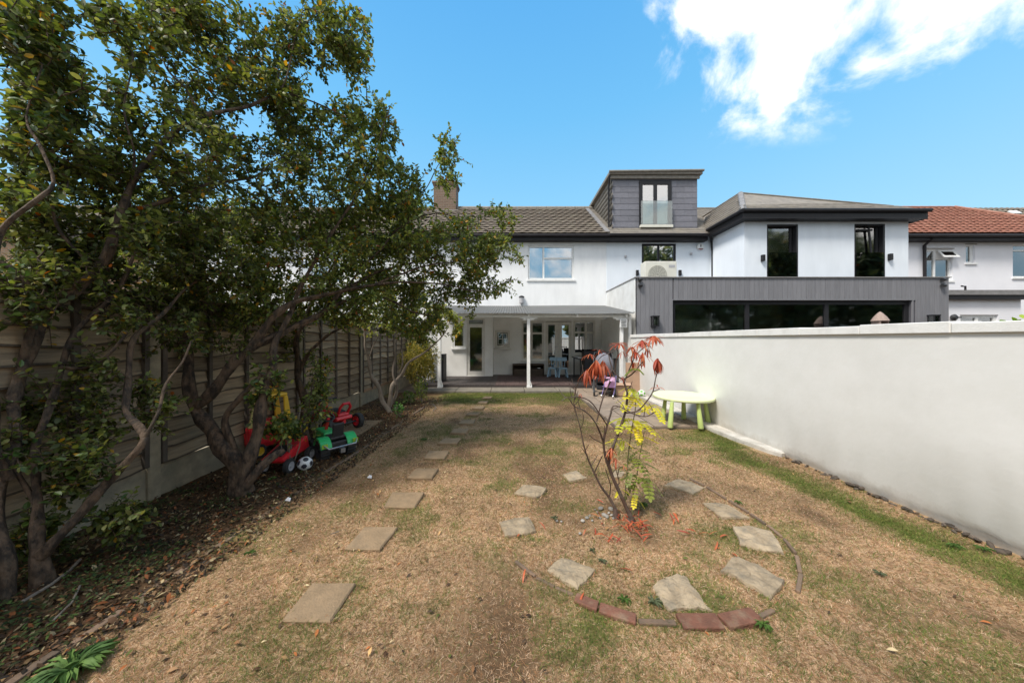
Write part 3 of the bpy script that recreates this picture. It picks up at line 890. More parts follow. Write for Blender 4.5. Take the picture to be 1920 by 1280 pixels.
# outhouse block with the glazed back door
YD = 10.85
dx0, dx1 = X(875, YD), X(912, YD)
w2 = (X(849, YD), X(872, YD), Z(652, YD), Z(606, YD))
dr_ = (dx0, dx1-.05, .13, Z(597, YD))
mb = MB(); wall_boxes(mb, -3.1, X(924, YD), YD, YD+.15, .0, 2.45, [w2, dr_])
mb.box(X(924, YD)-.12, X(924, YD), YD+.151, YB, 0, 2.45)
mb.build('outhouse_wall', M['veranda_wall'], hs_)
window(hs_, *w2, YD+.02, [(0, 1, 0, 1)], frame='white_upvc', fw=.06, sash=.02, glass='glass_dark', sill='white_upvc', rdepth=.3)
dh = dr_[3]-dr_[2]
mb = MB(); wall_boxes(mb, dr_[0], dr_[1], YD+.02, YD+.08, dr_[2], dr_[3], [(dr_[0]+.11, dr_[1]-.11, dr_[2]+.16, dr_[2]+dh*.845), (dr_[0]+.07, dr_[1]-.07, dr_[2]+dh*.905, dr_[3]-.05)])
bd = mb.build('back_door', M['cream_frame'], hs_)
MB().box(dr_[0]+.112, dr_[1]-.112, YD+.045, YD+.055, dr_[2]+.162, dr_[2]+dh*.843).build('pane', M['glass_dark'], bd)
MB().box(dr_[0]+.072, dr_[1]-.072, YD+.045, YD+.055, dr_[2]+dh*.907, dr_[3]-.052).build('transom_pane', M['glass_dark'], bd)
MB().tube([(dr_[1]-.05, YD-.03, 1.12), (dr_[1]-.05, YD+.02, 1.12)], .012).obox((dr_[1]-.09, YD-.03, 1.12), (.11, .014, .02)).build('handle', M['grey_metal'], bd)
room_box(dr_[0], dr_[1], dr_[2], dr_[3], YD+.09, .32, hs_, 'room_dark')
# roof
sv = Vector((0, ridge_y-11.02, ridge_z-5.22)); sl_ = sv.length
MB().add([(-3.2, 11.0, 5.19), (3.56, 11.0, 5.19), (3.56, ridge_y, ridge_z-.02), (-3.2, ridge_y, ridge_z-.02), (-3.2, 17.2, 5.19), (3.56, 17.2, 5.19)],
         [(0, 1, 2, 3), (3, 2, 5, 4), (0, 3, 4), (1, 5, 2)]).build('roof', M['tile_brown'], hs_)
tiles('roof_tiles', (-3.2, 11.0, 5.22), (1, 0, 0), sv, [(0, -.03), (6.72, -.03), (6.72, sl_), (0, sl_)], .30, .25, M['tile_brown'], hs_, wave=.012, lift=.042)
mb = MB()
x = -3.2
while x < 3.5:
    mb.tube([(x, ridge_y, ridge_z+.01), (x+.43, ridge_y, ridge_z+.01)], [.12, .115], 10); x += .44
mb.build('ridge_tiles', M['trim_brown'], hs_)
MB().box(-3.2, 3.54, 11.02, 11.06, 4.99, 5.2).build('fascia', M['black_upvc'], hs_)
MB().box(-3.2, 3.54, 11.0621, YB, 4.985, 5.0).build('soffit', M['black_upvc'], hs_)
mb = MB(); mb.tube([(-3.2, 10.97, 5.14), (3.56, 10.97, 5.14)], .055, 10); mb.build('gutter', M['black_upvc'], hs_)
MB().obox((3.50, 12.56, 6.36), (.16, sl_, .05), (math.atan2(sv.z, sv.y), 0, 0)).build('party_verge', M['lead'], hs_)
vc = at(1011, 405, 13.3)
MB().lathe([(.06, -.1), (.06, .03), (.10, .05), (.09, .10), (.04, .13)], vc, 12).build('roof_vent', M['trim_brown'], hs_)
# chimney
c0, c1 = X(816, 14.1), X(857, 14.1)
ch = MB().box(c0, c1, 13.8, 14.45, 6.8, 8.35).box(c0-.03, c1+.03, 13.77, 14.48, 8.352, 8.43).box(c0-.06, c1+.06, 13.74, 14.51, 8.432, 8.52).build('chimney', M['brick_chimney'], hs_)
mb = MB(); mb.lathe([(.12, 0), (.11, .3), (.13, .32), (.13, .36)], (c0+.28, 14.12, 8.52), 14); mb.build('chimney_pot', M['brick_chimney'], ch)
MB().box(c0-.04, c1+.1, 13.74, 13.8, 7.0, 7.22).build('flashing', M['lead'], ch)
# wall lamp over the veranda
wp = at(978, 562, YB-.08)
wlm = MB().lathe([(.075, -.13), (.085, -.12), (.085, .08)], wp, 14).build('wall_lamp', M['hub'], hs_)
MB().lathe([(.10, .08), (.10, .12), (.05, .15)], wp, 14).box(wp.x-.03, wp.x+.03, wp.y, YB, wp.z-.12, wp.z-.06).build('lamp_cap', M['black_plastic'], wlm)

# veranda --------------------------------------------------------------
vr = thing('veranda', 'lean-to veranda with grey corrugated roof on three white posts over the deck', 'veranda', (.5, 9.9, 0))
yv0, yv1, zv0, zv1 = 8.5, YB, 2.14, 2.66
nxr = int((3.45+2.45)/.0095)
xs = np.linspace(-2.45, 3.45, nxr)
wv = .011*np.sin(xs/.076*2*PI)
ys = np.linspace(yv0, yv1-.003, 7)
vv = []
for yi in ys:
    z = zv0 + (zv1-zv0)*(yi-yv0)/(yv1-yv0)
    vv.append(np.stack([xs, np.full(nxr, yi), z + wv + .008*np.sin(xs*1.3+yi)], -1))
vv = np.array(vv).reshape(-1, 3)
lo = vv.copy(); lo[:, 2] -= .004
idx = np.arange(nxr*7).reshape(7, nxr)
f1 = np.stack([idx[:-1, :-1], idx[:-1, 1:], idx[1:, 1:], idx[1:, :-1]], -1).reshape(-1, 4)
f2 = f1[:, ::-1] + nxr*7
np_mesh('corrugated_roof', np.concatenate([vv, lo]), np.concatenate([f1, f2]), M['corr'], vr, smooth=True)
for i, px in enumerate((824, 991, 1165)):
    x = X(px, 8.7)
    p = MB().box(x-.045, x+.045, 8.655, 8.745, .055, 2.0).build('post', M['post_white'], vr, bevel=.006)
    MB().prism([(x-.05, 8.64), (x+.09, 8.64), (x+.09, 8.76), (x-.05, 8.76)], .056, .10).obox((x+.065, 8.70, .16), (.03, .06, .17), (0, -.25, 0)).build('post_foot', M['post_white'], p)
    if i: MB().box(x-.24, x+.24, 8.66, 8.74, 2.002, 2.045).box(x-.16, x+.16, 8.662, 8.738, 1.965, 2.0).build('bracket', M['post_white'], p)
MB().box(-2.35, 3.42, 8.66, 8.735, 2.047, 2.10).build('beam', M['post_white'], vr, bevel=.004)
for px in (880, 991, 1081, 1172):
    x = X(px, 8.7)
    MB().obox((x, 9.9, 2.322), (.05, 2.7, .07), (math.atan2(zv1-zv0, yv1-yv0), 0, 0)).build('rafter', M['post_white'], vr)
mb = MB()
for x in (-2.3, 3.36):
    mb.obox((x, 9.9, 2.318), (.05, 2.7, .07), (math.atan2(zv1-zv0, yv1-yv0), 0, 0))
mb.build('end_rafters', M['post_white'], vr)
MB().box(3.36, 3.44, 8.72, YB, .0, 2.12).build('end_wall', M['veranda_wall'], vr)

deck = thing('deck', 'dark brown stained timber deck under the veranda', 'deck', (.5, 9.9, 0))
MB().box(-2.6, 3.4, 8.79, YB+.2, -.04, .085).build('deck_frame', M['deck'], deck)
x = -2.6
while x < 3.33:
    inmat = X(925, 10) < x < X(1062, 10)
    MB().box(x, x+.138, 8.77, YD-.02 if x < -.8 else YB-.01, .088, .12).build('deck_board', M['deck_mat'] if inmat else M['deck'], deck)
    x += .144
MB().box(-2.6, 3.4, 8.765, 8.787, .0, .085).build('deck_riser', M['deck'], deck)

# middle neighbour's house ----------------------------------------------
mh = thing('extended_house', 'pale blue-white house with slate dormer, grey clad rear extension and projecting wing', 'house', (8, YB, 0))
mw = (X(1203), X(1267), 3.02, Z(457))
wxl, wxr = 7.37, 12.55
WY = 9.67
mb = MB(); wall_boxes(mb, 3.54, wxl, YB-.012, YB+.28, 0, 5.25, [mw])
mb.build('rear_wall', M['render_blue'], mh)
wa = (X(1438, WY), X(1496, WY), 3.05, Z(421, WY))
wb = (X(1602, WY), X(1659, WY), 3.05, Z(420, WY))
mb = MB(); wall_boxes(mb, wxl, wxr, WY, WY+.28, 2.9, 5.30, [wa, wb])
mb.box(wxl, wxl+.28, WY+.2801, YB+.3, 0, 5.30); mb.box(wxr-.28, wxr, WY+.2801, 16.9, 0, 5.30)
mb.box(3.55, 3.8, YB+.29, 17, 0, 5.2); mb.box(3.55, wxr-.3, 17, 17.2, 0, 5.2)
mb.build('wing_wall', M['render_blue'], mh)
window(mh, *mw, YB+.0, [(0, .5, 0, 1), (.5, 1, 0, 1)], frame='anthracite', fw=.07, glass='glass_white', room='room')
for wv_, rot in ((wa, 0), (wb, 1)):
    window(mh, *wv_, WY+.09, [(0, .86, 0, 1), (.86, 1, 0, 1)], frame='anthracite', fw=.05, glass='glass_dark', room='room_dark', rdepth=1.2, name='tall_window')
    # side and head reveal trim
    mb = MB(); mb.box(wv_[0]-.0, wv_[0]+.03, WY-.006, WY+.088, wv_[2], wv_[3]); mb.box(wv_[1]-.06, wv_[1], WY-.006, WY+.088, wv_[2], wv_[3]); mb.box(wv_[0]+.03, wv_[1]-.06, WY-.006, WY+.088, wv_[3]-.05, wv_[3])
    mb.build('window_surround', M['anthracite'], mh)
    MB().box(wv_[0]+.03, wv_[1]-.06, WY-.03, WY-.018, wv_[2]+.05, wv_[2]+1.1).build('balcony_glass', M['balustrade'], mh)
# curtains
def curtain(x0, x1, z0, z1, y, parent, m='curtain'):
    vs, fs = [], []
    n = 40
    for i in range(n+1):
        x = x0 + (x1-x0)*i/n
        yy = y + .025*math.sin(i*1.25) + .01*math.sin(i*2.9)
        vs += [(x, yy, z0), (x + .01*math.sin(i), yy, z1)]
    for i in range(n): fs.append((2*i, 2*i+2, 2*i+3, 2*i+1))
    return MB().add(vs, fs, True).build('curtain', M[m], parent)
curtain(wb[0]+.28, wb[0]+.62, wb[2]+.05, wb[3]-.15, WY+.4, mh)
curtain(wa[0]+.55, wa[0]+.80, wa[2]+.05, wa[3]-1.0, WY+.4, mh)
# open tilt sash in the right tall window
MB().obox((wb[0]+.60, WY+.06, (wb[2]+wb[3])/2+.1), (.05, .03, wb[3]-wb[2]-.35), (0, -.10, 0)).obox((wb[0]+.38, WY+.06, wb[3]-.17), (.5, .03, .05), (0, 0, 0)).build('tilted_sash', M['anthracite'], mh)
# roofs
MB().add([(3.54, 11.0, 5.19), (12.75, 11.0, 5.19), (12.75, ridge_y, ridge_z-.02), (3.54, ridge_y, ridge_z-.02), (3.54, 17.2, 5.19), (12.75, 17.2, 5.19)],
         [(0, 1, 2, 3), (3, 2, 5, 4), (0, 3, 4), (1, 5, 2)]).build('roof', M['slate'], mh)
tiles('roof_slates', (3.60, 11.0, 5.215), (1, 0, 0), sv, [(0, -.03), (9.1, -.03), (9.1, sl_), (0, sl_)], .26, .20, M['slate'], mh, flat=True, lift=.022)
MB().box(3.54, 9.5, ridge_y-.09, ridge_y+.09, ridge_z-.03, ridge_z+.05).build('ridge_cap', M['trim_brown'], mh, bevel=.02)
A, B = Vector((7.15, 9.42, 5.38)), Vector((12.78, 9.42, 5.37))
Pk, Rr = Vector((8.10, 10.80, 6.56)), Vector((12.2, 9.80, 5.66))
Q = Vector((8.10, 13.6, 6.56)); Cc = Vector((7.15, 11.9, 5.38)); Dd = Vector((12.78, 13.6, 5.40))
MB().add([A, B, Rr, Pk, Q, Cc, Dd, (7.15, 13.6, 5.4)], [(0, 1, 2, 3), (0, 3, 4, 5), (3, 2, 1, 6, 4), (5, 4, 7)]).build('wing_roof', M['slate'], mh)
# slates on the wing's front and left slopes
def roof_face(name, O, U, pts, w, e, m, parent, **kw):
    O = Vector(O); U = Vector(U).normalized()
    nrm = None
    pts = [Vector(p) for p in pts]
    nrm = (pts[1]-pts[0]).cross(pts[2]-pts[0]).normalized()
    if nrm.z < 0: nrm = -nrm
    V = nrm.cross(U); 
    if V.z < 0: V = -V
    poly = [((p-O).dot(U), (p-O).dot(V)) for p in pts]
    return tiles(name, O+nrm*.012, U, V, poly, w, e, m, parent, **kw)
roof_face('wing_slates', A, B-A, [A, B, Rr, Pk], .30, .17, M['slate'], mh, flat=True, lift=.02)
roof_face('wing_slates', Cc, A-Cc, [Cc, A, Pk, Vector((8.1, 12.4, 6.56))], .26, .17, M['slate'], mh, flat=True, lift=.02)
def ridge_run(a, b, r, m, parent, step=.4, name='hip_tiles'):
    a, b = Vector(a), Vector(b); n = max(1, int((b-a).length/step)); mb = MB()
    for i in range(n):
        p, q = a.lerp(b, i/n), a.lerp(b, (i+1.03)/n)
        mb.tube([p, q], [r, r*.93], 8, flat=.7)
    return mb.build(name, m, parent)
ridge_run(A+Vector((.03, .03, .02)), Pk, .085, M['lead'], mh)
ridge_run(Pk, Q, .06, M['trim_brown'], mh); ridge_run(Pk, Rr, .05, M['trim_brown'], mh)
mb = MB()
mb.box(7.13, 12.80, 9.40, 9.44, 5.12, 5.40); mb.box(7.13, 7.17, 9.4401, 11.05, 5.12, 5.40)
mb.box(7.1701, 12.8, 9.4401, WY, 5.12, 5.14); mb.box(7.1701, wxl, WY, 11.05, 5.12, 5.14); mb.box(12.76, 12.80, 9.4401, 13, 5.12, 5.4)
mb.build('wing_fascia', M['anthracite'], mh)
mb = MB(); mb.tube([(7.09, 9.36, 5.36), (12.84, 9.36, 5.36)], .055, 10); mb.tube([(7.09, 9.36, 5.36), (7.09, 11.05, 5.36)], .055, 10)
mb.build('wing_gutter', M['anthracite'], mh)
MB().box(3.54, 7.1, 11.02, 11.06, 4.98, 5.2).box(3.54, 7.1, 11.0601, YB-.013, 4.975, 4.99).build('fascia', M['black_upvc'], mh)
mb = MB(); mb.tube([(3.56, 10.97, 5.16), (7.08, 10.97, 5.16)], .055, 10); mb.build('gutter', M['black_upvc'], mh)
MB().tube([at(1331, 440, 11.0), at(1334, 452, 11.2), Vector((X(1336, 11.2), 11.2, 4.6)), Vector((X(1336, 11.2), 11.2, 3.1))], .04, 10).build('downpipe', M['anthracite'], mh)
# dormer
dm0, dm1, dy = 3.82, 7.0, 11.5
dm = MB().box(dm0, dm1, dy, 14.6, 5.35, 7.52).build('dormer', M['slate_edge'], mh)
dwn = (X(1198, dy), X(1258, dy), Z(427, dy), Z(341, dy))
SZ = .2; rown = 0
z = 5.40
sb = {}
while z < 7.45:
    z1 = min(z+.218, 7.50)
    x = dm0 - (.3 if rown % 2 else 0)
    while x < dm1:
        a, b = max(x, dm0), min(x+.60, dm1)
        segs = [(a, b)]
        if z1 > dwn[2] and z < dwn[3]:
            segs = []
            if a < dwn[0]: segs.append((a, min(b, dwn[0])))
            if b > dwn[1]: segs.append((max(a, dwn[1]), b))
        for (p, q) in segs:
            if q-p > .04:
                MB().add([(p+.0015, dy-.016, z), (q-.0015, dy-.016, z), (q-.0015, dy-.008, z1+.004), (p+.0015, dy-.008, z1+.004), (p+.002, dy-.002, z), (q-.003, dy-.002, z), (q-.003, dy-.002, z1+.01), (p+.002, dy-.002, z1+.01)],
                         [(0, 1, 2, 3), (5, 4, 7, 6), (0, 4, 5, 1), (3, 2, 6, 7), (0, 3, 7, 4), (1, 5, 6, 2)]).build('slate', M['slate_blue'], dm)
        x += .60
    z = z1; rown += 1
tiles('cheek_slates', (dm0-.003, 14.4, 5.3), (0, -1, 0), (0, 0, 1), [(0, 0), (2.9, 0), (2.9, 2.2), (0, 2.2)], .3, .2, M['slate'], dm, flat=True, lift=.022)
MB().box(dm0-.15, dm1+.12, dy-.16, 14.7, 7.53, 7.66).build('dormer_roof', M['trim_brown'], dm, bevel=.015)
MB().box(dm0-.10, dm1+.05, dy-.09, dy-.035, 7.40, 7.527).build('dormer_fascia', M['trim_brown'], dm)
mb = MB(); mb.tube([(dm0-.17, dy-.17, 7.62), (dm1+.15, dy-.17, 7.66)], .045, 10); mb.build('dormer_gutter', M['trim_brown'], dm)
MB().box(dm0-.02, dm1, dy-.06, dy-.01, 5.25, 5.395).build('flashing', M['lead'], dm)
MB().obox((dm0-.10, 12.9, 6.42), (.14, sl_-.3, .03), (math.atan2(sv.z, sv.y), 0, 0)).build('cheek_flashing', M['lead'], dm)
MB().tube([(dm0-.12, dy-.1, 7.5), (dm0-.1, dy+.1, 7.2), (dm0-.1, dy+.1, 5.5)], .03, 8).build('dormer_pipe', M['black_upvc'], dm)
window(mh, *dwn, dy-.05, [(0, .5, 0, 1), (.5, 1, 0, 1)], frame='anthracite', fw=.12, glass='glass_white', room=None, name='dormer_window')
MB().box(dwn[0]+.1, dwn[1]-.1, dy-.004, dy+.0, dwn[2]+.1, dwn[3]-.1).build('blind', M['curtain'], mh)
MB().box(dwn[0]+.02, dwn[1]-.02, dy-.14, dy-.128, dwn[2]+.07, dwn[2]+.95).build('balcony_glass', M['balustrade'], mh)
MB().box(dwn[0], dwn[1], dy-.16, dy-.051, dwn[2]-.03, dwn[2]+.06).build('balcony_rail', M['ac_body'], mh)
# alarm box, small fittings
p = at(1312, 463, YB-.04)
al = MB().lathe([(.125, 0), (.125, .035), (.11, .06)], p, 22, axis='y').build('alarm_box', M['white_upvc'], mh)
MB().add([(p.x + .126*math.cos(a), p.y-.064, p.z+.126*math.sin(a)) for a in [PI*1.2+i*PI*.6/8 for i in range(9)]], [tuple(range(9))]).build('alarm_band', M['alarm_red'], al)
MB().add([(p.x + s*.03, p.y-.066, p.z+dz) for s, dz in ((-1, .02), (1, .02), (.4, .07), (-.4, .07))] + [(p.x+s*.012, p.y-.066, p.z+dz) for s, dz in ((-1, -.04), (1, -.04), (1, .019), (-1, .019))], [(0, 1, 2, 3), (4, 5, 6, 7)]).build('alarm_emblem', M['black_plastic'], al)
for q in (at(1173, 480, YB-.05), at(1296, 475, YB-.05)):
    MB().lathe([(.03, -.05), (.045, -.02), (.045, .02)], q, 10).build('floodlight', M['hub'], mh)
for (px, py, d_) in ((1195, 511, YB), (1275, 511, YB), (1431, 483, WY), (1670, 481, WY)):
    q = at(px, py, d_-.05)
    mb = MB(); mb.box(q.x-.045, q.x+.045, q.y-.04, d_-.014 if d_ == YB else d_-.001, q.z-.11, q.z+.09)
    mb.build('wall_light', M['anthracite'], mh, bevel=.01)
q = at(1685, 407, 9.55)
MB().lathe([(.03, 0), (.045, .03), (.045, .1), (.03, .12)], q, 10, axis='y').tube([q, q+Vector((.2, .05, .03))], .015).build('camera', M['anthracite'], mh)

# rear extension
EY = 8.66
ex0, ex1 = 3.54, 12.40
ew = (X(1261, EY), X(1710, EY), .15, Z(563, EY))
mb = MB(); wall_boxes(mb, ex0+.02, ex1-.02, EY+.02, EY+.25, 0, 3.14, [ew])
mb.box(ex0+.02, ex0+.2, EY+.2501, YB-.02, 0, 3.14); mb.box(ex1-.2, ex1-.02, EY+.2501, WY-.001, 0, 3.14)
mb.box(ex0+.2001, ex1-.2001, EY+.2501, WY-.001, 2.98, 3.06); mb.box(ex0+.2001, wxl-.01, WY, YB-.02, 2.98, 3.06)
ext = mb.build('extension', M['slate_edge'], mh)
bw = .134
nb = int((ex1-ex0-.0)/bw)
x = ex0
while x < ex1-.02:
    a, b = x, min(x+bw-.006, ex1)
    segs = [(0.0, 3.15)]
    if b > ew[0]+.001 and a < ew[1]-.001:
        if a < ew[0]: segs = [(0.0, 3.15)]; b = min(b, ew[0])
        elif b > ew[1]: segs = [(ew[3], 3.15), ]
        else: segs = [(ew[3], 3.15)]
    for s0, s1 in segs:
        MB().box(a, b, EY, EY+.018, s0, s1).build('cladding_board', M['clad_grey'], ext)
    x += bw
MB().box(ew[0]-.03, ew[0]-.001, EY-.012, EY+.06, 0, ew[3]+.03).box(ew[0], ew[1], EY-.012, EY+.06, ew[3]+.002, ew[3]+.03).box(ew[1]+.001, ew[1]+.03, EY-.012, EY+.06, 0, ew[3]+.03).build('opening_trim', M['clad_grey'], ext)
MB().box(ex0-.03, ex1+.03, EY-.03, EY+.28, 3.152, 3.18).box(ex0-.03, ex0+.22, EY+.2801, YB-.02, 3.152, 3.18).box(ex1-.22, ex1+.03, EY+.2801, WY, 3.152, 3.18).build('parapet_trim', M['lead'], ext)
# corrugated white side cladding
y = EY+.05
mb = MB()
while y < YB-.05:
    mb.box(ex0-.015, ex0+.018, y, y+.06, 2.2, 3.15); y += .085
mb.box(ex0, ex0+.0195, EY, YB-.02, 2.2, 3.15)
mb.build('side_cladding', M['clad_white'], ext)
MB().box(ex0+.0, ex0+.019, EY, YB-.02, 0, 2.199).build('side_wall', M['veranda_wall'], ext)
# sliding doors
fr0, fr1, fr2, fr3 = X(1261, EY), X(1405, EY), X(1555, EY), X(1710, EY)
W_ = fr3-fr0
window(mh, *ew, EY+.07, [(0, (fr1-fr0)/W_, 0, 1), ((fr1-fr0)/W_, (fr2-fr0)/W_, 0, 1), ((fr2-fr0)/W_, 1, 0, 1)], frame='anthracite', fw=.11, glass='glass_dark', depth=.1, room='room', rdepth=.0001+2.4, name='sliding_door')
MB().box(ew[0]+.2, ew[0]+1.5, EY+.3, EY+.36, .3, 2.0).build('pale_fill_panel', M['curtain'], mh)  # indoor panel added so the first pane looks paler
MB().box(ew[0]+2.6, ew[0]+4.4, EY+1.9, EY+2.3, .3, 1.75).build('dark_cabinet', M['room_dark'], mh)
MB().box(ew[1]-.62, ew[1]-.35, EY+.8, EY+.85, .3, 2.3).build('door_curtain', M['curtain'], mh)
for (px, py) in ((1228, 602), (1750, 600)):
    q = at(px, py, EY-.07)
    ln = MB().box(q.x-.075, q.x+.075, q.y-.075, q.y-.06, q.z-.13, q.z+.12).box(q.x-.095, q.x+.095, q.y-.09, EY-.001, q.z+.121, q.z+.15).box(q.x-.09, q.x+.09, q.y-.08, EY-.001, q.z-.15, q.z-.131)
    ln = MB()
    ln.box(q.x-.095, q.x+.095, q.y-.09, EY-.001, q.z+.12, q.z+.15).box(q.x-.09, q.x+.09, q.y-.085, EY-.001, q.z-.15, q.z-.12)
    for sx in (-1, 1):
        for yy in (q.y-.075, q.y+.05):
            ln.box(q.x+sx*.078-.01, q.x+sx*.078+.01, yy-.01, yy+.01, q.z-.1199, q.z+.1199)
    lo = ln.build('lantern', M['anthracite'], mh)
    MB().box(q.x-.066, q.x+.066, q.y-.07, q.y-.066, q.z-.119, q.z+.119).box(q.x-.08, q.x-.076, q.y-.06, q.y+.035, q.z-.119, q.z+.119).build('lantern_glass', M['glass_dark'], lo)
    MB().lathe([(.012, -.06), (.02, .0), (.02, .05), (.01, .07)], q, 10).build('bulb', M['hub'], lo)
for (px, dx) in ((1201, 1), (1770, -1)):
    for py in (524, 535):
        q = at(px, py, EY-.06)
        MB().lathe([(.045, -.05), (.05, .0), (.035, .05)], q, 12, axis='x').build('security_camera' if py == 524 else 'spotlight', M['black_plastic'], mh)

# air conditioning unit on the flat roof
ax0, ax1, az0, az1, ay = X(1207, 10), X(1266, 10), 3.062, Z(491, 10), 9.9
ac = thing('air_conditioning_unit', 'cream air conditioning unit with round fan standing on the grey flat roof', 'air conditioner', ((ax0+ax1)/2, ay+.17, az0))
MB().box(ax0, ax1, ay, ay+.36, az0+.04, az1).build('casing', M['ac_body'], ac, bevel=.02)
MB().box(ax0+.1, ax0+.18, ay+.02, ay+.34, az0, az0+.04).box(ax1-.18, ax1-.1, ay+.02, ay+.34, az0, az0+.04).build('foot', M['black_plastic'], ac)
cxx, czz = ax0+.39, (az0+az1)/2+.0
MB().lathe([(.305, 0), (.305, .012), (.27, .014)], (cxx, ay-.001, czz), 30, axis='y').build('fan_recess', M['ac_grille'], ac)
mb = MB()
for r in (.06, .11, .16, .21, .26, .30):
    mb.tube([(cxx+r*math.cos(a), ay-.03, czz+r*math.sin(a)) for a in [i*2*PI/28 for i in range(29)]], .004, 4, cap=False)
for i in range(12):
    a = i*PI/6; mb.tube([(cxx+.03*math.cos(a), ay-.03, czz+.03*math.sin(a)), (cxx+.31*math.cos(a), ay-.03, czz+.31*math.sin(a))], .004, 4)
mb.build('fan_grille', M['ac_body'], ac)
MB().box(ax1-.26, ax1-.06, ay-.006, ay-.001, az1-.2, az1-.12).build('badge', M['hub'], ac)

# right hand house ---------------------------------------------------------
rh = thing('red_roofed_house', 'white rendered house with red tiled hipped roof at the far right', 'house', (16, YB, 0))
rw1 = (X(1731), X(1786), Z(526), Z(467)); rw2 = (X(1811), X(1828), Z(493), Z(459)); rw3 = (X(1899), X(1960), Z(520), Z(458))
mb = MB(); wall_boxes(mb, 12.56, 24, YB, YB+.28, 0, 5.15, [rw1, rw2, rw3])
mb.box(23.7, 24, YB+.281, 17, 0, 5.15); mb.box(12.6, 24, 17, 17.2, 0, 5.15)
mb.build('wall', M['render_right'], rh)
window(rh, *rw1, YB+.06, [(0, .46, 0, 1), (.46, 1, 0, .70)], fw=.06, glass='glass_dark', sill='white_upvc')
fx0, fx1 = rw1[0]+(rw1[1]-rw1[0])*.50, rw1[1]+.05
fz1 = rw1[3]-.02
mb = MB()
ang = .55
def rot_pt(x, h, off=0):
    return (x, YB-.0+.04 - math.sin(ang)*h - off*math.cos(ang), fz1 - math.cos(ang)*h + off*-math.sin(ang))
hh = .34
def bar(x0, x1, h0, h1, name, m, par, t=.04):
    v = [rot_pt(x0, h0), rot_pt(x1, h0), rot_pt(x1, h1), rot_pt(x0, h1), rot_pt(x0, h0, t), rot_pt(x1, h0, t), rot_pt(x1, h1, t), rot_pt(x0, h1, t)]
    return MB().add(v, [(0, 1, 2, 3), (7, 6, 5, 4), (0, 4, 5, 1), (1, 5, 6, 2), (2, 6, 7, 3), (3, 7, 4, 0)])
b1 = bar(fx0, fx1, 0, .07, '', None, None)
for (a, b, c, d) in ((fx0, fx1, hh-.07, hh), (fx0, fx0+.07, .07, hh-.07), (fx1-.07, fx1, .07, hh-.07)):
    q = bar(a, b, c, d, '', None, None); b1.add(q.v, q.f)
ov = b1.build('open_vent', M['white_upvc'], rh)
bar(fx0+.07, fx1-.07, .07, hh-.07, '', None, None, t=.02).build('pane', M['glass_white'], ov)
window(rh, *rw2, YB+.05, [(0, .78, 0, 1)], fw=.055, glass='glass_dark', sill='white_upvc')
window(rh, *rw3, YB+.05, [(0, 1, 0, .82), (0, 1, .82, 1)], fw=.05, glass='glass_dark', sill='white_upvc')
for w3 in (rw1, rw2):
    MB().box(w3[0]-.03, w3[1]+.05, YB-.02, YB-.001, w3[3]+.01, w3[3]+.035).build('drip_lip', M['trim_brown'], rh)
rE, rR = 5.22, 7.44
hipx = X(1788, 14.1)
MB().add([(12.72, 11.0, 5.19), (24, 11.0, 5.19), (hipx, ridge_y, rR), (12.72, ridge_y, rR), (24, 17.2, 5.19), (12.72, 17.2, 5.19)], [(0, 1, 2, 3), (1, 4, 2), (3, 2, 4, 5), (0, 3, 5)]).build('roof', M['tile_red'], rh)
hp = Vector((X(1930, 12.2), 12.2, Z(415, 12.2)))
roof_face('roof_tiles', (12.78, 11.0, 5.21), (1, 0, 0), [Vector((12.78, 11.0, 5.21)), Vector((22, 11.0, 5.21)), Vector((hipx, ridge_y, rR)), Vector((12.78, ridge_y, rR))], .27, .225, M['tile_red'], rh, wave=.016, lift=.042)
ridge_run((12.75, ridge_y, rR+.02), (hipx, ridge_y, rR+.02), .10, M['hip_tile'], rh, name='ridge_tiles')
ridge_run((hipx, ridge_y, rR+.03), Vector((22.2, 11.0, 5.25)), .12, M['hip_tile'], rh, step=.42)
MB().box(12.6, 24, 11.02, 11.06, 4.99, 5.19).box(12.6, 24, 11.0601, YB, 4.985, 5.0).build('fascia', M['black_upvc'], rh)
mb = MB(); mb.tube([(12.66, 10.97, 5.13), (24, 10.97, 5.13)], .06, 10); mb.build('gutter', M['black_upvc'], rh)
MB().tube([Vector((X(1735, 11.2), 11.0, 5.05)), Vector((X(1735, 11.2), 11.22, 4.85)), Vector((X(1735, 11.22), 11.22, 1.0))], .045, 10).build('downpipe', M['black_upvc'], rh)
# lean-to of that house
LX0, LX1, LY = 12.45, X(1917, 9.5), 9.5
lt = MB(); wall_boxes(lt, LX0, LX1-.05, LY, LY+.2, 0, Z(562, LY), [(X(1800, LY), X(1872, LY), .1, Z(590, LY))])
lt.box(LX1-.25, LX1-.05, LY+.2001, YB-.001, 0, Z(562, LY))
lo_ = lt.build('lean_to_wall', M['render_right'], rh)
MB().box(LX0, LX1, LY-.12, YB-.001, Z(562, LY)+.003, Z(554, LY)).build('lean_to_fascia', M['black_upvc'], rh)
MB().box(LX0, LX1+.02, LY-.16, YB-.001, Z(554, LY)+.003, Z(545, LY)).build('lean_to_roof', M['lead'], rh)
window(rh, X(1800, LY)+.001, X(1872, LY)-.001, .1, Z(590, LY)-.001, LY+.05, [(0, .5, 0, 1), (.5, 1, 0, 1)], fw=.09, glass='glass_dark', name='garden_door', rdepth=.8)
q = at(1810, 544, 9.7); MB().tube([q, q+Vector((0, 0, .12)), q+Vector((-.12, 0, .13))], .025, 8).build('vent_pipe', M['black_upvc'], rh)
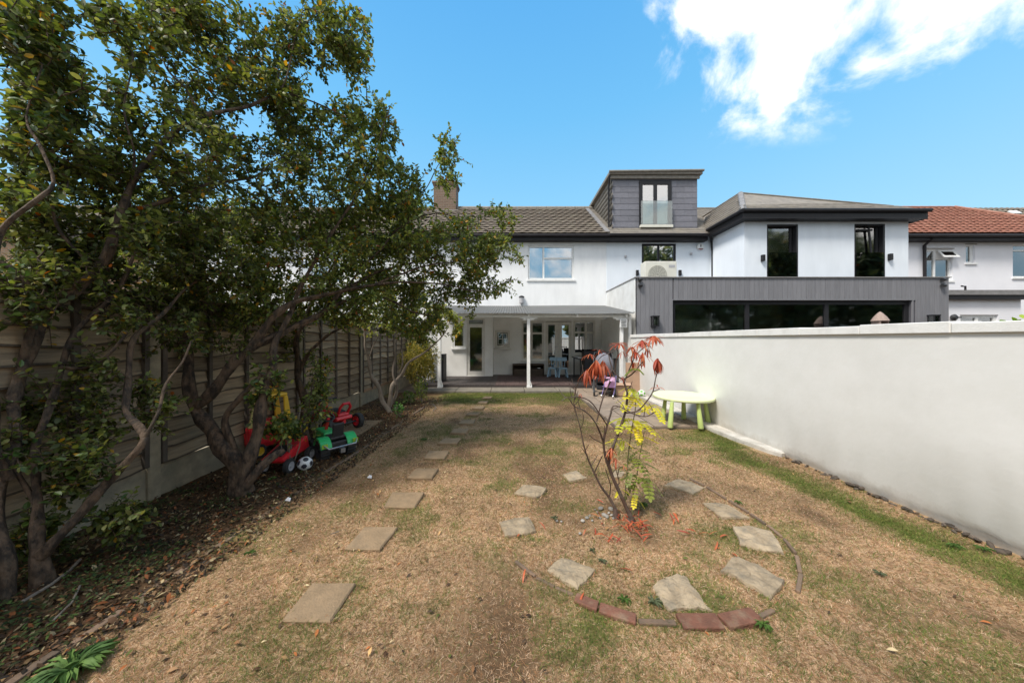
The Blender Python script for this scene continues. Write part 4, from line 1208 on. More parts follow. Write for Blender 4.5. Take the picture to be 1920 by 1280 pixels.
q = at(1790, 595, 9.42); MB().lathe([(.09, -.04), (.10, 0), (.05, .05)], q, 14, axis='y').tube([q, q+Vector((.2, 0, 0))], .02).build('satellite_bracket', M['black_plastic'], rh)

# brown roof further right, behind the hip
fb = thing('brown_roofed_house', 'brown tiled roof with a white skylight showing beyond the red hip', 'house', (20, 15.5, 0))
MB().box(17, 40, 14.6, 20, 0, 5.6).build('wall', M['render_right'], fb)
MB().add([(16.5, 14.2, 5.5), (40, 14.2, 5.5), (40, 17.6, 8.95), (19.0, 17.6, 8.95), (40, 21, 5.5), (16.5, 21, 5.5)], [(0, 1, 2, 3), (3, 2, 4, 5), (0, 3, 5), (1, 4, 2)]).build('roof', M['tile_brown'], fb)
roof_face('roof_tiles', (16.5, 14.2, 5.5), (1, 0, 0), [Vector((16.5, 14.2, 5.5)), Vector((32, 14.2, 5.5)), Vector((32, 17.6, 8.95)), Vector((19.0, 17.6, 8.95))], .3, .3, M['tile_brown'], fb)
q = at(1903, 398, 16.6); MB().obox(q, (.42, .3, .06), (.8, 0, 0)).build('skylight', M['white_upvc'], fb)

# left hand terrace -------------------------------------------------------
lh = thing('left_terraced_house', 'white terraced house with brown tiled roof half hidden by the big trees', 'house', (-8, YB, 0))
l1 = (X(690), X(750), 3.5, 4.75); l2 = (X(560), X(640), 3.5, 4.75); l3 = (X(420), X(480), 3.5, 4.75)
mb = MB(); wall_boxes(mb, -14.3, -3.21, YB+.02, YB+.3, 0, 5.2, [l1, l2, l3]); mb.box(-14.3, -14.0, YB+.3001, 17, 0, 5.2); mb.box(-14.3, -3.3, 17, 17.2, 0, 5.2)
mb.build('wall', M['render_white'], lh)
for w3 in (l1, l2, l3):
    window(lh, *w3, YB+.07, [(0, .36, 0, 1), (.36, 1, 0, .66), (.36, 1, .66, 1)], fw=.055, glass='glass_white', sill='white_upvc', room='room')
MB().add([(-14.5, 11.0, 5.19), (-3.22, 11.0, 5.19), (-3.22, ridge_y, ridge_z-.02), (-14.5, ridge_y, ridge_z-.02), (-14.5, 17.2, 5.19), (-3.22, 17.2, 5.19)],
         [(0, 1, 2, 3), (3, 2, 5, 4), (0, 3, 4), (1, 5, 2)]).build('roof', M['tile_brown'], lh)
tiles('roof_tiles', (-14.4, 11.0, 5.22), (1, 0, 0), sv, [(0, -.03), (11.1, -.03), (11.1, sl_), (0, sl_)], .30, .25, M['tile_brown'], lh, wave=.012, lift=.042)
ridge_run((-14.4, ridge_y, ridge_z), (-3.4, ridge_y, ridge_z), .11, M['trim_brown'], lh, name='ridge_tiles')
MB().box(-14.4, -3.22, 11.02, 11.06, 4.99, 5.2).build('fascia', M['black_upvc'], lh)
mb = MB(); mb.tube([(-14.4, 10.97, 5.14), (-3.24, 10.97, 5.14)], .055, 10); mb.build('gutter', M['black_upvc'], lh)

bh = thing('beige_brick_house', 'beige brick house with dark roof glimpsed over the fence at the far left', 'house', (-17, 9, 0))
MB().box(-22, -13.6, 9.0, 15, 0, 4.45).build('wall', M['brick_beige'], bh)
MB().add([(-22.4, 8.7, 4.4), (-13.3, 8.7, 4.4), (-13.3, 12, 6.6), (-22.4, 12, 6.6), (-13.3, 15.3, 4.4), (-22.4, 15.3, 4.4)], [(0, 1, 2, 3), (3, 2, 4, 5), (0, 3, 5), (1, 4, 2)]).build('roof', M['tile_brown'], bh)
roof_face('roof_tiles', (-22.4, 8.7, 4.42), (1, 0, 0), [Vector((-22.4, 8.7, 4.42)), Vector((-13.3, 8.7, 4.42)), Vector((-13.3, 12, 6.62)), Vector((-22.4, 12, 6.62))], .3, .3, M['tile_brown'], bh)

# ------------------------------------------------------------------ grass
def scatter_density(n, x0, x1, y0, y1, dens):
    x = RNG.uniform(x0, x1, n); y = RNG.uniform(y0, y1, n)
    k = RNG.random(n) < dens(x, y)
    return x[k], y[k]
def in_view(x, y, m=.25):
    return (np.abs(x) < y*960/F + m) & (y > .95)
def clear_of(x, y, polys, m=0.0):
    ok = np.ones(len(x), bool)
    for P in polys:
        P = np.array([(p[0], p[1]) for p in P]); ins = np.zeros(len(x), bool); n = len(P); k = n-1
        for i in range(n):
            c = ((P[i, 1] > y) != (P[k, 1] > y)) & (x < (P[k, 0]-P[i, 0])*(y-P[i, 1])/(P[k, 1]-P[i, 1]+1e-9)+P[i, 0])
            ins ^= c; k = i
        ok &= ~ins
    return ok

# stepping slabs of the path: image-space corners laid out on the lawn
PATH = [
    [(585,1092),(668,1092),(618,1165),(527,1163)], [(683,987),(746,987),(713,1029),(646,1028)], [(735,922),(796,922),(778,951),(719,949)],
    [(780,877),(822,878),(810,896),(763,895)], [(804,845),(842,845),(833,860),(794,859)], [(832,822),(864,822),(856,832),(820,832)],
    [(852,804),(880,804),(873,813),(844,812)], [(866,788),(892,787.5),(887,796),(859,795)], [(880,773.5),(901,773.5),(896,779),(873,778.5)],
    [(892,762),(909,762),(905,767),(885,766.5)], [(900,752.5),(916,752.5),(912,756.5),(895,756)], [(909,744),(923,744),(920,747.5),(904,747.2)]]
PATH_W = [[gr(*p, .02) for p in q] for q in PATH]
zz = lambda l: [(920+x/3, 860+y/3) for x, y in l]
RING = [
    zz([(405,80),(445,66),(480,60),(512,78),(543,98),(495,108),(445,118),(428,98)]),
    zz([(130,185),(160,158),(185,135),(250,140),(315,155),(300,180),(262,210),(200,200)]),
    zz([(48,345),(130,322),(215,315),(240,350),(255,392),(170,412),(80,425),(66,385)]),
    zz([(315,612),(355,570),(400,540),(455,556),(520,588),(590,612),(550,655),(515,690),(490,715),(435,690),(385,655)]),
    zz([(905,705),(975,655),(1050,630),(1100,640),(1125,690),(1180,745),(1205,800),(1245,832),(1170,822),(1090,825),(1010,838),(965,790)]),
    zz([(1290,612),(1330,575),(1350,545),(1390,532),(1430,555),(1500,575),(1580,625),(1655,665),(1620,720),(1575,768),(1510,725),(1440,690),(1380,645)]),
    zz([(1360,368),(1440,362),(1510,378),(1575,392),(1620,450),(1650,515),(1560,500),(1480,488),(1400,465),(1385,420)]),
    zz([(1190,240),(1260,236),(1330,245),(1400,285),(1460,320),(1380,318),(1300,318),(1250,280)]),
    zz([(975,138),(1020,118),(1060,105),(1130,122),(1205,155),(1175,168),(1140,190),(1060,160)]),
    [(1146,884),(1158,879),(1172,883),(1166,891),(1150,892)]]
RING_W = [[gr(*p, .03) for p in q] for q in RING]
path_lab = [
    'largest-looking square buff slab, nearest the camera on the left stepping path', 'square buff slab next beyond the nearest one of the stepping path',
    'third square slab of the path, level with the ball end of the leafy bed', 'pale buff slab of the path just before the line of the football',
    'fifth slab of the stepping path counting from the camera', 'sixth slab of the stepping path, level with the green toy tractor',
    'seventh slab of the stepping path, beside the red pedal kart', 'eighth slab of the stepping path, midway to the deck',
    'fourth stepping slab counting back from the deck', 'third stepping slab counting back from the deck, on greener grass',
    'second stepping slab from the deck, set in green grass', 'small far slab nearest the deck in the green grass']
for P, lb in zip(PATH_W, path_lab):
    c = sum(P, Vector())/4
    P2 = []
    for i in range(4):
        a, b = P[i], P[(i+1) % 4]
        for t in (0, .33, .66):
            q = a.lerp(b, t); s = .004 if t else .002
            P2.append((q.x+random.uniform(-s, s), q.y+random.uniform(-s, s)))
    o = MB().prism(P2[::-1] if (P[1]-P[0]).cross(P[2]-P[0]).z < 0 else P2, -.03, .022+.014*min(1, max(0, (c.y-3)/2)), inset=.008).build('stepping_slab', M['slab'], loc=(c.x, c.y, 0))
    tag(o, lb, 'paving slab', 'square slabs of the stepping path')
ring_lab = [
    'small pale grey stone lying behind left of the red-leaved shrub', 'small whitish stone left of the shrub, farther of the two beside the path side',
    'flat squarish grey stone directly left of the shrub base', 'rough diamond shaped grey stone at the lower left of the brick circle',
    'large irregular grey stone nearest the camera, above the two red bricks', 'big buff riven stone at the lower right of the circle',
    'large oval riven stone right of the shrub with a dark crack', 'pale half sunken stone at upper right beside the green tuft',
    'raised grey stone with a dark broken edge at the back right of the circle', 'tiny pale stone seen just behind the shrub stems']
def rough_stone(P, name, label):
    P = P[:]
    n = 0; Q = []
    for i in range(len(P)):
        a, b = P[i], P[(i+1) % len(P)]
        Q.append(Vector((a.x, a.y))); m_ = a.lerp(b, .5); Q.append(Vector((m_.x+random.uniform(-.006, .006), m_.y+random.uniform(-.006, .006))))
    c = sum(Q, Vector((0, 0)))/len(Q)
    area = sum(Q[i].x*Q[(i+1) % len(Q)].y-Q[(i+1) % len(Q)].x*Q[i].y for i in range(len(Q)))
    if area < 0: Q.reverse()
    n = len(Q); vs, fs = [], []
    rings = [(1.0, -.03), (1.0, .008), (.975, .018), (.75, .021), (.5, .022), (.25, .023)]
    for r, z in rings:
        for q in Q:
            p = c + (q-c)*r
            jz = float(fbm(p.x*3, p.y*3, 6)-.5)*.022 if r < .99 else 0
            step = .006 if float(vnoise(p.x*2+5, p.y*9+i, 3)) > .55 and r < .97 else 0
            vs.append((p.x, p.y, z + jz + step + (random.uniform(-.003, .003) if r == 1.0 and z > 0 else 0)))
    for k in range(len(rings)-1):
        for i in range(n):
            j = (i+1) % n
            fs.append((k*n+i, k*n+j, (k+1)*n+j, (k+1)*n+i))
    vs.append((c.x, c.y, .023)); t = len(vs)-1
    k = len(rings)-1
    for i in range(n): fs.append((k*n+i, k*n+(i+1) % n, t))
    o = MB().add(vs, fs).build(name, M['stone'], loc=(c.x, c.y, 0))
    tag(o, label, 'stone', 'grey stones set in a circle round the shrub')
    return o
for P, lb in zip(RING_W, ring_lab): rough_stone(P, 'flat_stone', lb)

# circle of bricks
bc, br = Vector((1.02, 2.50)), 1.0
ring = thing('brick_circle', 'partly buried circle of worn red bricks around the red-leaved shrub and stones', 'edging', (bc.x, bc.y, 0))
def ring_brick(p0, p1, w, z, name='brick'):
    a, b = gr(*p0, z*.5), gr(*p1, z*.5)
    c = (a+b)/2; L_ = (b-a).length; an = math.atan2(b.y-a.y, b.x-a.x)
    o = MB().obox((0, 0, 0), (L_, w, .06)).build(name, M['brick' if w > .05 else 'edging'], ring, world=False, bevel=.006)
    o.location = (c.x-bc.x, c.y-bc.y, z-.03); o.rotation_euler = (random.uniform(-.05, .05), random.uniform(-.03, .03), an)
BZ = lambda x, y: (920+x/3, 860+y/3)
ring_brick(BZ(475, 782), BZ(603, 832), .062, .022); ring_brick(BZ(612, 838), BZ(818, 905), .062, .022)
ring_brick(BZ(832, 918), BZ(1042, 926), .03, .02); ring_brick(BZ(1062, 915), BZ(1292, 920), .082, .026); ring_brick(BZ(1310, 920), BZ(1500, 880), .082, .026)
for a, b in (((140,572),(250,660)), ((255,668),(360,720)), ((365,722),(465,765)), ((1505,890),(1590,852)), ((1727,745),(1745,650)), ((1742,640),(1722,545)), ((1715,530),(1650,450)), ((1640,440),(1560,375)), ((1545,365),(1460,310)), ((1450,300),(1340,235)), ((1325,225),(1215,158)), ((1200,150),(1120,112))):
    ring_brick(BZ(*a), BZ(*b), .022, .012 if a[0] < 500 else .018)

ALLP = PATH_W + RING_W
# grass blades
def blades(name, x, y, length, width, up, col, kind='stuff'):
    n = len(x)
    th = RNG.uniform(0, 2*PI, n); up = np.clip(up, .06, .98)
    dx, dy = np.cos(th)*np.sqrt(1-up**2), np.sin(th)*np.sqrt(1-up**2)
    bend = RNG.uniform(.1, .6, n)
    z0 = height(x, y) + .001
    px_, py_ = -np.sin(th)*width/2, np.cos(th)*width/2
    b = np.stack([x, y, z0], -1); s = np.stack([px_, py_, np.zeros(n)], -1)
    m = b + np.stack([dx, dy, up], -1)*(length*.55)[:, None]
    t = m + np.stack([dx*(1+bend)*.5, dy*(1+bend)*.5, up*(1-bend)*.5], -1)*(length*.8)[:, None]
    v = np.stack([b-s, b+s, m+s*.8, m-s*.8, t], 1).reshape(-1, 3)
    i = np.arange(n)[:, None]*5
    f = np.concatenate([i+np.array([[0, 1, 2]]), i+np.array([[0, 2, 3]]), i+np.array([[3, 2, 4]])])
    c = np.repeat(col, 5, axis=0)
    o = np_mesh(name, v, f, M['grassblade'], col=c)
    return tag(o, kind=kind)
def straw_cols(n, g):
    base = np.array([lin(198, 166, 128), lin(174, 140, 104), lin(150, 117, 84), lin(216, 190, 156), lin(126, 99, 70), lin(164, 122, 82)])*.72
    c = base[RNG.integers(0, len(base), n)]*np.array([1.24, 1.2, 1.24])
    gb_ = np.array([lin(92, 112, 44), lin(74, 96, 36), lin(112, 126, 58), lin(126, 124, 66), lin(112, 108, 60)])*.8
    gc = gb_[RNG.integers(0, len(gb_), n)]
    k = (RNG.random(n) < g)[:, None]
    c = np.where(k, gc, c)*RNG.uniform(.7, 1.2, (n, 1))
    return c, k[:, 0]
N_ = 900000
x = RNG.uniform(-2.3, 3.32, N_); y = 1.0 + 7.15*RNG.random(N_)**1.9
g_, s_ = greenness(x, y), soilness(x, y)
keep = in_view(x, y) & (x > edge_x(y)+RNG.normal(0, .03, N_)) & (RNG.random(N_) > s_*.9*(1-g_)) & clear_of(x, y, ALLP)
keep &= ~((x > 1.64) & (x < 3.1) & (y > 4.86)) & ~((x > 3.1) & (y > 3.75))
keep &= RNG.random(N_) < (.42 + .58*fbm(x, y, 9)*1.3)
x, y, g_ = x[keep], y[keep], g_[keep]
n = len(x)
col, isg = straw_cols(n, np.clip(g_*1.15+.04, 0, .95))
col = col*(.62+.76*fbm(x+5, y+2, 2.3))[:, None]*(.8+.4*vnoise(x, y, 14))[:, None]
ln = np.where(isg, RNG.uniform(.018, .042, n), RNG.uniform(.010, .032, n))*(1-.15*(y > 4))
wd = (.0009 + .0005*y)*RNG.uniform(.7, 1.3, n)
upv = np.where(isg, RNG.uniform(.25, .85, n), np.abs(RNG.normal(.05, .22, n)))
blades('grass', x, y, ln, wd, upv, col)
# tufts that lap over the slab edges
ex, ey = [], []
for P in ALLP:
    for i in range(len(P)):
        a, b = P[i], P[(i+1) % len(P)]
        k = int((b-a).length*260)
        k = int(k*(1.5 if a.y < 3.6 else .3)); t = RNG.random(k)
        ex.append(a.x+(b.x-a.x)*t + RNG.normal(0, .011, k)); ey.append(a.y+(b.y-a.y)*t + RNG.normal(0, .011, k))
ex, ey = np.concatenate(ex), np.concatenate(ey)
kk = (RNG.random(len(ex)) < .6 + 1.0*sst(.45, .7, fbm(ex, ey, 8)))
ex, ey = ex[kk], ey[kk]
col, isg = straw_cols(len(ex), np.clip(greenness(ex, ey)+.15, 0, 1))
blades('edge_grass', ex, ey, RNG.uniform(.02, .045, len(ex)), np.full(len(ex), .0028), RNG.uniform(.2, .8, len(ex)), col)
# clods and crumbs of soil and thatch
def flakes(name, x, y, size, col, matn, tilt=.5, z=0.0, lenr=1.6):
    n = len(x)
    th = RNG.uniform(0, 2*PI, n); ti = RNG.normal(0, tilt, n)
    u = np.stack([np.cos(th)*np.cos(ti), np.sin(th)*np.cos(ti), np.sin(ti)], -1)
    w = np.stack([-np.sin(th), np.cos(th), RNG.normal(0, tilt*.6, n)], -1)
    c = np.stack([x, y, height(x, y)+.006+z + np.abs(RNG.normal(0, .008, n))], -1)
    s = size[:, None]
    cup = np.zeros((n, 3)); cup[:, 2] = RNG.uniform(.05, .3, n)*size
    v = np.stack([c-u*s*lenr/2, c+w*s*.3-u*s*.1+cup, c+w*s*.26+u*s*.35+cup*.7, c+u*s*lenr/2, c-w*s*.28+u*s*.3+cup*.6, c-w*s*.3-u*s*.15+cup], 1).reshape(-1, 3)
    i = np.arange(n)[:, None]*6
    f = np.concatenate([i+np.array([[0, 1, 5]]), i+np.array([[1, 2, 5]]), i+np.array([[2, 4, 5]]), i+np.array([[2, 3, 4]])])
    return tag(np_mesh(name, v, f, M[matn], col=np.repeat(col, 6, axis=0)), kind='stuff')
n = 24000
y = .9 + 6.6*RNG.random(n)**1.4
x = FENCE_X+.05 + RNG.random(n)**.8*(edge_x(y)-FENCE_X+.15)
kk = in_view(x, y, .3); x, y = x[kk], y[kk]; n = len(x)
lc = np.array([lin(146, 112, 78), lin(120, 86, 56), lin(92, 66, 44), lin(176, 140, 92), lin(160, 96, 52), lin(70, 54, 38), lin(84, 92, 42), lin(190, 170, 130), lin(60, 48, 36), lin(76, 58, 42)])
flakes('leaf_litter', x, y, RNG.uniform(.006, .026, n)*(1+.5*(RNG.random(n) < .1)), lc[RNG.integers(0, len(lc), n)]*RNG.uniform(.2, .75, (n, 1))**1.1, 'litter')
n = 2600
y = 1.0 + 6.5*RNG.random(n)**1.7; x = RNG.uniform(-2.1, 3.3, n)
kk = in_view(x, y, .3) & (RNG.random(n) < np.exp(-(x+2.0)/1.1)+.12); x, y = x[kk], y[kk]; n = len(x)
flakes('lawn_litter', x, y, RNG.uniform(.008, .026, n), lc[RNG.integers(0, len(lc), n)]*RNG.uniform(.6, 1.3, (n, 1)), 'litter', tilt=.3)
# low creeping ground cover in the bed near the camera
n = 4200
y = 1.0 + 1.9*RNG.random(n); x = FENCE_X+.1 + RNG.random(n)*1.0
kk = in_view(x, y, .3) & (x < edge_x(y)-.12) & (fbm(x, y, 3) > .50); x, y = x[kk], y[kk]; n = len(x)
gl = np.array([lin(62, 84, 36), lin(46, 66, 28), lin(84, 104, 46)])
flakes('ground_cover', x, y, RNG.uniform(.008, .02, n), gl[RNG.integers(0, 3, n)]*RNG.uniform(.35, .9, (n, 1)), 'litter', tilt=.35, z=.015)

# ------------------------------------------------------------------ leaves and trees
# one folded leaf: x along, y across, z up
LT = np.array([(0, 0, 0), (.33, .27, .07), (.33, 0, 0), (.33, -.27, .07), (.70, .23, .05), (.70, 0, -.015), (.70, -.23, .05), (1, 0, -.06)])
LF = np.array([(0, 2, 1), (0, 3, 2), (1, 2, 5), (1, 5, 4), (2, 3, 6), (2, 6, 5), (4, 5, 7), (5, 6, 7)])
def leaf_mesh_data(name, m, w=1.0):
    me = bpy.data.meshes.new(name)
    me.from_pydata([(a, b*w, c) for a, b, c in LT], [], [tuple(int(i) for i in f) for f in LF]); me.materials.append(m); me.update()
    return me
def norm(v): return v/np.maximum(np.linalg.norm(v, axis=-1, keepdims=True), 1e-9)
def leaves(name, pos, d, up, L_, W_, col, parent, m='leaf'):
    d = norm(d); s = norm(np.cross(up, d)); u = np.cross(d, s)
    v = pos[:, None] + d[:, None]*(LT[None, :, 0:1]*L_[:, None, None]) + s[:, None]*(LT[None, :, 1:2]*W_[:, None, None]) + u[:, None]*(LT[None, :, 2:3]*L_[:, None, None])
    n = len(pos)
    f = (LF[None] + (np.arange(n)*8)[:, None, None]).reshape(-1, 3)
    return np_mesh(name, v.reshape(-1, 3), f, M[m], parent, col=np.repeat(col, 8, axis=0), kind='stuff')

def smooth(pts, step=.05):
    """Catmull-Rom through (point, radius) pairs"""
    P = [Vector(p[0]) for p in pts]; R = [p[1] for p in pts]
    out, rr = [], []
    for i in range(len(P)-1):
        a, b, c, d = P[max(i-1, 0)], P[i], P[i+1], P[min(i+2, len(P)-1)]
        k = max(2, int((c-b).length/step))
        for j in range(k):
            t = j/k
            q = .5*((2*b) + (c-a)*t + (2*a-5*b+4*c-d)*t*t + (3*b-a-3*c+d)*t**3)
            out.append(q); rr.append(R[i]*(1-t)+R[i+1]*t)
    out.append(P[-1]); rr.append(R[-1])
    return out, rr

GREENS = np.array([lin(106, 120, 52), lin(88, 104, 46), lin(122, 132, 60), lin(80, 94, 46), lin(140, 144, 76), lin(96, 108, 60)])
def leaf_colours(n, yellow, bright=1.0, warm=0.0):
    c = GREENS[RNG.integers(0, len(GREENS), n)]*RNG.uniform(.55, 1.15, (n, 1))*bright
    c = c*(1-warm) + np.array(lin(150, 140, 50))*warm
    r = RNG.random(n)
    c[r < yellow] = np.array(lin(190, 150, 52))*RNG.uniform(.6, 1, (int((r < yellow).sum()), 1))
    o = (r > yellow) & (r < yellow*1.3)
    c[o] = np.array(lin(160, 96, 46))*RNG.uniform(.5, 1, (int(o.sum()), 1))
    return c

def tree(name, label, base, limbs, blobs, bark='bark', group=None, leafL=.05, yellow=.03, bright=1.0, warm=0.0, singles=0, spacing=.022, twig_r=.0045, wobble=.012, perc=13, dens=1.9, back=.10, gap=.02, limb_k=1.0):
    """limbs: lists of (px, py, depth, radius); blobs: (px, py, depth, rx, ry, rdepth, clusters)"""
    blobs = [b[:6] + (int(b[6]*dens),) for b in blobs]
    t = thing(name, label, 'tree', base, 0, group)
    nodes, mb = [], MB()
    for li, l in enumerate(limbs):
        pts, rr = smooth([(at(a, b, d), r*limb_k) for a, b, d, r in l], .045)
        ph = random.uniform(0, 9)
        pts = [p + Vector((math.sin(i*.55+ph), math.cos(i*.47+ph), math.sin(i*.38+ph*2)))*wobble*min(1, .35+r*14) for i, (p, r) in enumerate(zip(pts, rr))]
        r2 = [r*(1+.13*math.sin(i*.9+ph)+random.uniform(-.06, .06)) for i, r in enumerate(rr)]
        mb.tube(pts, r2, 18 if rr[0] > .02 else 7, ridge=.10 if rr[0] > .02 else .05)
        nodes += [np.array(p) for p in pts[2:]]
    mb.build('trunk', M[bark], t, sharp=80)
    nodes = np.array(nodes)
    C, Rr = [], []
    for (px, py, d, rx, ry, rd, k) in blobs:
        for _ in range(k):
            for _try in range(60):
                a, b, c = random.uniform(-1, 1), random.uniform(-1, 1), random.uniform(-1, 1)
                if a*a+b*b+c*c >= 1: continue
                dd = d + back + c*rd
                q_ = at(px + a*rx, py + b*ry, max(dd, 1.15))
                if mnoise.noise(q_*3.1 + Vector((d, 0, 5))) > gap - .35*_try/60: break
            C.append(np.array(q_))
    C = np.array(C)
    d0 = np.array([np.min(np.sum((nodes-c)**2, 1)) for c in C])
    order = np.argsort(d0)
    tw = MB(); cap = 40000
    buf = np.zeros((len(nodes)+len(C)*8, 3)); buf[:len(nodes)] = nodes; cnt = len(nodes)
    LP, LD, LU = [], [], []
    for ci in order:
        c = C[ci]
        dist = np.sum((buf[:cnt]-c)**2, 1)
        j = int(np.argmin(dist)); p = buf[j]; L_ = math.sqrt(dist[j])
        v = c-p
        # a curved twig from the branch to the cluster and on through it
        outd = v/(L_+1e-6)
        tip = c + (outd*.5 + RNG.normal(0, .5, 3) + np.array([0.1, -.05, .12]))*RNG.uniform(.06, .15)
        mid = p + v*.5 + RNG.normal(0, .12*L_, 3) + np.array([0, 0, .08*L_])
        k = max(3, int(L_/.06)+2)
        path = []
        for i in range(k+1):
            s = i/k
            q = (1-s)**2*p + 2*s*(1-s)*mid + s*s*c
            path.append(q)
        path.append(c + (tip-c)*.5 + RNG.normal(0, .008, 3)); path.append(tip)
        r0 = min(.011, twig_r*(1+L_*1.6))
        tw.tube(path, [r0*(1-.75*i/(len(path)-1)) for i in range(len(path))], 4, cap=False)
        for q in path[1:-1][:8]:
            if cnt < len(buf): buf[cnt] = q; cnt += 1
        # leaves alternate along the outer part
        start = max(0, len(path)-1-max(4, int(.20/.06)+2))
        pp = np.array(path[start:])
        seg = np.linalg.norm(np.diff(pp, axis=0), axis=1); tot = seg.sum(); cum = np.concatenate([[0], np.cumsum(seg)])
        nl = max(perc-3, min(perc+5, int(tot/spacing)))
        side = RNG.normal(0, 1, 3)
        for q in range(nl):
            s = tot*(q+.6)/nl
            ii = min(np.searchsorted(cum, s)-1, len(seg)-1); ii = max(ii, 0)
            f = (s-cum[ii])/max(seg[ii], 1e-6)
            P = pp[ii]+(pp[ii+1]-pp[ii])*f
            td = (pp[ii+1]-pp[ii])/max(seg[ii], 1e-6)
            sd = np.cross(td, side); sd /= np.linalg.norm(sd)+1e-6
            if q % 2: sd = -sd
            D = td*.55 + sd*.8 + RNG.normal(0, .28, 3) + np.array([0, 0, -.12])
            LP.append(P); LD.append(D); LU.append(np.array([0, 0, 1.0])+RNG.normal(0, .45, 3))
            if q % 4 == 3: side = RNG.normal(0, 1, 3)
    tw.build('twigs', M[bark], t, sharp=180)['kind'] = 'stuff'
    LP, LD, LU = np.array(LP), np.array(LD), np.array(LU)
    n = len(LP)
    L_ = RNG.uniform(.62, 1.2, n)*leafL; W_ = L_*RNG.uniform(.85, 1.15, n)
    col = leaf_colours(n, yellow, bright, warm)
    if singles:
        px_ = np.abs(LP[:, 0])/LP[:, 1] < 960/F
        py_ = np.abs(LP[:, 2]-H)/LP[:, 1] < 640/F
        dist = np.where(px_ & py_, LP[:, 1]/L_, 1e9)
        pick = np.argsort(dist)[:singles]
        ms = [leaf_mesh_data('leaf', M['leaf_single'], w) for w in (.85, 1.0, 1.15)]
        for i in pick:
            d = Vector(LD[i]).normalized(); u = Vector(LU[i]); s = u.cross(d).normalized(); u = d.cross(s)
            o = bpy.data.objects.new('leaf', random.choice(ms)); COL.objects.link(o); o.parent = t
            Mx = Matrix((d, s, u)).transposed().to_4x4()
            o.rotation_euler = Mx.to_euler(); o.location = Vector(LP[i]) - t.location; o.scale = (L_[i],)*3
        keep = np.ones(n, bool); keep[pick] = False
        LP, LD, LU, L_, W_, col = LP[keep], LD[keep], LU[keep], L_[keep], W_[keep], col[keep]
    leaves('foliage', LP, LD, LU, L_, W_, col, t)
    return t, n
M['leaf_single'] = random_ramp_mat('single tree leaf', [lin(54, 76, 30), lin(70, 94, 36), lin(48, 68, 30), lin(88, 106, 44), lin(60, 84, 34), lin(78, 98, 40), lin(52, 74, 34), lin(170, 132, 40)], trans=.2)

# branches measured against the photograph, set out at their real distance
mid_l = [
    [(455,948,2.78,.105),(450,905,2.78,.085),(442,862,2.8,.08),(405,815,2.82,.062),(375,785,2.85,.055),(364,745,2.9,.05),(352,695,2.9,.045),(345,640,2.95,.038),(352,585,3.0,.032),(375,520,3.05,.026),(400,450,3.1,.02)],
    [(372,760,2.86,.05),(412,711,2.9,.047),(462,661,3.0,.045),(500,635,3.1,.042),(545,615,3.25,.038),(582,600,3.4,.034),(612,580,3.5,.031),(640,548,3.65,.027),(670,530,3.8,.022),(705,512,3.95,.017),(760,495,4.1,.012),(830,480,4.3,.008)],
    [(590,597,3.42,.026),(625,575,3.55,.022),(665,558,3.7,.019),(705,554,3.85,.016),(738,566,4.0,.013),(775,585,4.15,.010),(820,592,4.3,.007)],
    [(462,661,3.0,.035),(500,605,3.05,.034),(545,572,3.15,.031),(590,556,3.3,.027),(640,545,3.45,.022),(700,535,3.6,.017),(765,528,3.8,.013),(840,535,4.1,.010),(900,545,4.3,.007),(960,525,4.45,.005)],
    [(455,920,2.78,.07),(468,860,2.8,.058),(482,800,2.85,.05),(496,745,2.9,.044),(508,690,3.0,.038),(520,640,3.1,.03),(555,560,3.2,.022),(600,470,3.3,.017),(660,380,3.4,.013),(700,300,3.5,.009),(730,200,3.5,.006)],
    [(455,915,2.76,.045),(480,888,2.78,.04),(505,862,2.85,.034),(530,845,2.95,.022)],
    [(440,840,2.79,.03),(420,790,2.8,.03),(455,745,2.82,.022),(490,700,2.85,.015)],
    [(640,548,3.65,.016),(700,480,3.8,.013),(760,420,4.0,.011),(820,400,4.2,.009),(880,420,4.35,.006),(940,440,4.5,.004)],
    [(700,535,3.6,.012),(790,500,3.9,.010),(860,490,4.15,.008),(950,470,4.45,.004)],
    [(760,420,4.0,.008),(800,350,4.05,.007),(835,290,4.1,.005),(865,250,4.1,.003)],
]
mid_b = [(800,470,4.2,130,85,.4,250),(905,500,4.45,80,65,.35,150),(700,420,3.8,135,105,.45,230),(610,300,3.4,120,120,.4,170),(835,310,4.1,32,62,.2,40),(925,425,4.5,42,45,.2,40),
         (560,470,3.4,150,95,.4,190),(640,570,3.7,110,45,.35,100),(820,572,4.35,85,40,.35,90),(690,270,3.6,55,95,.25,80),(740,350,3.8,55,65,.3,70),(660,90,3.2,35,75,.2,45),(760,610,4.3,60,22,.3,40),(450,560,3.1,90,60,.3,90),(400,548,3.0,100,32,.2,60),(410,562,3.3,80,24,.3,45),(330,560,3.0,70,30,.2,30),(330,470,3.2,120,80,.4,110),(480,430,3.6,110,70,.4,110),(690,520,4.2,110,60,.4,110),(760,430,4.4,60,60,.3,60),(250,380,3.3,90,70,.3,50),
         (515,800,3.0,30,30,.12,18),(500,720,2.85,40,60,.15,18),(590,745,3.5,28,60,.2,16)]
t1, n1 = tree('spreading_tree', 'multi-stemmed tree standing mid-bed whose crown reaches right towards the house window', (at(455, 940, 2.78).x, 2.78, 0), mid_l, mid_b, group='trees along the fence', yellow=.035, leafL=.052, singles=280, bright=1.12, dens=2.3, gap=-.04, limb_k=.9)

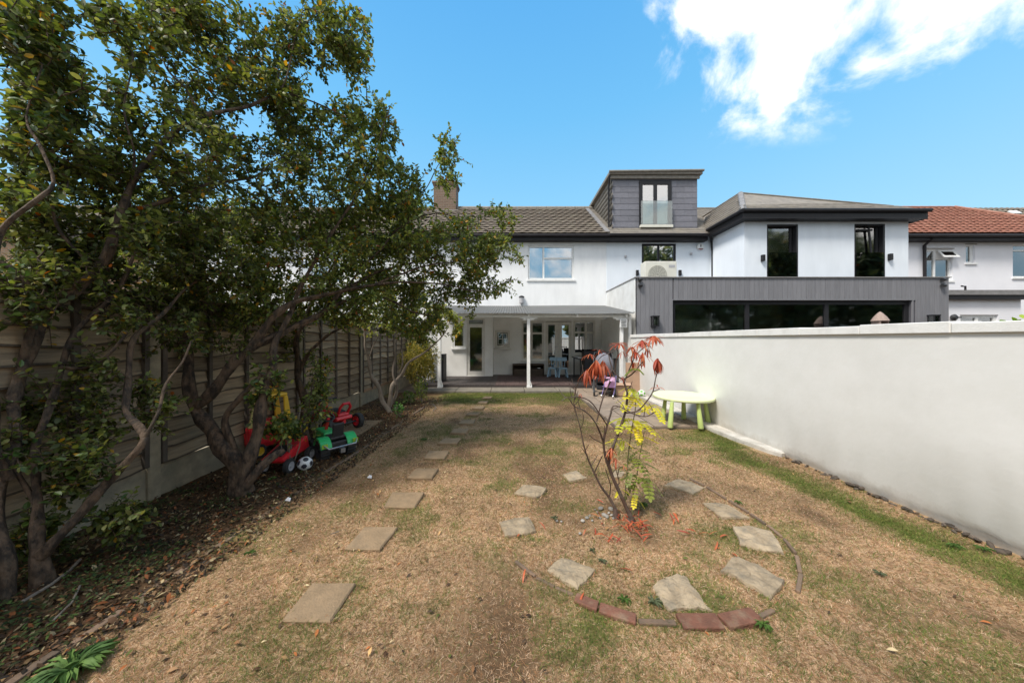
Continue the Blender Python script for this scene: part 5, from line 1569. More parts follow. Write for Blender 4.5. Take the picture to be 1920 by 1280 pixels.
near_l = [
    [(22,1150,1.68,.055),(6,1060,1.68,.048),(-6,980,1.72,.042),(8,900,1.78,.036),(24,820,1.85,.036),(34,740,1.95,.037),(44,680,2.0,.04),(66,620,2.05,.045),(100,575,2.1,.05),(140,545,2.15,.045),(175,505,2.2,.042),(205,465,2.25,.038),(228,400,2.3,.034),(245,345,2.35,.030),(275,303,2.4,.028),(324,254,2.5,.026),(371,219,2.6,.024),(420,208,2.7,.021),(470,200,2.8,.018),(525,176,2.9,.015),(586,190,3.05,.010),(640,215,3.2,.007)],
    [(525,176,2.9,.011),(540,140,2.92,.009),(548,90,2.95,.007),(565,40,3.0,.005)],
    [(371,219,2.6,.014),(350,170,2.6,.012),(315,130,2.6,.010),(300,90,2.6,.007),(310,30,2.6,.005)],
    [(228,400,2.3,.02),(290,385,2.4,.02),(340,365,2.5,.018),(385,346,2.6,.017),(440,338,2.75,.015),(480,330,2.85,.012),(520,300,3.0,.009),(600,280,3.2,.006)],
    [(44,680,2.0,.03),(62,610,2.0,.026),(60,560,2.0,.02),(30,510,1.95,.018),(-20,480,1.9,.015)],
    [(16,900,1.78,.03),(-10,800,1.75,.03),(-30,600,1.7,.025),(0,450,1.75,.02),(60,380,1.8,.015),(98,340,1.85,.012),(78,273,1.85,.010),(50,219,1.85,.007),(80,120,1.9,.005)],
    [(245,345,2.35,.014),(250,290,2.35,.011),(235,200,2.3,.008),(250,100,2.35,.005)],
    [(175,505,2.2,.018),(120,440,2.1,.013),(100,380,2.05,.009),(130,320,2.05,.006)],
]
near_b = [(235,150,2.35,50,60,.2,22),(190,30,2.2,50,40,.2,16),(430,120,2.85,160,120,.35,230),(590,60,3.0,85,70,.25,90),(280,60,2.5,100,75,.3,100),(95,210,1.95,110,125,.28,170),(60,50,1.85,95,75,.25,100),(310,290,2.45,140,95,.3,170),(470,330,2.9,130,90,.3,120),
          (80,390,2.0,100,85,.25,90),(540,190,3.0,90,70,.25,90),(200,430,2.2,110,60,.25,90),(180,330,2.15,70,60,.2,60),(350,430,2.6,110,60,.3,100),(350,30,2.6,60,45,.2,40)]
t2, n2 = tree('leaning_tree', 'old gnarled tree leaning in at the left edge of the picture with the highest crown', (at(20, 1150, 1.68).x, 1.68, 0), near_l, near_b, group='trees along the fence', yellow=.02, leafL=.047, singles=290, dens=2.2, back=.14, bright=.8, gap=-.02, limb_k=.68)

front_l = [
    [(78,1112,1.78,.062),(75,1060,1.78,.055),(76,1010,1.8,.045),(70,950,1.82,.027),(62,900,1.85,.025),(68,840,1.9,.025),(88,790,1.95,.025),(98,740,2.0,.024),(110,690,2.05,.023),(135,640,2.1,.022),(165,600,2.2,.020),(205,560,2.3,.022),(235,520,2.4,.018),(262,450,2.5,.013)],
    [(76,1040,1.78,.042),(105,1010,1.8,.036),(145,972,1.85,.033),(180,930,1.9,.031),(212,892,1.95,.030),(245,855,2.0,.029),(268,825,2.05,.029),(258,795,2.1,.028),(240,770,2.15,.027),(236,720,2.2,.026),(240,680,2.25,.025),(255,635,2.3,.022),(300,590,2.45,.018),(350,540,2.6,.013),(420,500,2.8,.009)],
    [(112,690,2.05,.018),(160,690,2.1,.016),(205,665,2.15,.014),(240,620,2.2,.010)],
    [(268,825,2.05,.016),(300,770,2.12,.014),(310,720,2.2,.012),(340,680,2.3,.010),(360,640,2.4,.007)],
    [(70,950,1.82,.02),(40,905,1.82,.016),(20,870,1.8,.01)],
]
front_b = [(250,500,2.4,150,70,.3,160),(110,500,2.1,100,75,.25,110),(40,540,1.95,60,60,.2,40),(400,520,2.75,90,70,.25,90),(130,880,1.85,75,60,.12,60),(215,965,1.92,60,45,.1,40),(50,600,2.0,80,60,.2,50),(60,1010,1.75,60,40,.1,26),(170,790,2.0,55,50,.12,26),(330,560,2.6,80,50,.2,50),(200,600,2.2,70,40,.2,30),(285,755,2.15,45,55,.12,34),(60,760,1.95,55,50,.12,32),(25,860,1.75,35,60,.1,24),
           (175,700,2.1,50,60,.12,26),(330,640,2.4,45,40,.15,26),(90,1000,1.8,45,35,.08,18),(420,640,2.9,50,30,.15,20)]
t3, n3 = tree('low_branching_tree', 'slender forked tree with leafy low sprigs in front of the fence at the left', (at(78, 1112, 1.78).x, 1.78, 0), front_l, front_b, group='trees along the fence', yellow=.015, leafL=.042, singles=280, bright=.72, dens=1.9, gap=-.02, limb_k=.68)

back_l = [
    [(572,838,4.1,.05),(572,790,4.12,.046),(566,740,4.15,.042),(560,700,4.2,.04),(556,650,4.25,.034),(570,600,4.3,.028),(600,540,4.4,.02),(640,470,4.5,.014)],
    [(560,700,4.2,.024),(590,650,4.3,.02),(640,615,4.5,.015),(700,600,4.8,.010)],
]
back_b = [(600,560,4.4,90,50,.4,90),(680,510,4.7,90,70,.4,110),(540,640,4.2,40,40,.2,24),(740,560,5.0,70,50,.3,80),(590,700,4.2,30,55,.2,20)]
t4, n4 = tree('dark_stemmed_tree', 'dark upright tree stem behind the yellow-roofed toy car and green tractor', (at(572, 838, 4.1).x, 4.1, 0), back_l, back_b, group='trees along the fence', yellow=.03, leafL=.055, bright=1.1)

small_l = [
    [(731,778,6.0,.055),(727,762,6.0,.05),(716,745,6.0,.04),(700,708,6.0,.033),(690,675,6.0,.028),(685,640,6.0,.022),(675,600,6.0,.015),(660,560,6.0,.01)],
    [(729,765,6.0,.04),(732,740,6.02,.034),(741,715,6.05,.03),(752,700,6.1,.028),(766,682,6.15,.024),(790,664,6.2,.018),(820,640,6.25,.012),(840,615,6.25,.008)],
    [(741,720,6.05,.022),(738,695,6.05,.02),(740,665,6.05,.018),(742,630,6.05,.014),(735,590,6.05,.010)],
    [(735,755,6.1,.028),(742,735,6.12,.026),(746,712,6.12,.02),(752,690,6.12,.016),(755,655,6.12,.012)],
    [(690,675,6.0,.014),(700,650,6.0,.012),(715,620,6.0,.009)],
]
small_b = [(700,600,6.0,70,28,.4,50),(780,600,6.2,75,34,.4,80),(835,612,6.25,30,25,.25,30),(740,560,6.1,60,40,.4,60),(800,630,6.3,30,14,.2,16)]
t5, n5 = tree('pale_barked_tree', 'small pale-barked tree with bright lime foliage near the far end of the fence', (at(731, 778, 6.0).x, 6.0, 0), small_l, small_b, bark='bark_pale', group='trees along the fence', yellow=.05, leafL=.075, bright=1.6, warm=.22, wobble=.02)
print('LEAVES', n1, n2, n3, n4, n5)

# bushes -------------------------------------------------------------------
def bush(name, label, c, sc, n, leafL, cols, stems=7, group=None, upright=.3, cat='shrub', wr=1.0, m='leaf'):
    t = thing(name, label, cat, (c[0], c[1], 0), 0, group)
    mb = MB()
    for i in range(stems):
        e = Vector((c[0]+random.uniform(-.6, .6)*sc[0], c[1]+random.uniform(-.6, .6)*sc[1], c[2]+random.uniform(.2, .8)*sc[2]))
        b = Vector((c[0]+random.uniform(-.04, .04), c[1]+random.uniform(-.04, .04), 0))
        mb.tube([b, b.lerp(e, .5)+Vector((random.uniform(-.04, .04), 0, .02)), e], [.007, .005, .003], 5)
    mb.build('stems', M['bark_pale'], t)
    v = norm(RNG.normal(0, 1, (n, 3)))*(RNG.random((n, 1))**.42)
    lump = 1 + .25*np.sin(v[:, 0:1]*7+v[:, 2:3]*5)
    pos = np.array(c) + v*np.array(sc)*lump
    pos[:, 2] = np.maximum(pos[:, 2], .02)
    d = v*.6 + RNG.normal(0, .5, (n, 3)) + np.array([0, 0, upright])
    cols = np.array(cols)
    leaves('foliage', pos, d, np.array([0, 0, 1.0])+RNG.normal(0, .5, (n, 3)), RNG.uniform(.6, 1.2, n)*leafL, RNG.uniform(.6, 1.2, n)*leafL*wr, cols[RNG.integers(0, len(cols), n)]*RNG.uniform(.6, 1.2, (n, 1)), t, m)
    return t
p = gr(790, 742); 
bush('feathery_shrub', 'golden green feathery shrub at the end of the fence beside the veranda post', (X(785, 8.0), 8.0, .82), (.48, .38, .52), 5200, .085, [lin(150, 140, 60), lin(120, 118, 50), lin(92, 100, 44), lin(170, 150, 70)], wr=.28, upright=-.1)
bush('dark_fern_shrub', 'tall dark green undergrowth filling the corner between fence and veranda', (X(792, 9.3), 9.3, .95), (.42, .3, .95), 5200, .08, [lin(60, 76, 36), lin(48, 62, 30), lin(80, 92, 44)], wr=.6)
bush('leafy_seedling', 'bright green leafy plant at the foot of the pale-barked tree', (gr(748, 782).x, gr(748, 782).y, .13), (.10, .08, .13), 90, .06, [lin(84, 130, 60), lin(66, 110, 50), lin(104, 144, 66)], stems=5)
bush('variegated_shrub', 'small yellow-green shrub by the fence below the feathery shrub', (X(790, 6.9), 6.9, .30), (.14, .14, .26), 240, .055, [lin(130, 140, 66), lin(104, 120, 50), lin(84, 100, 40)], stems=6)
bush('low_green_shrub', 'low bushy green plant in the bed between pale tree and feathery shrub', (X(765, 6.7), 6.75, .14), (.2, .2, .14), 260, .05, [lin(84, 104, 44), lin(66, 88, 38)], stems=6)
bush('toy_side_shrub', 'small-leaved green bush growing over the red toy car and wagon', (X(540, 3.3), 3.32, .44), (.17, .12, .13), 460, .045, [lin(66, 90, 36), lin(54, 76, 32), lin(84, 104, 44), lin(160, 140, 50)], stems=9)
bush('fence_sapling', 'thin dark leafy sapling in front of the fence behind the green tractor', (X(592, 4.3), 4.35, .62), (.14, .12, .5), 420, .045, [lin(60, 82, 34), lin(78, 96, 40), lin(50, 68, 30)], stems=7)
bush('neighbour_shrub', 'yellow-green leaves poking over the garden wall at the right edge', (4.12, 2.46, 1.42), (.10, .1, .2), 60, .075, [lin(150, 170, 60), lin(170, 180, 80), lin(120, 150, 50)], stems=4)

# row of trees behind the photographer (seen mirrored in the windows)
n = 36000
cx_ = RNG.choice([-13, -8, -3.5, 2, 9, 14, 18, 22, 26, 30, 34, 38, 42], n); tall = np.where(cx_ > 12, 1.0, .35); hx = RNG.normal(0, 1.6, n); 
v = norm(RNG.normal(0, 1, (n, 3)))*(RNG.random((n, 1))**.4)
pos = np.stack([cx_ + v[:, 0]*3.0, -12 + v[:, 1]*2.2 + np.sin(cx_)*1.5, (.6+.4*tall)*2.6 + tall*3.4 + v[:, 2]*((2.2+3.6*tall)+np.cos(cx_*1.7)*.8)], -1)
pos[:, 2] = np.maximum(pos[:, 2], .1)
leaves('distant_trees', pos, RNG.normal(0, 1, (n, 3)), RNG.normal(0, 1, (n, 3))+np.array([0, 0, 1.]), RNG.uniform(.45, .95, n), RNG.uniform(.45, .8, n), leaf_colours(n, .01, .9)*.8+np.array([.045, .045, .04]), None)

# ------------------------------------------------------------------ red-leaved shrub
zp = lambda x, y, d=2.41: (1040+x/3.047, 600+y/3.047, d)
def limb(l): return [(*zp(x, y, d), r) for x, y, d, r in l]
SL = [limb(l) for l in (
    [(440,1135,2.40,.022),(405,1060,2.40,.018),(360,960,2.41,.0165),(325,880,2.42,.015),(310,810,2.42,.013),(335,720,2.42,.012),(372,620,2.42,.011),(402,530,2.43,.010),(415,440,2.43,.009),(408,390,2.44,.008),(390,340,2.45,.0075)],
    [(325,880,2.42,.012),(295,800,2.41,.011),(280,700,2.40,.010),(295,620,2.40,.009),(322,530,2.40,.008),(335,490,2.40,.006),(385,500,2.39,.005),(450,535,2.38,.0045),(520,550,2.37,.004),(580,520,2.36,.003)],
    [(345,1075,2.46,.016),(310,1010,2.47,.012),(265,950,2.48,.010),(225,870,2.50,.009),(190,790,2.50,.008),(165,710,2.50,.007),(148,620,2.50,.006),(125,540,2.5,.005),(110,480,2.5,.004),(120,400,2.48,.005),(135,360,2.46,.005),(175,310,2.44,.004)],
    [(280,700,2.40,.008),(250,620,2.36,.007),(215,560,2.34,.006),(165,515,2.32,.005),(110,490,2.30,.004),(75,440,2.28,.004),(40,462,2.27,.003)],
    [(240,580,2.35,.006),(265,480,2.36,.006),(290,410,2.38,.006),(320,350,2.4,.006)],
    [(300,600,2.40,.006),(260,540,2.36,.005),(210,470,2.33,.005),(150,440,2.30,.0045),(85,440,2.28,.004)],
    [(402,530,2.43,.006),(470,520,2.38,.006),(520,470,2.34,.0055),(560,410,2.32,.005),(577,330,2.31,.004),(588,285,2.30,.004)],
    [(560,410,2.32,.004),(600,392,2.30,.003)],
    [(390,340,2.45,.006),(340,300,2.46,.006),(318,240,2.47,.0055),(308,190,2.48,.005)],
    [(345,300,2.46,.005),(350,240,2.43,.004),(362,190,2.42,.004),(355,165,2.42,.0035)],
    [(390,340,2.45,.006),(440,310,2.43,.0055),(480,265,2.41,.005),(505,235,2.40,.0045)],
    [(400,345,2.45,.005),(440,250,2.47,.005),(465,200,2.48,.0045),(500,165,2.48,.004),(540,140,2.48,.003),(570,125,2.47,.003)],
    [(440,250,2.47,.004),(445,200,2.46,.004),(460,165,2.46,.003)],
    [(308,190,2.48,.004),(270,205,2.44,.004),(240,240,2.42,.0035)],
    [(308,190,2.48,.0035),(340,175,2.46,.003),(365,155,2.45,.003)],
    [(175,310,2.44,.004),(190,290,2.43,.003)],
    [(120,400,2.48,.004),(95,380,2.49,.003),(80,355,2.5,.003)],
    [(226,872,2.50,.006),(250,820,2.46,.005),(272,775,2.44,.004)],
    [(174,745,2.5,.004),(195,710,2.48,.003)],
    [(282,705,2.4,.004),(235,685,2.36,.0035),(198,658,2.34,.003)],
    [(312,1015,2.47,.006),(318,940,2.44,.005),(290,850,2.42,.004)],
    [(352,945,2.41,.005),(368,930,2.42,.005),(355,870,2.4,.004),(335,820,2.4,.003)],
    [(362,880,2.42,.004),(370,840,2.41,.003),(395,840,2.4,.003)],
    [(150,620,2.5,.003),(165,570,2.48,.003),(160,530,2.46,.002)])]
sb0 = at(*zp(435, 1130, 2.40)); 
shrub = thing('red_leaved_shrub', 'sparse bare-stemmed shrub with drooping orange-red leaves in the stone circle', 'shrub', (sb0.x, sb0.y, 0))
mb = MB()
for l in SL:
    pts, rr = smooth([(at(a, b, d), r) for a, b, d, r in l], .02)
    mb.tube(pts, [r*.88*(1+random.uniform(-.1, .1)) for r in rr], 8)
pts = [at(*zp(435, 1130, 2.40)), Vector((sb0.x+.02, 2.40, -.05))]; mb.tube(pts, [.026, .035], 8)
mb.tube([at(*zp(345, 1075, 2.46)), Vector((at(*zp(350, 1085, 2.46)).x, 2.44, -.03))], [.018, .03], 8)
for l in SL[:7]:
    P_ = [at(a, b, d) for a, b, d, r in l]
    for i in range(2, len(P_)-1):
        if random.random() < .75:
            q = P_[i].lerp(P_[i+1], random.random()); up_ = Vector((random.uniform(-.07, .07), random.uniform(-.05, .05), random.uniform(.02, .10)))
            mb.tube([q, q+up_*.5+Vector((random.uniform(-.012, .012), 0, 0)), q+up_], [.0035, .0028, .0018], 6)
mb.build('stems', M['bark_shrub'], shrub, sharp=80)
M['red_leaf'] = random_ramp_mat('orange red leaf', [lin(180, 78, 46), lin(150, 60, 40), lin(192, 100, 60), lin(128, 50, 38), lin(184, 112, 70), lin(168, 72, 48)], rough=.5, trans=.3)
M['yellow_leaf'] = random_ramp_mat('yellow leaf', [lin(214, 204, 40), lin(190, 186, 44), lin(226, 206, 50), lin(160, 170, 50)], rough=.5, trans=.35)
M['olive_leaf'] = random_ramp_mat('olive green leaf', [lin(120, 130, 50), lin(96, 108, 44), lin(150, 152, 60)], rough=.5, trans=.3)
def strap_leaf(name, m, curl, n=6, w=.13):
    """long leaf, length 1 along x, curling down"""
    vs, fs = [], []
    for i in range(n+1):
        t = i/n
        wd = w*math.sin(PI*min(1, .08+t*.92))**.7*(1 if t < .98 else .2)
        a = curl*t
        x_, z_ = math.sin(a)/curl if curl else t, (math.cos(a)-1)/curl if curl else 0
        vs += [(x_, wd, z_+wd*.45), (x_, 0, z_), (x_, -wd, z_+wd*.45)]
    for i in range(n):
        fs += [(3*i, 3*i+1, 3*i+4, 3*i+3), (3*i+1, 3*i+2, 3*i+5, 3*i+4)]
    me = bpy.data.meshes.new(name); me.from_pydata(vs, [], fs); me.materials.append(m); me.polygons.foreach_set('use_smooth', [True]*len(fs)); me.update()
    return me
RL = [strap_leaf('leaf', M['red_leaf'], c, w=w) for c, w in ((.4, .06), (.8, .07), (1.1, .055), (.25, .045), (1.5, .06))]
def whorl(zx, zy, d, k, L_, droop, parent, spread=1.0, meshes=RL, name='leaf', azim=None):
    c = at(*zp(zx, zy, d))
    for i in range(k):
        az = (azim if azim is not None else 0) + 2*PI*i/k*spread + random.uniform(-.3, .3)
        el = -droop + random.uniform(-.35, .35)
        d_ = Vector((math.cos(az)*math.cos(el), math.sin(az)*math.cos(el), math.sin(el)))
        s_ = Vector((0, 0, 1)).cross(d_).normalized(); u_ = d_.cross(s_)
        Mx = Matrix((d_, s_, u_)).transposed()
        o = place(random.choice(meshes), name, parent, c - origin_of(parent) + Vector((random.uniform(-.006, .006), random.uniform(-.006, .006), random.uniform(-.01, .01))), Mx.to_euler(), (L_*random.uniform(.75, 1.2),)*3)
for a in ((365,135,2.44,9,.075,.0), (200,200,2.44,4,.07,.2), (255,175,2.44,3,.06,.3), (235,235,2.42,13,.125,.95), (280,240,2.42,6,.12,1.0), (185,285,2.43,10,.10,.95), (500,120,2.47,11,.085,.35), (565,95,2.47,11,.09,.25), (440,155,2.46,9,.075,.5), (455,185,2.46,6,.07,.7),
          (505,190,2.42,9,.095,1.0), (450,240,2.46,4,.07,1.1), (590,225,2.30,12,.10,1.0), (385,185,2.43,3,.06,.5), (388,325,2.45,4,.05,.4), (590,388,2.30,3,.06,-.2), (320,735,2.41,7,.075,.6), (345,790,2.4,4,.06,.5), (398,835,2.4,3,.04,.3), (530,165,2.47,5,.06,.8), (150,425,2.3,2,.04,.3)):
    zx, zy, d, k, L_, dr = a; k = int(k*2.2); L_ *= 1.2
    whorl(zx, zy, d, k, L_, dr, shrub)
OL = [strap_leaf('leaf', M['olive_leaf'], c, w=.12) for c in (.4, .9)]
whorl(455, 275, 2.42, 7, .10, .15, shrub, meshes=OL)

# fallen red leaves round its foot
fallen = []
for i in range(58):
    a, r = random.uniform(0, 2*PI), abs(random.gauss(0, .17))
    p = Vector((sb0.x-.03 + math.cos(a)*r*1.3, sb0.y-.07+math.sin(a)*r*.9, 0))
    fallen.append(p)
for q in ((1130,1010),(970,1012),(1330,1005),(1350,1012),(1345,1022),(1382,1052),(985,1078),(1305,1005),(1254,968),(1262,969),(1185,1079),(1330,1008),(1142,1025),(1095,1120)):
    fallen.append(gr(*q))
fl = thing('fallen_red_leaves', 'curled red leaves lying on the soil at the foot of the red-leaved shrub', 'leaves', (sb0.x, sb0.y, 0))
for p in fallen:
    place(random.choice(RL), 'leaf', fl, (p.x-sb0.x, p.y-sb0.y, .022+random.uniform(0, .015)), (random.uniform(-.5, .5), random.uniform(-.25, .25), random.uniform(0, 6.28)), (random.uniform(.065, .11),)*3)
st = thing('pebbles', 'pale pebbles heaped at the left foot of the red-leaved shrub', 'pebbles', (gr(1130, 965).x, gr(1130, 965).y, 0))
for (zx, zy, r) in ((262,1082,.022),(322,1085,.02),(245,1100,.014),(285,1120,.02),(300,1128,.018),(325,1118,.015),(185,1132,.014),(160,1150,.016),(215,1148,.012),(335,1135,.012),(260,1135,.013),(12,1150,.012),(38,1152,.009),(145,1222,.012),(230,1085,.01),(310,1105,.013),(350,1120,.012),(200,1120,.01)):
    p = gr(1040+zx/3.047, 600+zy/3.047)
    o = MB().sphere((0, 0, 0), r, 9, 6, (random.uniform(.9, 1.4), random.uniform(.7, 1.1), random.uniform(.5, .8))).build('pebble', M['pebble'], st, world=False)
    o.location = (p.x-st.location.x, p.y-st.location.y, r*.5); o.rotation_euler = (random.uniform(-.4, .4), 0, random.uniform(0, 3))

# yellow sapling ----------------------------------------------------------
ysap = thing('yellow_sapling', 'thin sapling with bright yellow and olive pinnate leaves beside the red-leaved shrub', 'sapling', (at(*zp(440, 1080, 2.48)).x, 2.48, 0))
YL = [limb(l) for l in (
    [(445,1130,2.46,.006),(445,1060,2.48,.005),(450,980,2.5,.0045),(468,900,2.5,.004),(482,800,2.5,.0035),(500,700,2.5,.003),(512,640,2.5,.0025)],
    [(402,1040,2.46,.006),(405,980,2.46,.0055),(412,880,2.46,.005),(422,760,2.47,.0045),(438,640,2.48,.004),(452,560,2.5,.0035),(462,490,2.5,.003),(455,420,2.5,.0025),(440,375,2.5,.002)])]
mb = MB()
for l in YL:
    pts, rr = smooth([(at(a, b, d), r) for a, b, d, r in l], .03); mb.tube(pts, rr, 6)
mb.build('stems', M['stem_green'], ysap)
def pinnate(m, k=6, name='compound_leaf'):
    vs, fs = [], []
    def oval(c, ax, L_, w):
        b = len(vs); ax = Vector(ax).normalized(); s = Vector((-ax.y, ax.x, 0))
        pr = [(0, 0), (.25, .8), (.6, 1), (.88, .6), (1, 0), (.88, -.6), (.6, -1), (.25, -.8)]
        for t, ww in pr: vs.append(Vector(c) + ax*L_*t + s*w*ww + Vector((0, 0, -.12*L_*t*t + abs(ww)*.15*w)))
        fs.append(tuple(range(b, b+8)))
    for i in range(k):
        t = .2 + .75*i/(k-1); c = (t, 0, -.25*t*t); L_ = .28*(1-.3*abs(t-.55))
        oval(c, (.45, 1, 0), L_, L_*.33); oval(c, (.45, -1, 0), L_, L_*.33)
    oval((1, 0, -.25), (1, 0, 0), .26, .085)
    for i in range(5):
        t = i/5; t2 = (i+1)/5; b = len(vs)
        vs += [(t, -.008, -.25*t*t), (t, .008, -.25*t*t), (t2, .008, -.25*t2*t2), (t2, -.008, -.25*t2*t2)]; fs.append((b, b+1, b+2, b+3))
    me = bpy.data.meshes.new(name); me.from_pydata([tuple(v) for v in vs], [], fs); me.materials.append(m); me.update()
    return me
PY = [pinnate(M['yellow_leaf'], k) for k in (5, 6)]; PO = [pinnate(M['olive_leaf'], k) for k in (4, 5)]
for (zx, zy, d, k, L_, dr, ms) in ((435,385,2.5,5,.12,.3,PY),(450,440,2.5,5,.13,.2,PY),(400,455,2.48,3,.10,.1,PY),(520,490,2.48,4,.13,.1,PY),(565,485,2.48,4,.12,.2,PY),(395,550,2.48,5,.14,.3,PY),(450,570,2.49,4,.13,.3,PY),(500,590,2.5,5,.14,.3,PY),(470,610,2.5,4,.12,.4,PY),
                                   (340,690,2.48,3,.08,.3,PY),(385,680,2.48,3,.08,.2,PY),(500,665,2.5,3,.12,-.1,PY),(590,665,2.48,2,.06,.1,PY),(480,740,2.5,4,.12,.3,PO),(460,790,2.5,4,.12,.3,PO),(500,820,2.5,4,.12,.4,PO),(480,880,2.5,5,.14,.5,PO),(530,900,2.48,4,.13,.5,PO),(450,930,2.5,4,.11,.6,PO),(380,965,2.47,2,.07,.7,PY),(460,1000,2.49,3,.09,.5,PY),(430,860,2.48,3,.10,.5,PO)):
    whorl(zx, zy, d, k, L_, dr, ysap, meshes=ms, name='compound_leaf')
for zx, zy, d in ((520,490,2.48),(395,550,2.48)):
    pass

# weeds --------------------------------------------------------------------
WL = None
def weed(px, py, s, label, dark=False, n=9):
    p = gr(px, py)
    vs, fs = [], []
    mb = MB()
    for i in range(n):
        az = 2*PI*i/n + random.uniform(-.3, .3); L_ = s*random.uniform(.6, 1.15)*.8; w = L_*(.075 if n > 15 else .11)
        d = Vector((math.cos(az), math.sin(az), 0)); q = Vector((-d.y, d.x, 0))
        v = []
        for t, ww, z in ((.05, .2, .0), (.3, .9, .20), (.45, .45, .27), (.62, 1.2, .26), (.8, .7, .18), (1, 0.05, .10)):
            c = p + d*L_*t + Vector((0, 0, z*L_*.9+.01))
            v += [c+q*w*ww+Vector((0, 0, .01)), c, c-q*w*ww+Vector((0, 0, .01))]
        f = []
        for k in range(5): f += [(3*k, 3*k+1, 3*k+4, 3*k+3), (3*k+1, 3*k+2, 3*k+5, 3*k+4)]
        mb.add(v, f, True)
    o = mb.build('weed', M['weed_dark' if dark else 'weed'], None, loc=(p.x, p.y, 0))
    tag(o, label, 'weed', 'weeds in the lawn')
M['weed'] = mat('weed leaf', lin(92, 120, 56), lin(66, 94, 38), scale=30, rough=.6)
M['weed_dark'] = mat('grey green weed leaf', lin(104, 112, 84), lin(80, 92, 64), scale=30, rough=.7)
weed(132, 1262, .15, 'big bright green dandelion at the bottom left corner of the lawn', n=38)
weed(165, 1245, .10, 'smaller dandelion touching the big one at bottom left', n=26)
weed(1431, 1177, .055, 'bright green rosette just right of the last red brick', n=12)
weed(1130, 1056, .035, 'grey-green rosette above the diamond shaped stone', True)
weed(1226, 1135, .05, 'dull green weed between the nearest stone and the brick circle', True)
weed(1170, 1130, .045, 'small weed inside the circle above the long left brick')
weed(1208, 950, .05, 'green seedling clump at the right foot of the red-leaved shrub', n=14)
weed(1845, 1034, .06, 'broad leaved weed close to the wall at the right')
weed(1790, 1028, .05, 'green rosette in the grass strip beside the right wall')
weed(1110, 1035, .03, 'tiny pale weed left of the circle centre', True)
weed(796, 826, .06, 'dark green weed left of the sixth slab', n=8)
weed(470, 1040, .04, 'little green tuft on the lawn beside the leafy bed')
weed(1385, 945, .04, 'weed at the edge of the half sunken stone')
weed(1650, 1080, .035, 'pale weed on dry grass below the right wall', True)
weed(1040, 975, .04, 'small grey weed right of the squarish grey stone', True)
weed(510, 900, .05, 'little weed beside the foot of the spreading tree')

# ------------------------------------------------------------------ lime table
tc = Vector((X(1281, 5.16), 5.18, 0))
tb = thing('round_table', 'round pale lime green plastic children\'s table on the patio by the wall', 'table', tc)
tr = .462
MB().lathe([(.0005, .425), (tr-.03, .425), (tr-.008, .43), (tr, .445), (tr, .468), (tr-.006, .478), (tr-.02, .481), (tr-.03, .478), (.0005, .477)], (tc.x, tc.y, 0), 56).build('table_top', M['lime'], tb, sharp=50)
for (px, py) in ((1242.5, 789), (1256.6, 801), (1282, 785), (1314, 803), (1328, 792)):
    b = gr(px, py, .042)
    v = (Vector((b.x, b.y)) - Vector((tc.x, tc.y)))
    tp = Vector((tc.x+v.x*.86, tc.y+v.y*.86, .43))
    MB().tube([b, b+Vector((0, 0, .01)), b.lerp(tp, .5), tp], [.036, .041, .034, .026], 20).build('leg', M['lime_leg'], tb)

# ------------------------------------------------------------------ blue chairs, crates, table, pram on the deck
def chair(name, label, loc, rz, sc=1.0):
    t = thing(name, label, 'chair', loc, rz, 'pale blue children\'s chairs'); t.scale = (sc,)*3
    o = MB().prism([(-.15, -.13), (.15, -.13), (.16, .0), (.14, .13), (-.14, .13), (-.16, .0)], .275, .315).build('seat', M['chair_blue'], t, world=False, bevel=.015)
    for sx, sy in ((-1, -1), (1, -1), (1, 1), (-1, 1)):
        MB().tube([(sx*.15, sy*.13, .0), (sx*.13, sy*.11, .15), (sx*.11, sy*.09, .28)], [.032, .027, .022], 14).build('leg', M['chair_blue'], t, world=False)
    for x_ in (-.075, 0, .075):
        MB().tube([(x_*.9, .11, .31), (x_*1.25, .135, .43), (x_*1.3, .145, .56)], [.013, .019, .017], 10, flat=.8).build('spindle', M['chair_blue'], t, world=False)
    MB().add([(-.165, .135, .54), (.165, .135, .54), (.175, .145, .60), (.16, .15, .67), (-.16, .15, .67), (-.175, .145, .60), (-.165, .165, .54), (.165, .165, .54), (.175, .175, .60), (.16, .18, .67), (-.16, .18, .67), (-.175, .175, .60)],
             [(0, 1, 2, 5), (5, 2, 3, 4), (6, 11, 8, 7), (11, 10, 9, 8), (0, 6, 7, 1), (1, 7, 8, 2), (2, 8, 9, 3), (3, 9, 10, 4), (4, 10, 11, 5), (5, 11, 6, 0)]).build('backrest', M['chair_blue'], t, world=False, bevel=.01)
    return t
chair('child_chair', 'right-hand pale blue child\'s chair facing out from the french doors', (X(1055, 10.6), 10.6, .12), .0)
chair('child_chair', 'left-hand pale blue child\'s chair turned towards the crate bench', (X(1037, 10.68), 10.72, .12), -.45)
k0, k1 = X(961, 10.95), X(1020, 10.95)
cb = thing('crate_bench', 'low dark wicker storage bench against the veranda wall under the window', 'bench', ((k0+k1)/2, 11.05, .12))
MB().box(k0, k1, 10.85, 11.25, .50, .54).box(k0, k1, 10.86, 11.25, .12, .15).box(k0, k0+.03, 10.86, 11.25, .1501, .4999).box(k1-.03, k1, 10.86, 11.25, .1501, .4999).box((k0+k1)/2-.015, (k0+k1)/2+.015, 10.86, 11.25, .1501, .4999).box(k0+.0301, k1-.0301, 11.2, 11.24, .1501, .4999).build('bench_frame', M['crate'], cb)
for i in range(2):
    a = k0+.05 + i*((k1-k0)/2); b = a + (k1-k0)/2-.09
    MB().box(a, b, 10.9, 11.15, .151, .36).build('basket', M['crate'], cb, bevel=.01)
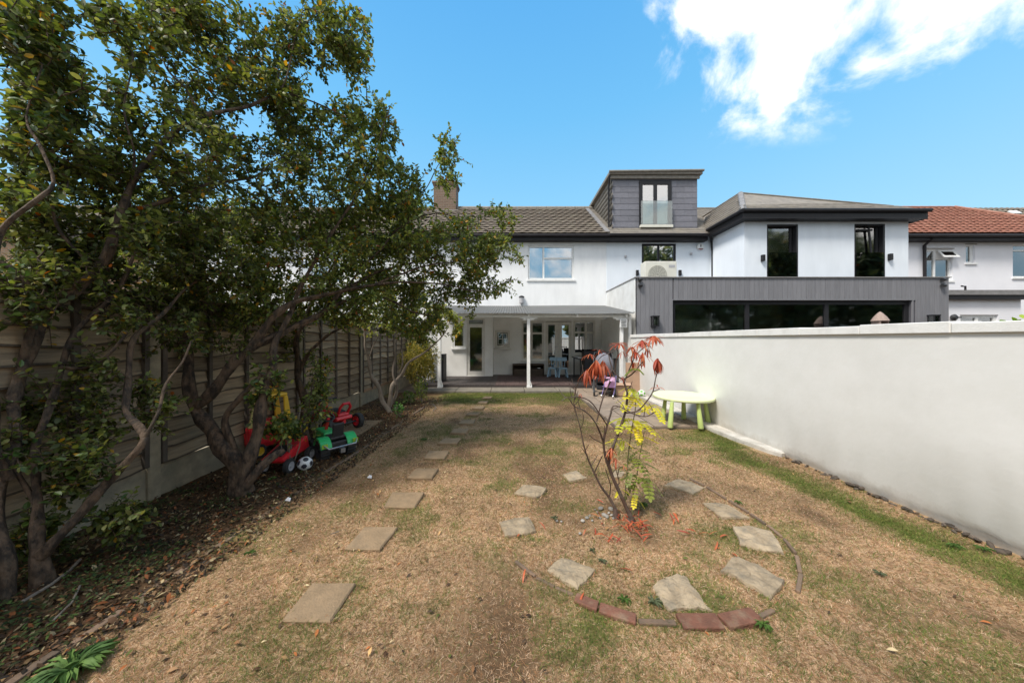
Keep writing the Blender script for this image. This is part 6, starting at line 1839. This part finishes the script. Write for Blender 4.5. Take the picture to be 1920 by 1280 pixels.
p = Vector((X(1011, 10.84), 10.88, .38)); tag(MB().sphere((p.x, p.y, p.z+.02), .035, 8, 6, (1.8, 1, .5)).build('white_shoe', M['ball_white'], None, loc=p), 'white shoe on the storage bench under the veranda', 'shoe')
# glass table on the deck
a0, a1 = X(1082, 10.0), X(1150, 10.0)
gt = thing('patio_table', 'grey topped garden table standing on the deck behind the pushchair', 'table', ((a0+a1)/2, 10.1, .12))
MB().box(a0-.0, a1+.25, 9.6, 10.7, .80, .82).build('table_top', M['table_glass'], gt)
MB().box(a0-.01, a1+.26, 9.58, 9.6, .785, .825).box(a0-.03, a0-.01, 9.58, 10.7, .785, .825).build('rim', M['black_plastic'], gt)
for sx in (a0+.03, a1+.2):
    for sy in (9.64, 10.62):
        MB().tube([(sx, sy, .12), (sx, sy, .799)], .022, 8).build('leg', M['black_plastic'], gt)
for i, (sx, sy, lb) in enumerate(((a0+.35, 9.75, 'dark slatted garden chair tucked under the left of the deck table'), (a0+.75, 10.9, 'dark high-backed garden chair behind the deck table'))):
    t = thing('garden_chair', lb, 'chair', (sx, sy, .12), PI if i == 0 else 0, 'dark garden chairs at the deck table')
    MB().box(-.22, .22, -.22, .22, .40, .43).build('seat', M['fabric_black'], t, world=False)
    MB().obox((0, .24, .68), (.44, .025, .5), (-.12, 0, 0)).build('backrest', M['fabric_black'], t, world=False)
    for qx in (-.2, .2):
        for qy in (-.2, .2): MB().tube([(qx, qy, 0), (qx, qy, .4)], .014, 6).build('leg', M['black_plastic'], t, world=False)
bo = thing('broom', 'thin dark broom handle leaning against the veranda end wall', 'broom', (X(1133, 10.9), 10.9, .12))
MB().tube([(X(1133, 10.9), 10.9, .14), (X(1138, 11.1), 11.1, Z(630, 11.1))], .012, 8).build('handle', M['black_plastic'], bo)
MB().box(X(1133, 10.9)-.12, X(1133, 10.9)+.12, 10.86, 10.94, .12, .2).build('brush_head', M['crate'], bo)
bx = thing('storage_box', 'dark box stack in the shaded right corner of the deck', 'box', (2.95, 10.4, .12))
MB().box(2.5, 3.3, 10.1, 10.8, .12, .95).build('box_body', M['cardboard_dark'], bx, bevel=.02); MB().box(2.48, 3.32, 10.08, 10.82, .951, 1.0).build('lid', M['fabric_black'], bx)
bf = thing('white_cabinet', 'narrow white cabinet with dark trim at the left end of the deck', 'cabinet', (X(831, 9.6), 9.6, .12))
MB().box(X(829, 9.5)-.25, X(829, 9.5)+.0, 9.4, 9.8, .16, .93).build('cabinet_body', M['white_upvc'], bf); MB().box(X(829, 9.5)+.001, X(829, 9.5)+.07, 9.38, 9.82, .12, .96).box(X(829, 9.5)-.25, X(829, 9.5), 9.38, 9.82, .93, .96).build('cabinet_trim', M['anthracite'], bf)
sp = thing('solar_lamp', 'white slatted solar lamp fixed near the top of the right veranda post', 'lamp', at(1169, 606, 8.6))
q = at(1169, 606, 8.6)
MB().obox(q, (.20, .03, .23), (0, .06, 0)).build('lamp_body', M['white_upvc'], sp)
for i in range(5): MB().obox(q+Vector((0, -.026, -.085+i*.042)), (.15, .006, .012), (0, .06, 0)).build('solar_strip', M['anthracite'], sp)

# pushchair
pc = thing('pushchair', 'black pushchair with grey hood parked on the paving at the deck edge', 'pushchair', (X(1132, 7.75), 7.75, .045), -.25)
MB().sphere((0, .05, .72), .27, 18, 12, (.85, .8, 1.15)).build('hood', M['fabric_grey'], pc, world=False)
MB().add([(-.2, -.28, .42), (.2, -.28, .42), (.21, .22, .38), (-.21, .22, .38), (-.19, -.24, .30), (.19, -.24, .30), (.19, .2, .24), (-.19, .2, .24), (-.2, .3, .8), (.2, .3, .8)],
         [(0, 1, 2, 3), (4, 7, 6, 5), (0, 4, 5, 1), (1, 5, 6, 2), (3, 7, 4, 0), (2, 6, 7, 3), (3, 2, 9, 8)]).build('seat', M['fabric_black'], pc, world=False, bevel=.02)
MB().box(-.18, .18, -.2, .22, .12, .24).build('shopping_basket', M['fabric_black'], pc, world=False, bevel=.03)
for sx in (-.24, .24):
    MB().tube([(sx, -.36, .1), (sx, -.05, .38), (sx, .34, .92), (sx*.9, .46, 1.02)], .013, 8).build('frame_tube', M['black_plastic'], pc, world=False)
    MB().tube([(sx, .34, .1), (sx, .05, .42), (sx, -.05, .38)], .013, 8).build('frame_tube', M['black_plastic'], pc, world=False)
    for yy in (-.36, .34):
        w = MB().lathe([(.055, -.022), (.095, -.02), (.10, 0), (.095, .02), (.055, .022)], (sx, yy, .10), 20, axis='x').build('wheel', M['tyre'], pc, world=False)
        MB().lathe([(.04, -.026), (.05, 0), (.04, .026)], (sx, yy, .10), 14, axis='x').build('hub', M['hub'], w, world=False)
MB().tube([(-.215, .46, 1.02), (.215, .46, 1.02)], .016, 8).build('handlebar', M['fabric_black'], pc, world=False)

ts = thing('toy_buggy', 'small folding toy buggy with pink seat fabric in front of the pushchair', 'toy buggy', (X(1142, 7.35), 7.35, .045), -.5)
MB().add([(-.12, -.10, .24), (.12, -.10, .24), (.13, .08, .20), (-.13, .08, .20), (-.11, .13, .46), (.11, .13, .46)], [(0, 1, 2, 3), (3, 2, 5, 4)]).build('seat_fabric', M['fabric_pink'], ts, world=False)
for sx in (-.13, .13):
    MB().tube([(sx, -.2, .04), (sx, .08, .26), (sx, .2, .5)], .008, 6).build('frame_tube', M['purple_metal'], ts, world=False)
    MB().tube([(sx, .2, .04), (sx, -.02, .24), (sx, -.1, .26)], .008, 6).build('frame_tube', M['purple_metal'], ts, world=False)
    for yy in (-.2, .2): MB().lathe([(.02, -.012), (.042, -.01), (.042, .01), (.02, .012)], (sx, yy, .042), 14, axis='x').build('wheel', M['grey_metal'], ts, world=False)
MB().add([(-.08, .0, .30), (.05, -.05, .36), (.10, .05, .44), (-.02, .1, .40)], [(0, 1, 2, 3)]).build('seat_cover', M['fabric_pink'], ts, world=False)
# cardboard
cd = thing('tall_cardboard_panel', 'tall flat brown cardboard box leaning against the end of the veranda', 'box', (X(1194, 7.95), 7.95, .045))
MB().obox((X(1193, 7.9), 7.9, .42), (.52, .07, .80), (-.04, 0, 0)).build('cardboard_face', M['cardboard'], cd, bevel=.004)
MB().obox((X(1215, 7.97), 7.97, .42), (.085, .06, .80), (-.04, 0, 0)).build('dark_edge', M['cardboard_dark'], cd)
MB().obox((X(1188, 7.9), 7.858, .60), (.2, .003, .012), (-.04, 0, 0)).build('hand_slot', M['cardboard_dark'], cd)
c2 = thing('low_cardboard_box', 'low brown cardboard box on the paving beside the toy buggy', 'box', (X(1168, 7.5), 7.5, .045))
MB().obox((X(1166, 7.5), 7.55, .19), (.42, .3, .28), (0, 0, -.15)).build('box_body', M['cardboard'], c2, bevel=.006)
MB().obox((X(1166, 7.5)-.02, 7.42, .338), (.40, .16, .006), (.25, 0, -.15)).build('flap', M['cardboard'], c2)

# balls
def ball(name, label, c, r, cols, turn):
    """football: truncated icosahedron, dark pentagons and white hexagons in relief"""
    bm = bmesh.new(); bmesh.ops.create_icosphere(bm, subdivisions=1, radius=1)
    pent = [v.co.normalized() for v in bm.verts]; bm.free()
    n = 34; vs, fs, ms = [], [], []
    for i in range(n+1):
        th = PI*i/n
        for j in range(2*n):
            ph = PI*j/n; vs.append(Vector((math.sin(th)*math.cos(ph), math.sin(th)*math.sin(ph), math.cos(th))))
    Rm = Euler(turn).to_matrix()
    for i in range(n):
        for j in range(2*n):
            a, b = i*2*n+j, i*2*n+(j+1) % (2*n); q = (a, b, b+2*n, a+2*n); fs.append(q)
            cc = sum((vs[k] for k in q), Vector()).normalized()
            ms.append(1 if max(cc.dot(p) for p in pent) > .935 else 0)
    me = bpy.data.meshes.new('ball'); me.from_pydata([tuple(Rm @ v*r) for v in vs], [], fs)
    me.materials.append(M[cols[0]]); me.materials.append(M[cols[1]])
    me.polygons.foreach_set('material_index', ms); me.polygons.foreach_set('use_smooth', [True]*len(fs)); me.update()
    o = bpy.data.objects.new(name, me); COL.objects.link(o); o.location = c
    return tag(o, label, 'ball')
p = gr(572, 881); ball('football', 'black and white football lying beside the red toy wagon in the bed', (p.x, p.y, .072), .072, ('ball_white', 'ball_black'), (.5, .35, .2))
p = at(1203, 738, 7.35); ball('football', 'black and green patterned football by the tall cardboard panel', (p.x, p.y, .13), .085, ('ball_white', 'ball_green'), (.2, .5, .2))
p = at(1179, 738, 7.25); ball('pale_ball', 'pale pinkish ball in front of the cardboard boxes', (p.x, p.y, .13), .085, ('ball_white', 'ball_white'), (0, 0, 0))

# ------------------------------------------------------------------ paving piece and toys in the bed
P = [gr(*q, .02) for q in ((672, 788), (717, 787), (652, 826), (600, 822))]
o = MB().prism([(v.x, v.y) for v in P][::-1], -.02, .02, inset=.006).build('concrete_pad', M['slab']); tag(o, kind='structure')

def wheel(par, c, r, w, rim='red_plastic', spokes=6, tread=False):
    """axis along local y"""
    pr = [(r*.62, -w/2), (r*.93, -w/2), (r, -w*.36), (r, w*.36), (r*.93, w/2), (r*.62, w/2), (r*.60, 0), (r*.62, -w/2)]
    ty = MB().lathe(pr, c, 28, axis='y', cap=False)
    if tread:
        for i in range(16):
            a = 2*PI*i/16; ty.obox((c[0]+r*math.cos(a), c[1], c[2]+r*math.sin(a)), (r*.16, w*.95, r*.16), (0, -a, 0))
    wl_ = ty.build('wheel', M['tyre'], par, world=False)
    mb = MB()
    if rim == 'red_plastic': mb.lathe([(r*.50, -w*.4), (r*.64, -w*.56), (r*.64, w*.56), (r*.50, w*.4), (r*.50, -w*.4)], c, 24, axis='y', cap=False)
    else: mb.lathe([(r*.34, -w*.30), (r*.50, -w*.36), (r*.63, -w*.53), (r*.63, w*.53), (r*.50, w*.36), (r*.34, w*.30)], c, 24, axis='y')
    mb.lathe([(r*.16, -w*.56), (r*.16, w*.56)], c, 14, axis='y')
    rimo = mb.build('rim', M[rim], wl_, world=False)
    return wl_
# green tractor: forward is local +x
Tg = gr(622, 855); tg = thing('toy_tractor', 'green and black ride-on toy tractor with big rear wheels seen from behind', 'toy tractor', (-2.13, 3.74, 0), math.radians(139.5))
for s in (-1, 1): wheel(tg, (-.0, s*.145, .115), .115, .10, 'black_plastic', tread=True)
for s in (-1, 1): wheel(tg, (.40, s*.13, .075), .075, .06, 'black_plastic')
for s in (-1, 1):
    mb = MB(); vs, fs = [], []
    for i in range(9):
        a = math.radians(15 + 150*i/8); rr = .148
        for (yy, ro) in ((s*.085, 0), (s*.205, 0), (s*.205, -.03), (s*.085, -.02)):
            vs.append(((rr+ro)*math.cos(a), yy, .115+(rr+ro)*math.sin(a)))
    for i in range(8):
        for k in range(4): fs.append((i*4+k, i*4+(k+1) % 4, (i+1)*4+(k+1) % 4, (i+1)*4+k))
    fs += [(3, 2, 1, 0), (32, 33, 34, 35)]
    fd_ = MB().add(vs, fs, False).build('fender', M['green_plastic'], tg, world=False, bevel=.008)
    MB().obox((-.15, s*.17, .19), (.012, .06, .045)).build('tail_lamp', M['lime_plastic'], fd_, world=False)
MB().box(-.10, .14, -.095, .095, .10, .20).build('chassis', M['black_plastic'], tg, world=False, bevel=.01)
MB().obox((.33, 0, .20), (.34, .16, .13)).build('bonnet', M['green_plastic'], tg, world=False, bevel=.025)
MB().box(.14, .52, -.05, .05, .08, .134).build('front_chassis', M['black_plastic'], tg, world=False)
MB().obox((.02, 0, .235), (.18, .17, .04)).build('seat', M['black_plastic'], tg, world=False, bevel=.012)
MB().obox((-.07, 0, .33), (.03, .13, .18), (0, -.2, 0)).build('seat_back', M['black_plastic'], tg, world=False, bevel=.015)
MB().tube([(-.16, -.18, .20), (-.215, -.15, .17), (-.22, .15, .17), (-.16, .18, .20)], .009, 8).build('rear_bar', M['grey_metal'], tg, world=False)
MB().obox((.28, 0, .34), (.03, .03, .18), (0, -.5, 0)).build('steering_column', M['red_plastic'], tg, world=False)
sw_ = MB(); cen = Vector((.25, 0, .43)); Rs = Euler((0, -.6, 0)).to_matrix()
sw_.tube([cen+Rs @ Vector((.07*math.cos(a), .07*math.sin(a), 0)) for a in [i*2*PI/20 for i in range(21)]], .009, 7, cap=False)
for a in (0, 2.1, 4.2): sw_.tube([cen, cen+Rs @ Vector((.07*math.cos(a), .07*math.sin(a), 0))], .006, 6)
sw_.build('steering_wheel', M['black_plastic'], tg, world=False)
MB().obox((-.2, 0, .12), (.05, .05, .05)).build('tow_hitch', M['grey_metal'], tg, world=False)

# red pedal kart
Tk = gr(655, 812); tk = thing('pedal_kart', 'red and black pedal kart with red spoked wheels on the paving by the fence', 'pedal kart', (Tk.x-.30, Tk.y+.14, .02), math.radians(152))
for s in (-1, 1):
    w = wheel(tk, (-.22, s*.24, .115), .115, .075, 'red_plastic'); 
    mb = MB()
    for i in range(6):
        a = i*PI/3; mb.obox((-.22+.035*math.cos(a), s*.24+s*.02, .115+.035*math.sin(a)), (.06, .02, .016), (0, -a, 0))
    mb.build('spokes', M['red_plastic'], w, world=False)
    wheel(tk, (.42, s*.20, .10), .10, .06, 'red_plastic')
MB().tube([(-.22, -.22, .115), (-.22, .22, .115)], .014, 8).build('axle', M['black_plastic'], tk, world=False)
MB().tube([(-.24, 0, .15), (.05, 0, .14), (.45, 0, .13)], .028, 10).build('frame_tube', M['red_plastic'], tk, world=False)
MB().obox((-.08, 0, .26), (.30, .19, .07), (0, -.12, 0)).build('seat', M['red_plastic'], tk, world=False, bevel=.025)
MB().obox((-.06, 0, .302), (.22, .13, .02), (0, -.12, 0)).build('seat_pad', M['black_plastic'], tk, world=False, bevel=.008)
MB().tube([(-.20, -.075, .27), (-.26, -.085, .37), (-.28, -.045, .43), (-.28, .045, .43), (-.26, .085, .37), (-.20, .075, .27)], .021, 10).build('seat_hoop', M['red_plastic'], tk, world=False)
MB().add([(.28, -.07, .14), (.52, -.09, .12), (.52, .09, .12), (.28, .07, .14), (.25, -.05, .36), (.34, -.055, .40), (.34, .055, .40), (.25, .05, .36)], [(0, 3, 2, 1), (4, 5, 6, 7), (0, 1, 5, 4), (1, 2, 6, 5), (2, 3, 7, 6), (3, 0, 4, 7)]).build('front_fairing', M['red_plastic'], tk, world=False, bevel=.02)
MB().tube([(.2, -.16, .45), (.25, -.08, .43), (.27, 0, .42), (.25, .08, .43), (.2, .16, .45)], [.02, .018, .03, .018, .02], 10).build('handlebar', M['black_plastic'], tk, world=False)
MB().obox((.12, 0, .17), (.22, .24, .05)).build('footrest', M['black_plastic'], tk, world=False, bevel=.01)
MB().obox((-.18, .0, .19), (.14, .26, .06), (0, .3, 0)).build('rear_body', M['red_plastic'], tk, world=False, bevel=.02)
# yellow-roofed toy car
Tc = Vector((X(505, 3.9), 3.9, 0)); tcx = thing('toy_car', 'red toddler car with faded yellow roof half hidden by leaves beside the fence', 'toy car', Tc, math.radians(60)); tcx.scale = (.82, .82, .96)
def rbox(mb, c, s): mb.obox(c, s)
MB().obox((0, 0, .26), (.62, .36, .32)).build('body', M['red_plastic'], tcx, world=False, bevel=.07)
MB().obox((.22, 0, .30), (.26, .34, .2)).build('bonnet', M['red_plastic'], tcx, world=False, bevel=.07)
MB().obox((-.04, 0, .745), (.44, .36, .06)).build('roof', M['yellow_plastic'], tcx, world=False, bevel=.028)
for sx, sy, m_ in ((.15, -.155, 'yellow_plastic'), (.15, .155, 'yellow_plastic'), (-.22, -.155, 'yellow_faded'), (-.22, .155, 'yellow_plastic')):
    MB().add([(sx*1.25-.05, sy-.02, .38), (sx*1.25+.05, sy-.02, .38), (sx*1.25+.05, sy+.02, .38), (sx*1.25-.05, sy+.02, .38), (sx-.03, sy-.02, .73), (sx+.03, sy-.02, .73), (sx+.03, sy+.02, .73), (sx-.03, sy+.02, .73)],
             [(0, 3, 2, 1), (4, 5, 6, 7), (0, 1, 5, 4), (1, 2, 6, 5), (2, 3, 7, 6), (3, 0, 4, 7)]).build('roof_pillar', M[m_], tcx, world=False, bevel=.015)
for sx in (-.2, .22):
    for s in (-1, 1): wheel(tcx, (sx, s*.19, .085), .085, .06, 'yellow_plastic')
# red wagon
Tw = gr(545, 889); tw_ = thing('toy_wagon', 'small red ride-on toy with grey hubbed wheels behind the football', 'ride-on toy', (-2.49, 3.40, 0), math.radians(93))
for (x_, s) in ((-.15, -1), (-.15, 1), (.22, -1), (.22, 1)):
    wheel(tw_, (x_, s*.13, .075), .075, .05, 'hub')
MB().add([(-.2, -.10, .12), (.28, -.10, .12), (.28, .10, .12), (-.2, .10, .12), (-.22, -.12, .17), (.20, -.12, .30), (.20, .12, .30), (-.22, .12, .17)], [(0, 3, 2, 1), (4, 5, 6, 7), (0, 1, 5, 4), (1, 2, 6, 5), (2, 3, 7, 6), (3, 0, 4, 7)]).build('body', M['red_plastic'], tw_, world=False, bevel=.02)
MB().obox((.16, 0, .34), (.02, .15, .16), (0, .3, 0)).build('windscreen_panel', M['black_plastic'], tw_, world=False, bevel=.006)
MB().tube([(.15, 0, .28), (.10, 0, .40)], .012, 8).tube([(.10, -.08, .40), (.10, .08, .40)], .012, 8).build('handlebar', M['black_plastic'], tw_, world=False)
MB().obox((-.08, 0, .215), (.2, .14, .03), (0, -.25, 0)).build('seat', M['black_plastic'], tw_, world=False, bevel=.01)

# bits of litter
for px, py, lb, s in ((540, 941, 'folded scrap of white plastic at the edge of the bed below the big trunk', .022), (693, 898, 'scrap of white paper on dry grass left of the fourth slab', .022)):
    p = gr(px, py); o = MB().add([(p.x-s, p.y-s*.5, .02), (p.x+s, p.y-s*.3, .012), (p.x+s*.8, p.y+s*.6, .03), (p.x-s*.5, p.y+s*.5, .035), (p.x, p.y, .045)], [(0, 1, 4), (1, 2, 4), (2, 3, 4), (3, 0, 4)]).build('plastic_scrap', M['plastic_bag'], None, loc=(p.x, p.y, 0))
    tag(o, lb, 'litter')
def twig(pts, r, lb):
    o = MB().tube([gr(a, b, .02)+Vector((0, 0, random.uniform(0, .012))) for a, b in pts], r, 6).build('fallen_twig', M['bark_pale'], None, loc=gr(*pts[0]))
    tag(o, lb, 'twig')
twig([(40,1130),(95,1098),(130,1070),(150,1050)], .008, 'long bare stick lying at the foot of the two left trunks')
twig([(100,1165),(135,1130),(150,1100)], .005, 'thin curved stick in the leaf litter at bottom left')
twig([(620,1003),(636,997)], .003, 'short dark twig on the lawn left of the second slab')
twig([(812,770),(818,765),(812,758),(806,757)], .008, 'pale bent root at the far end of the lawn edging')

# bird table in the neighbour's garden
bt = thing('bird_table', 'bird table with pinkish conical thatched roof in front of the neighbour\'s sliding doors', 'bird table', (X(1650, 8.0), 8.0, 0))
c = (X(1650, 8.0), 8.0, 0)
MB().lathe([(.04, -.04), (.045, 1.72)], c, 10).build('pole', M['trim_brown'], bt)
MB().box(c[0]-.13, c[0]+.13, 7.87, 8.13, 1.72, 1.76).build('tray', M['thatch'], bt)
for sx in (-.1, .1): MB().box(c[0]+sx-.012, c[0]+sx+.012, 7.9, 8.1, 1.7601, 1.92).build('upright', M['thatch'], bt)
MB().lathe([(.17, 1.90), (.12, 2.0), (.05, 2.10), (.012, 2.14)], c, 14).build('roof', M['thatch'], bt)
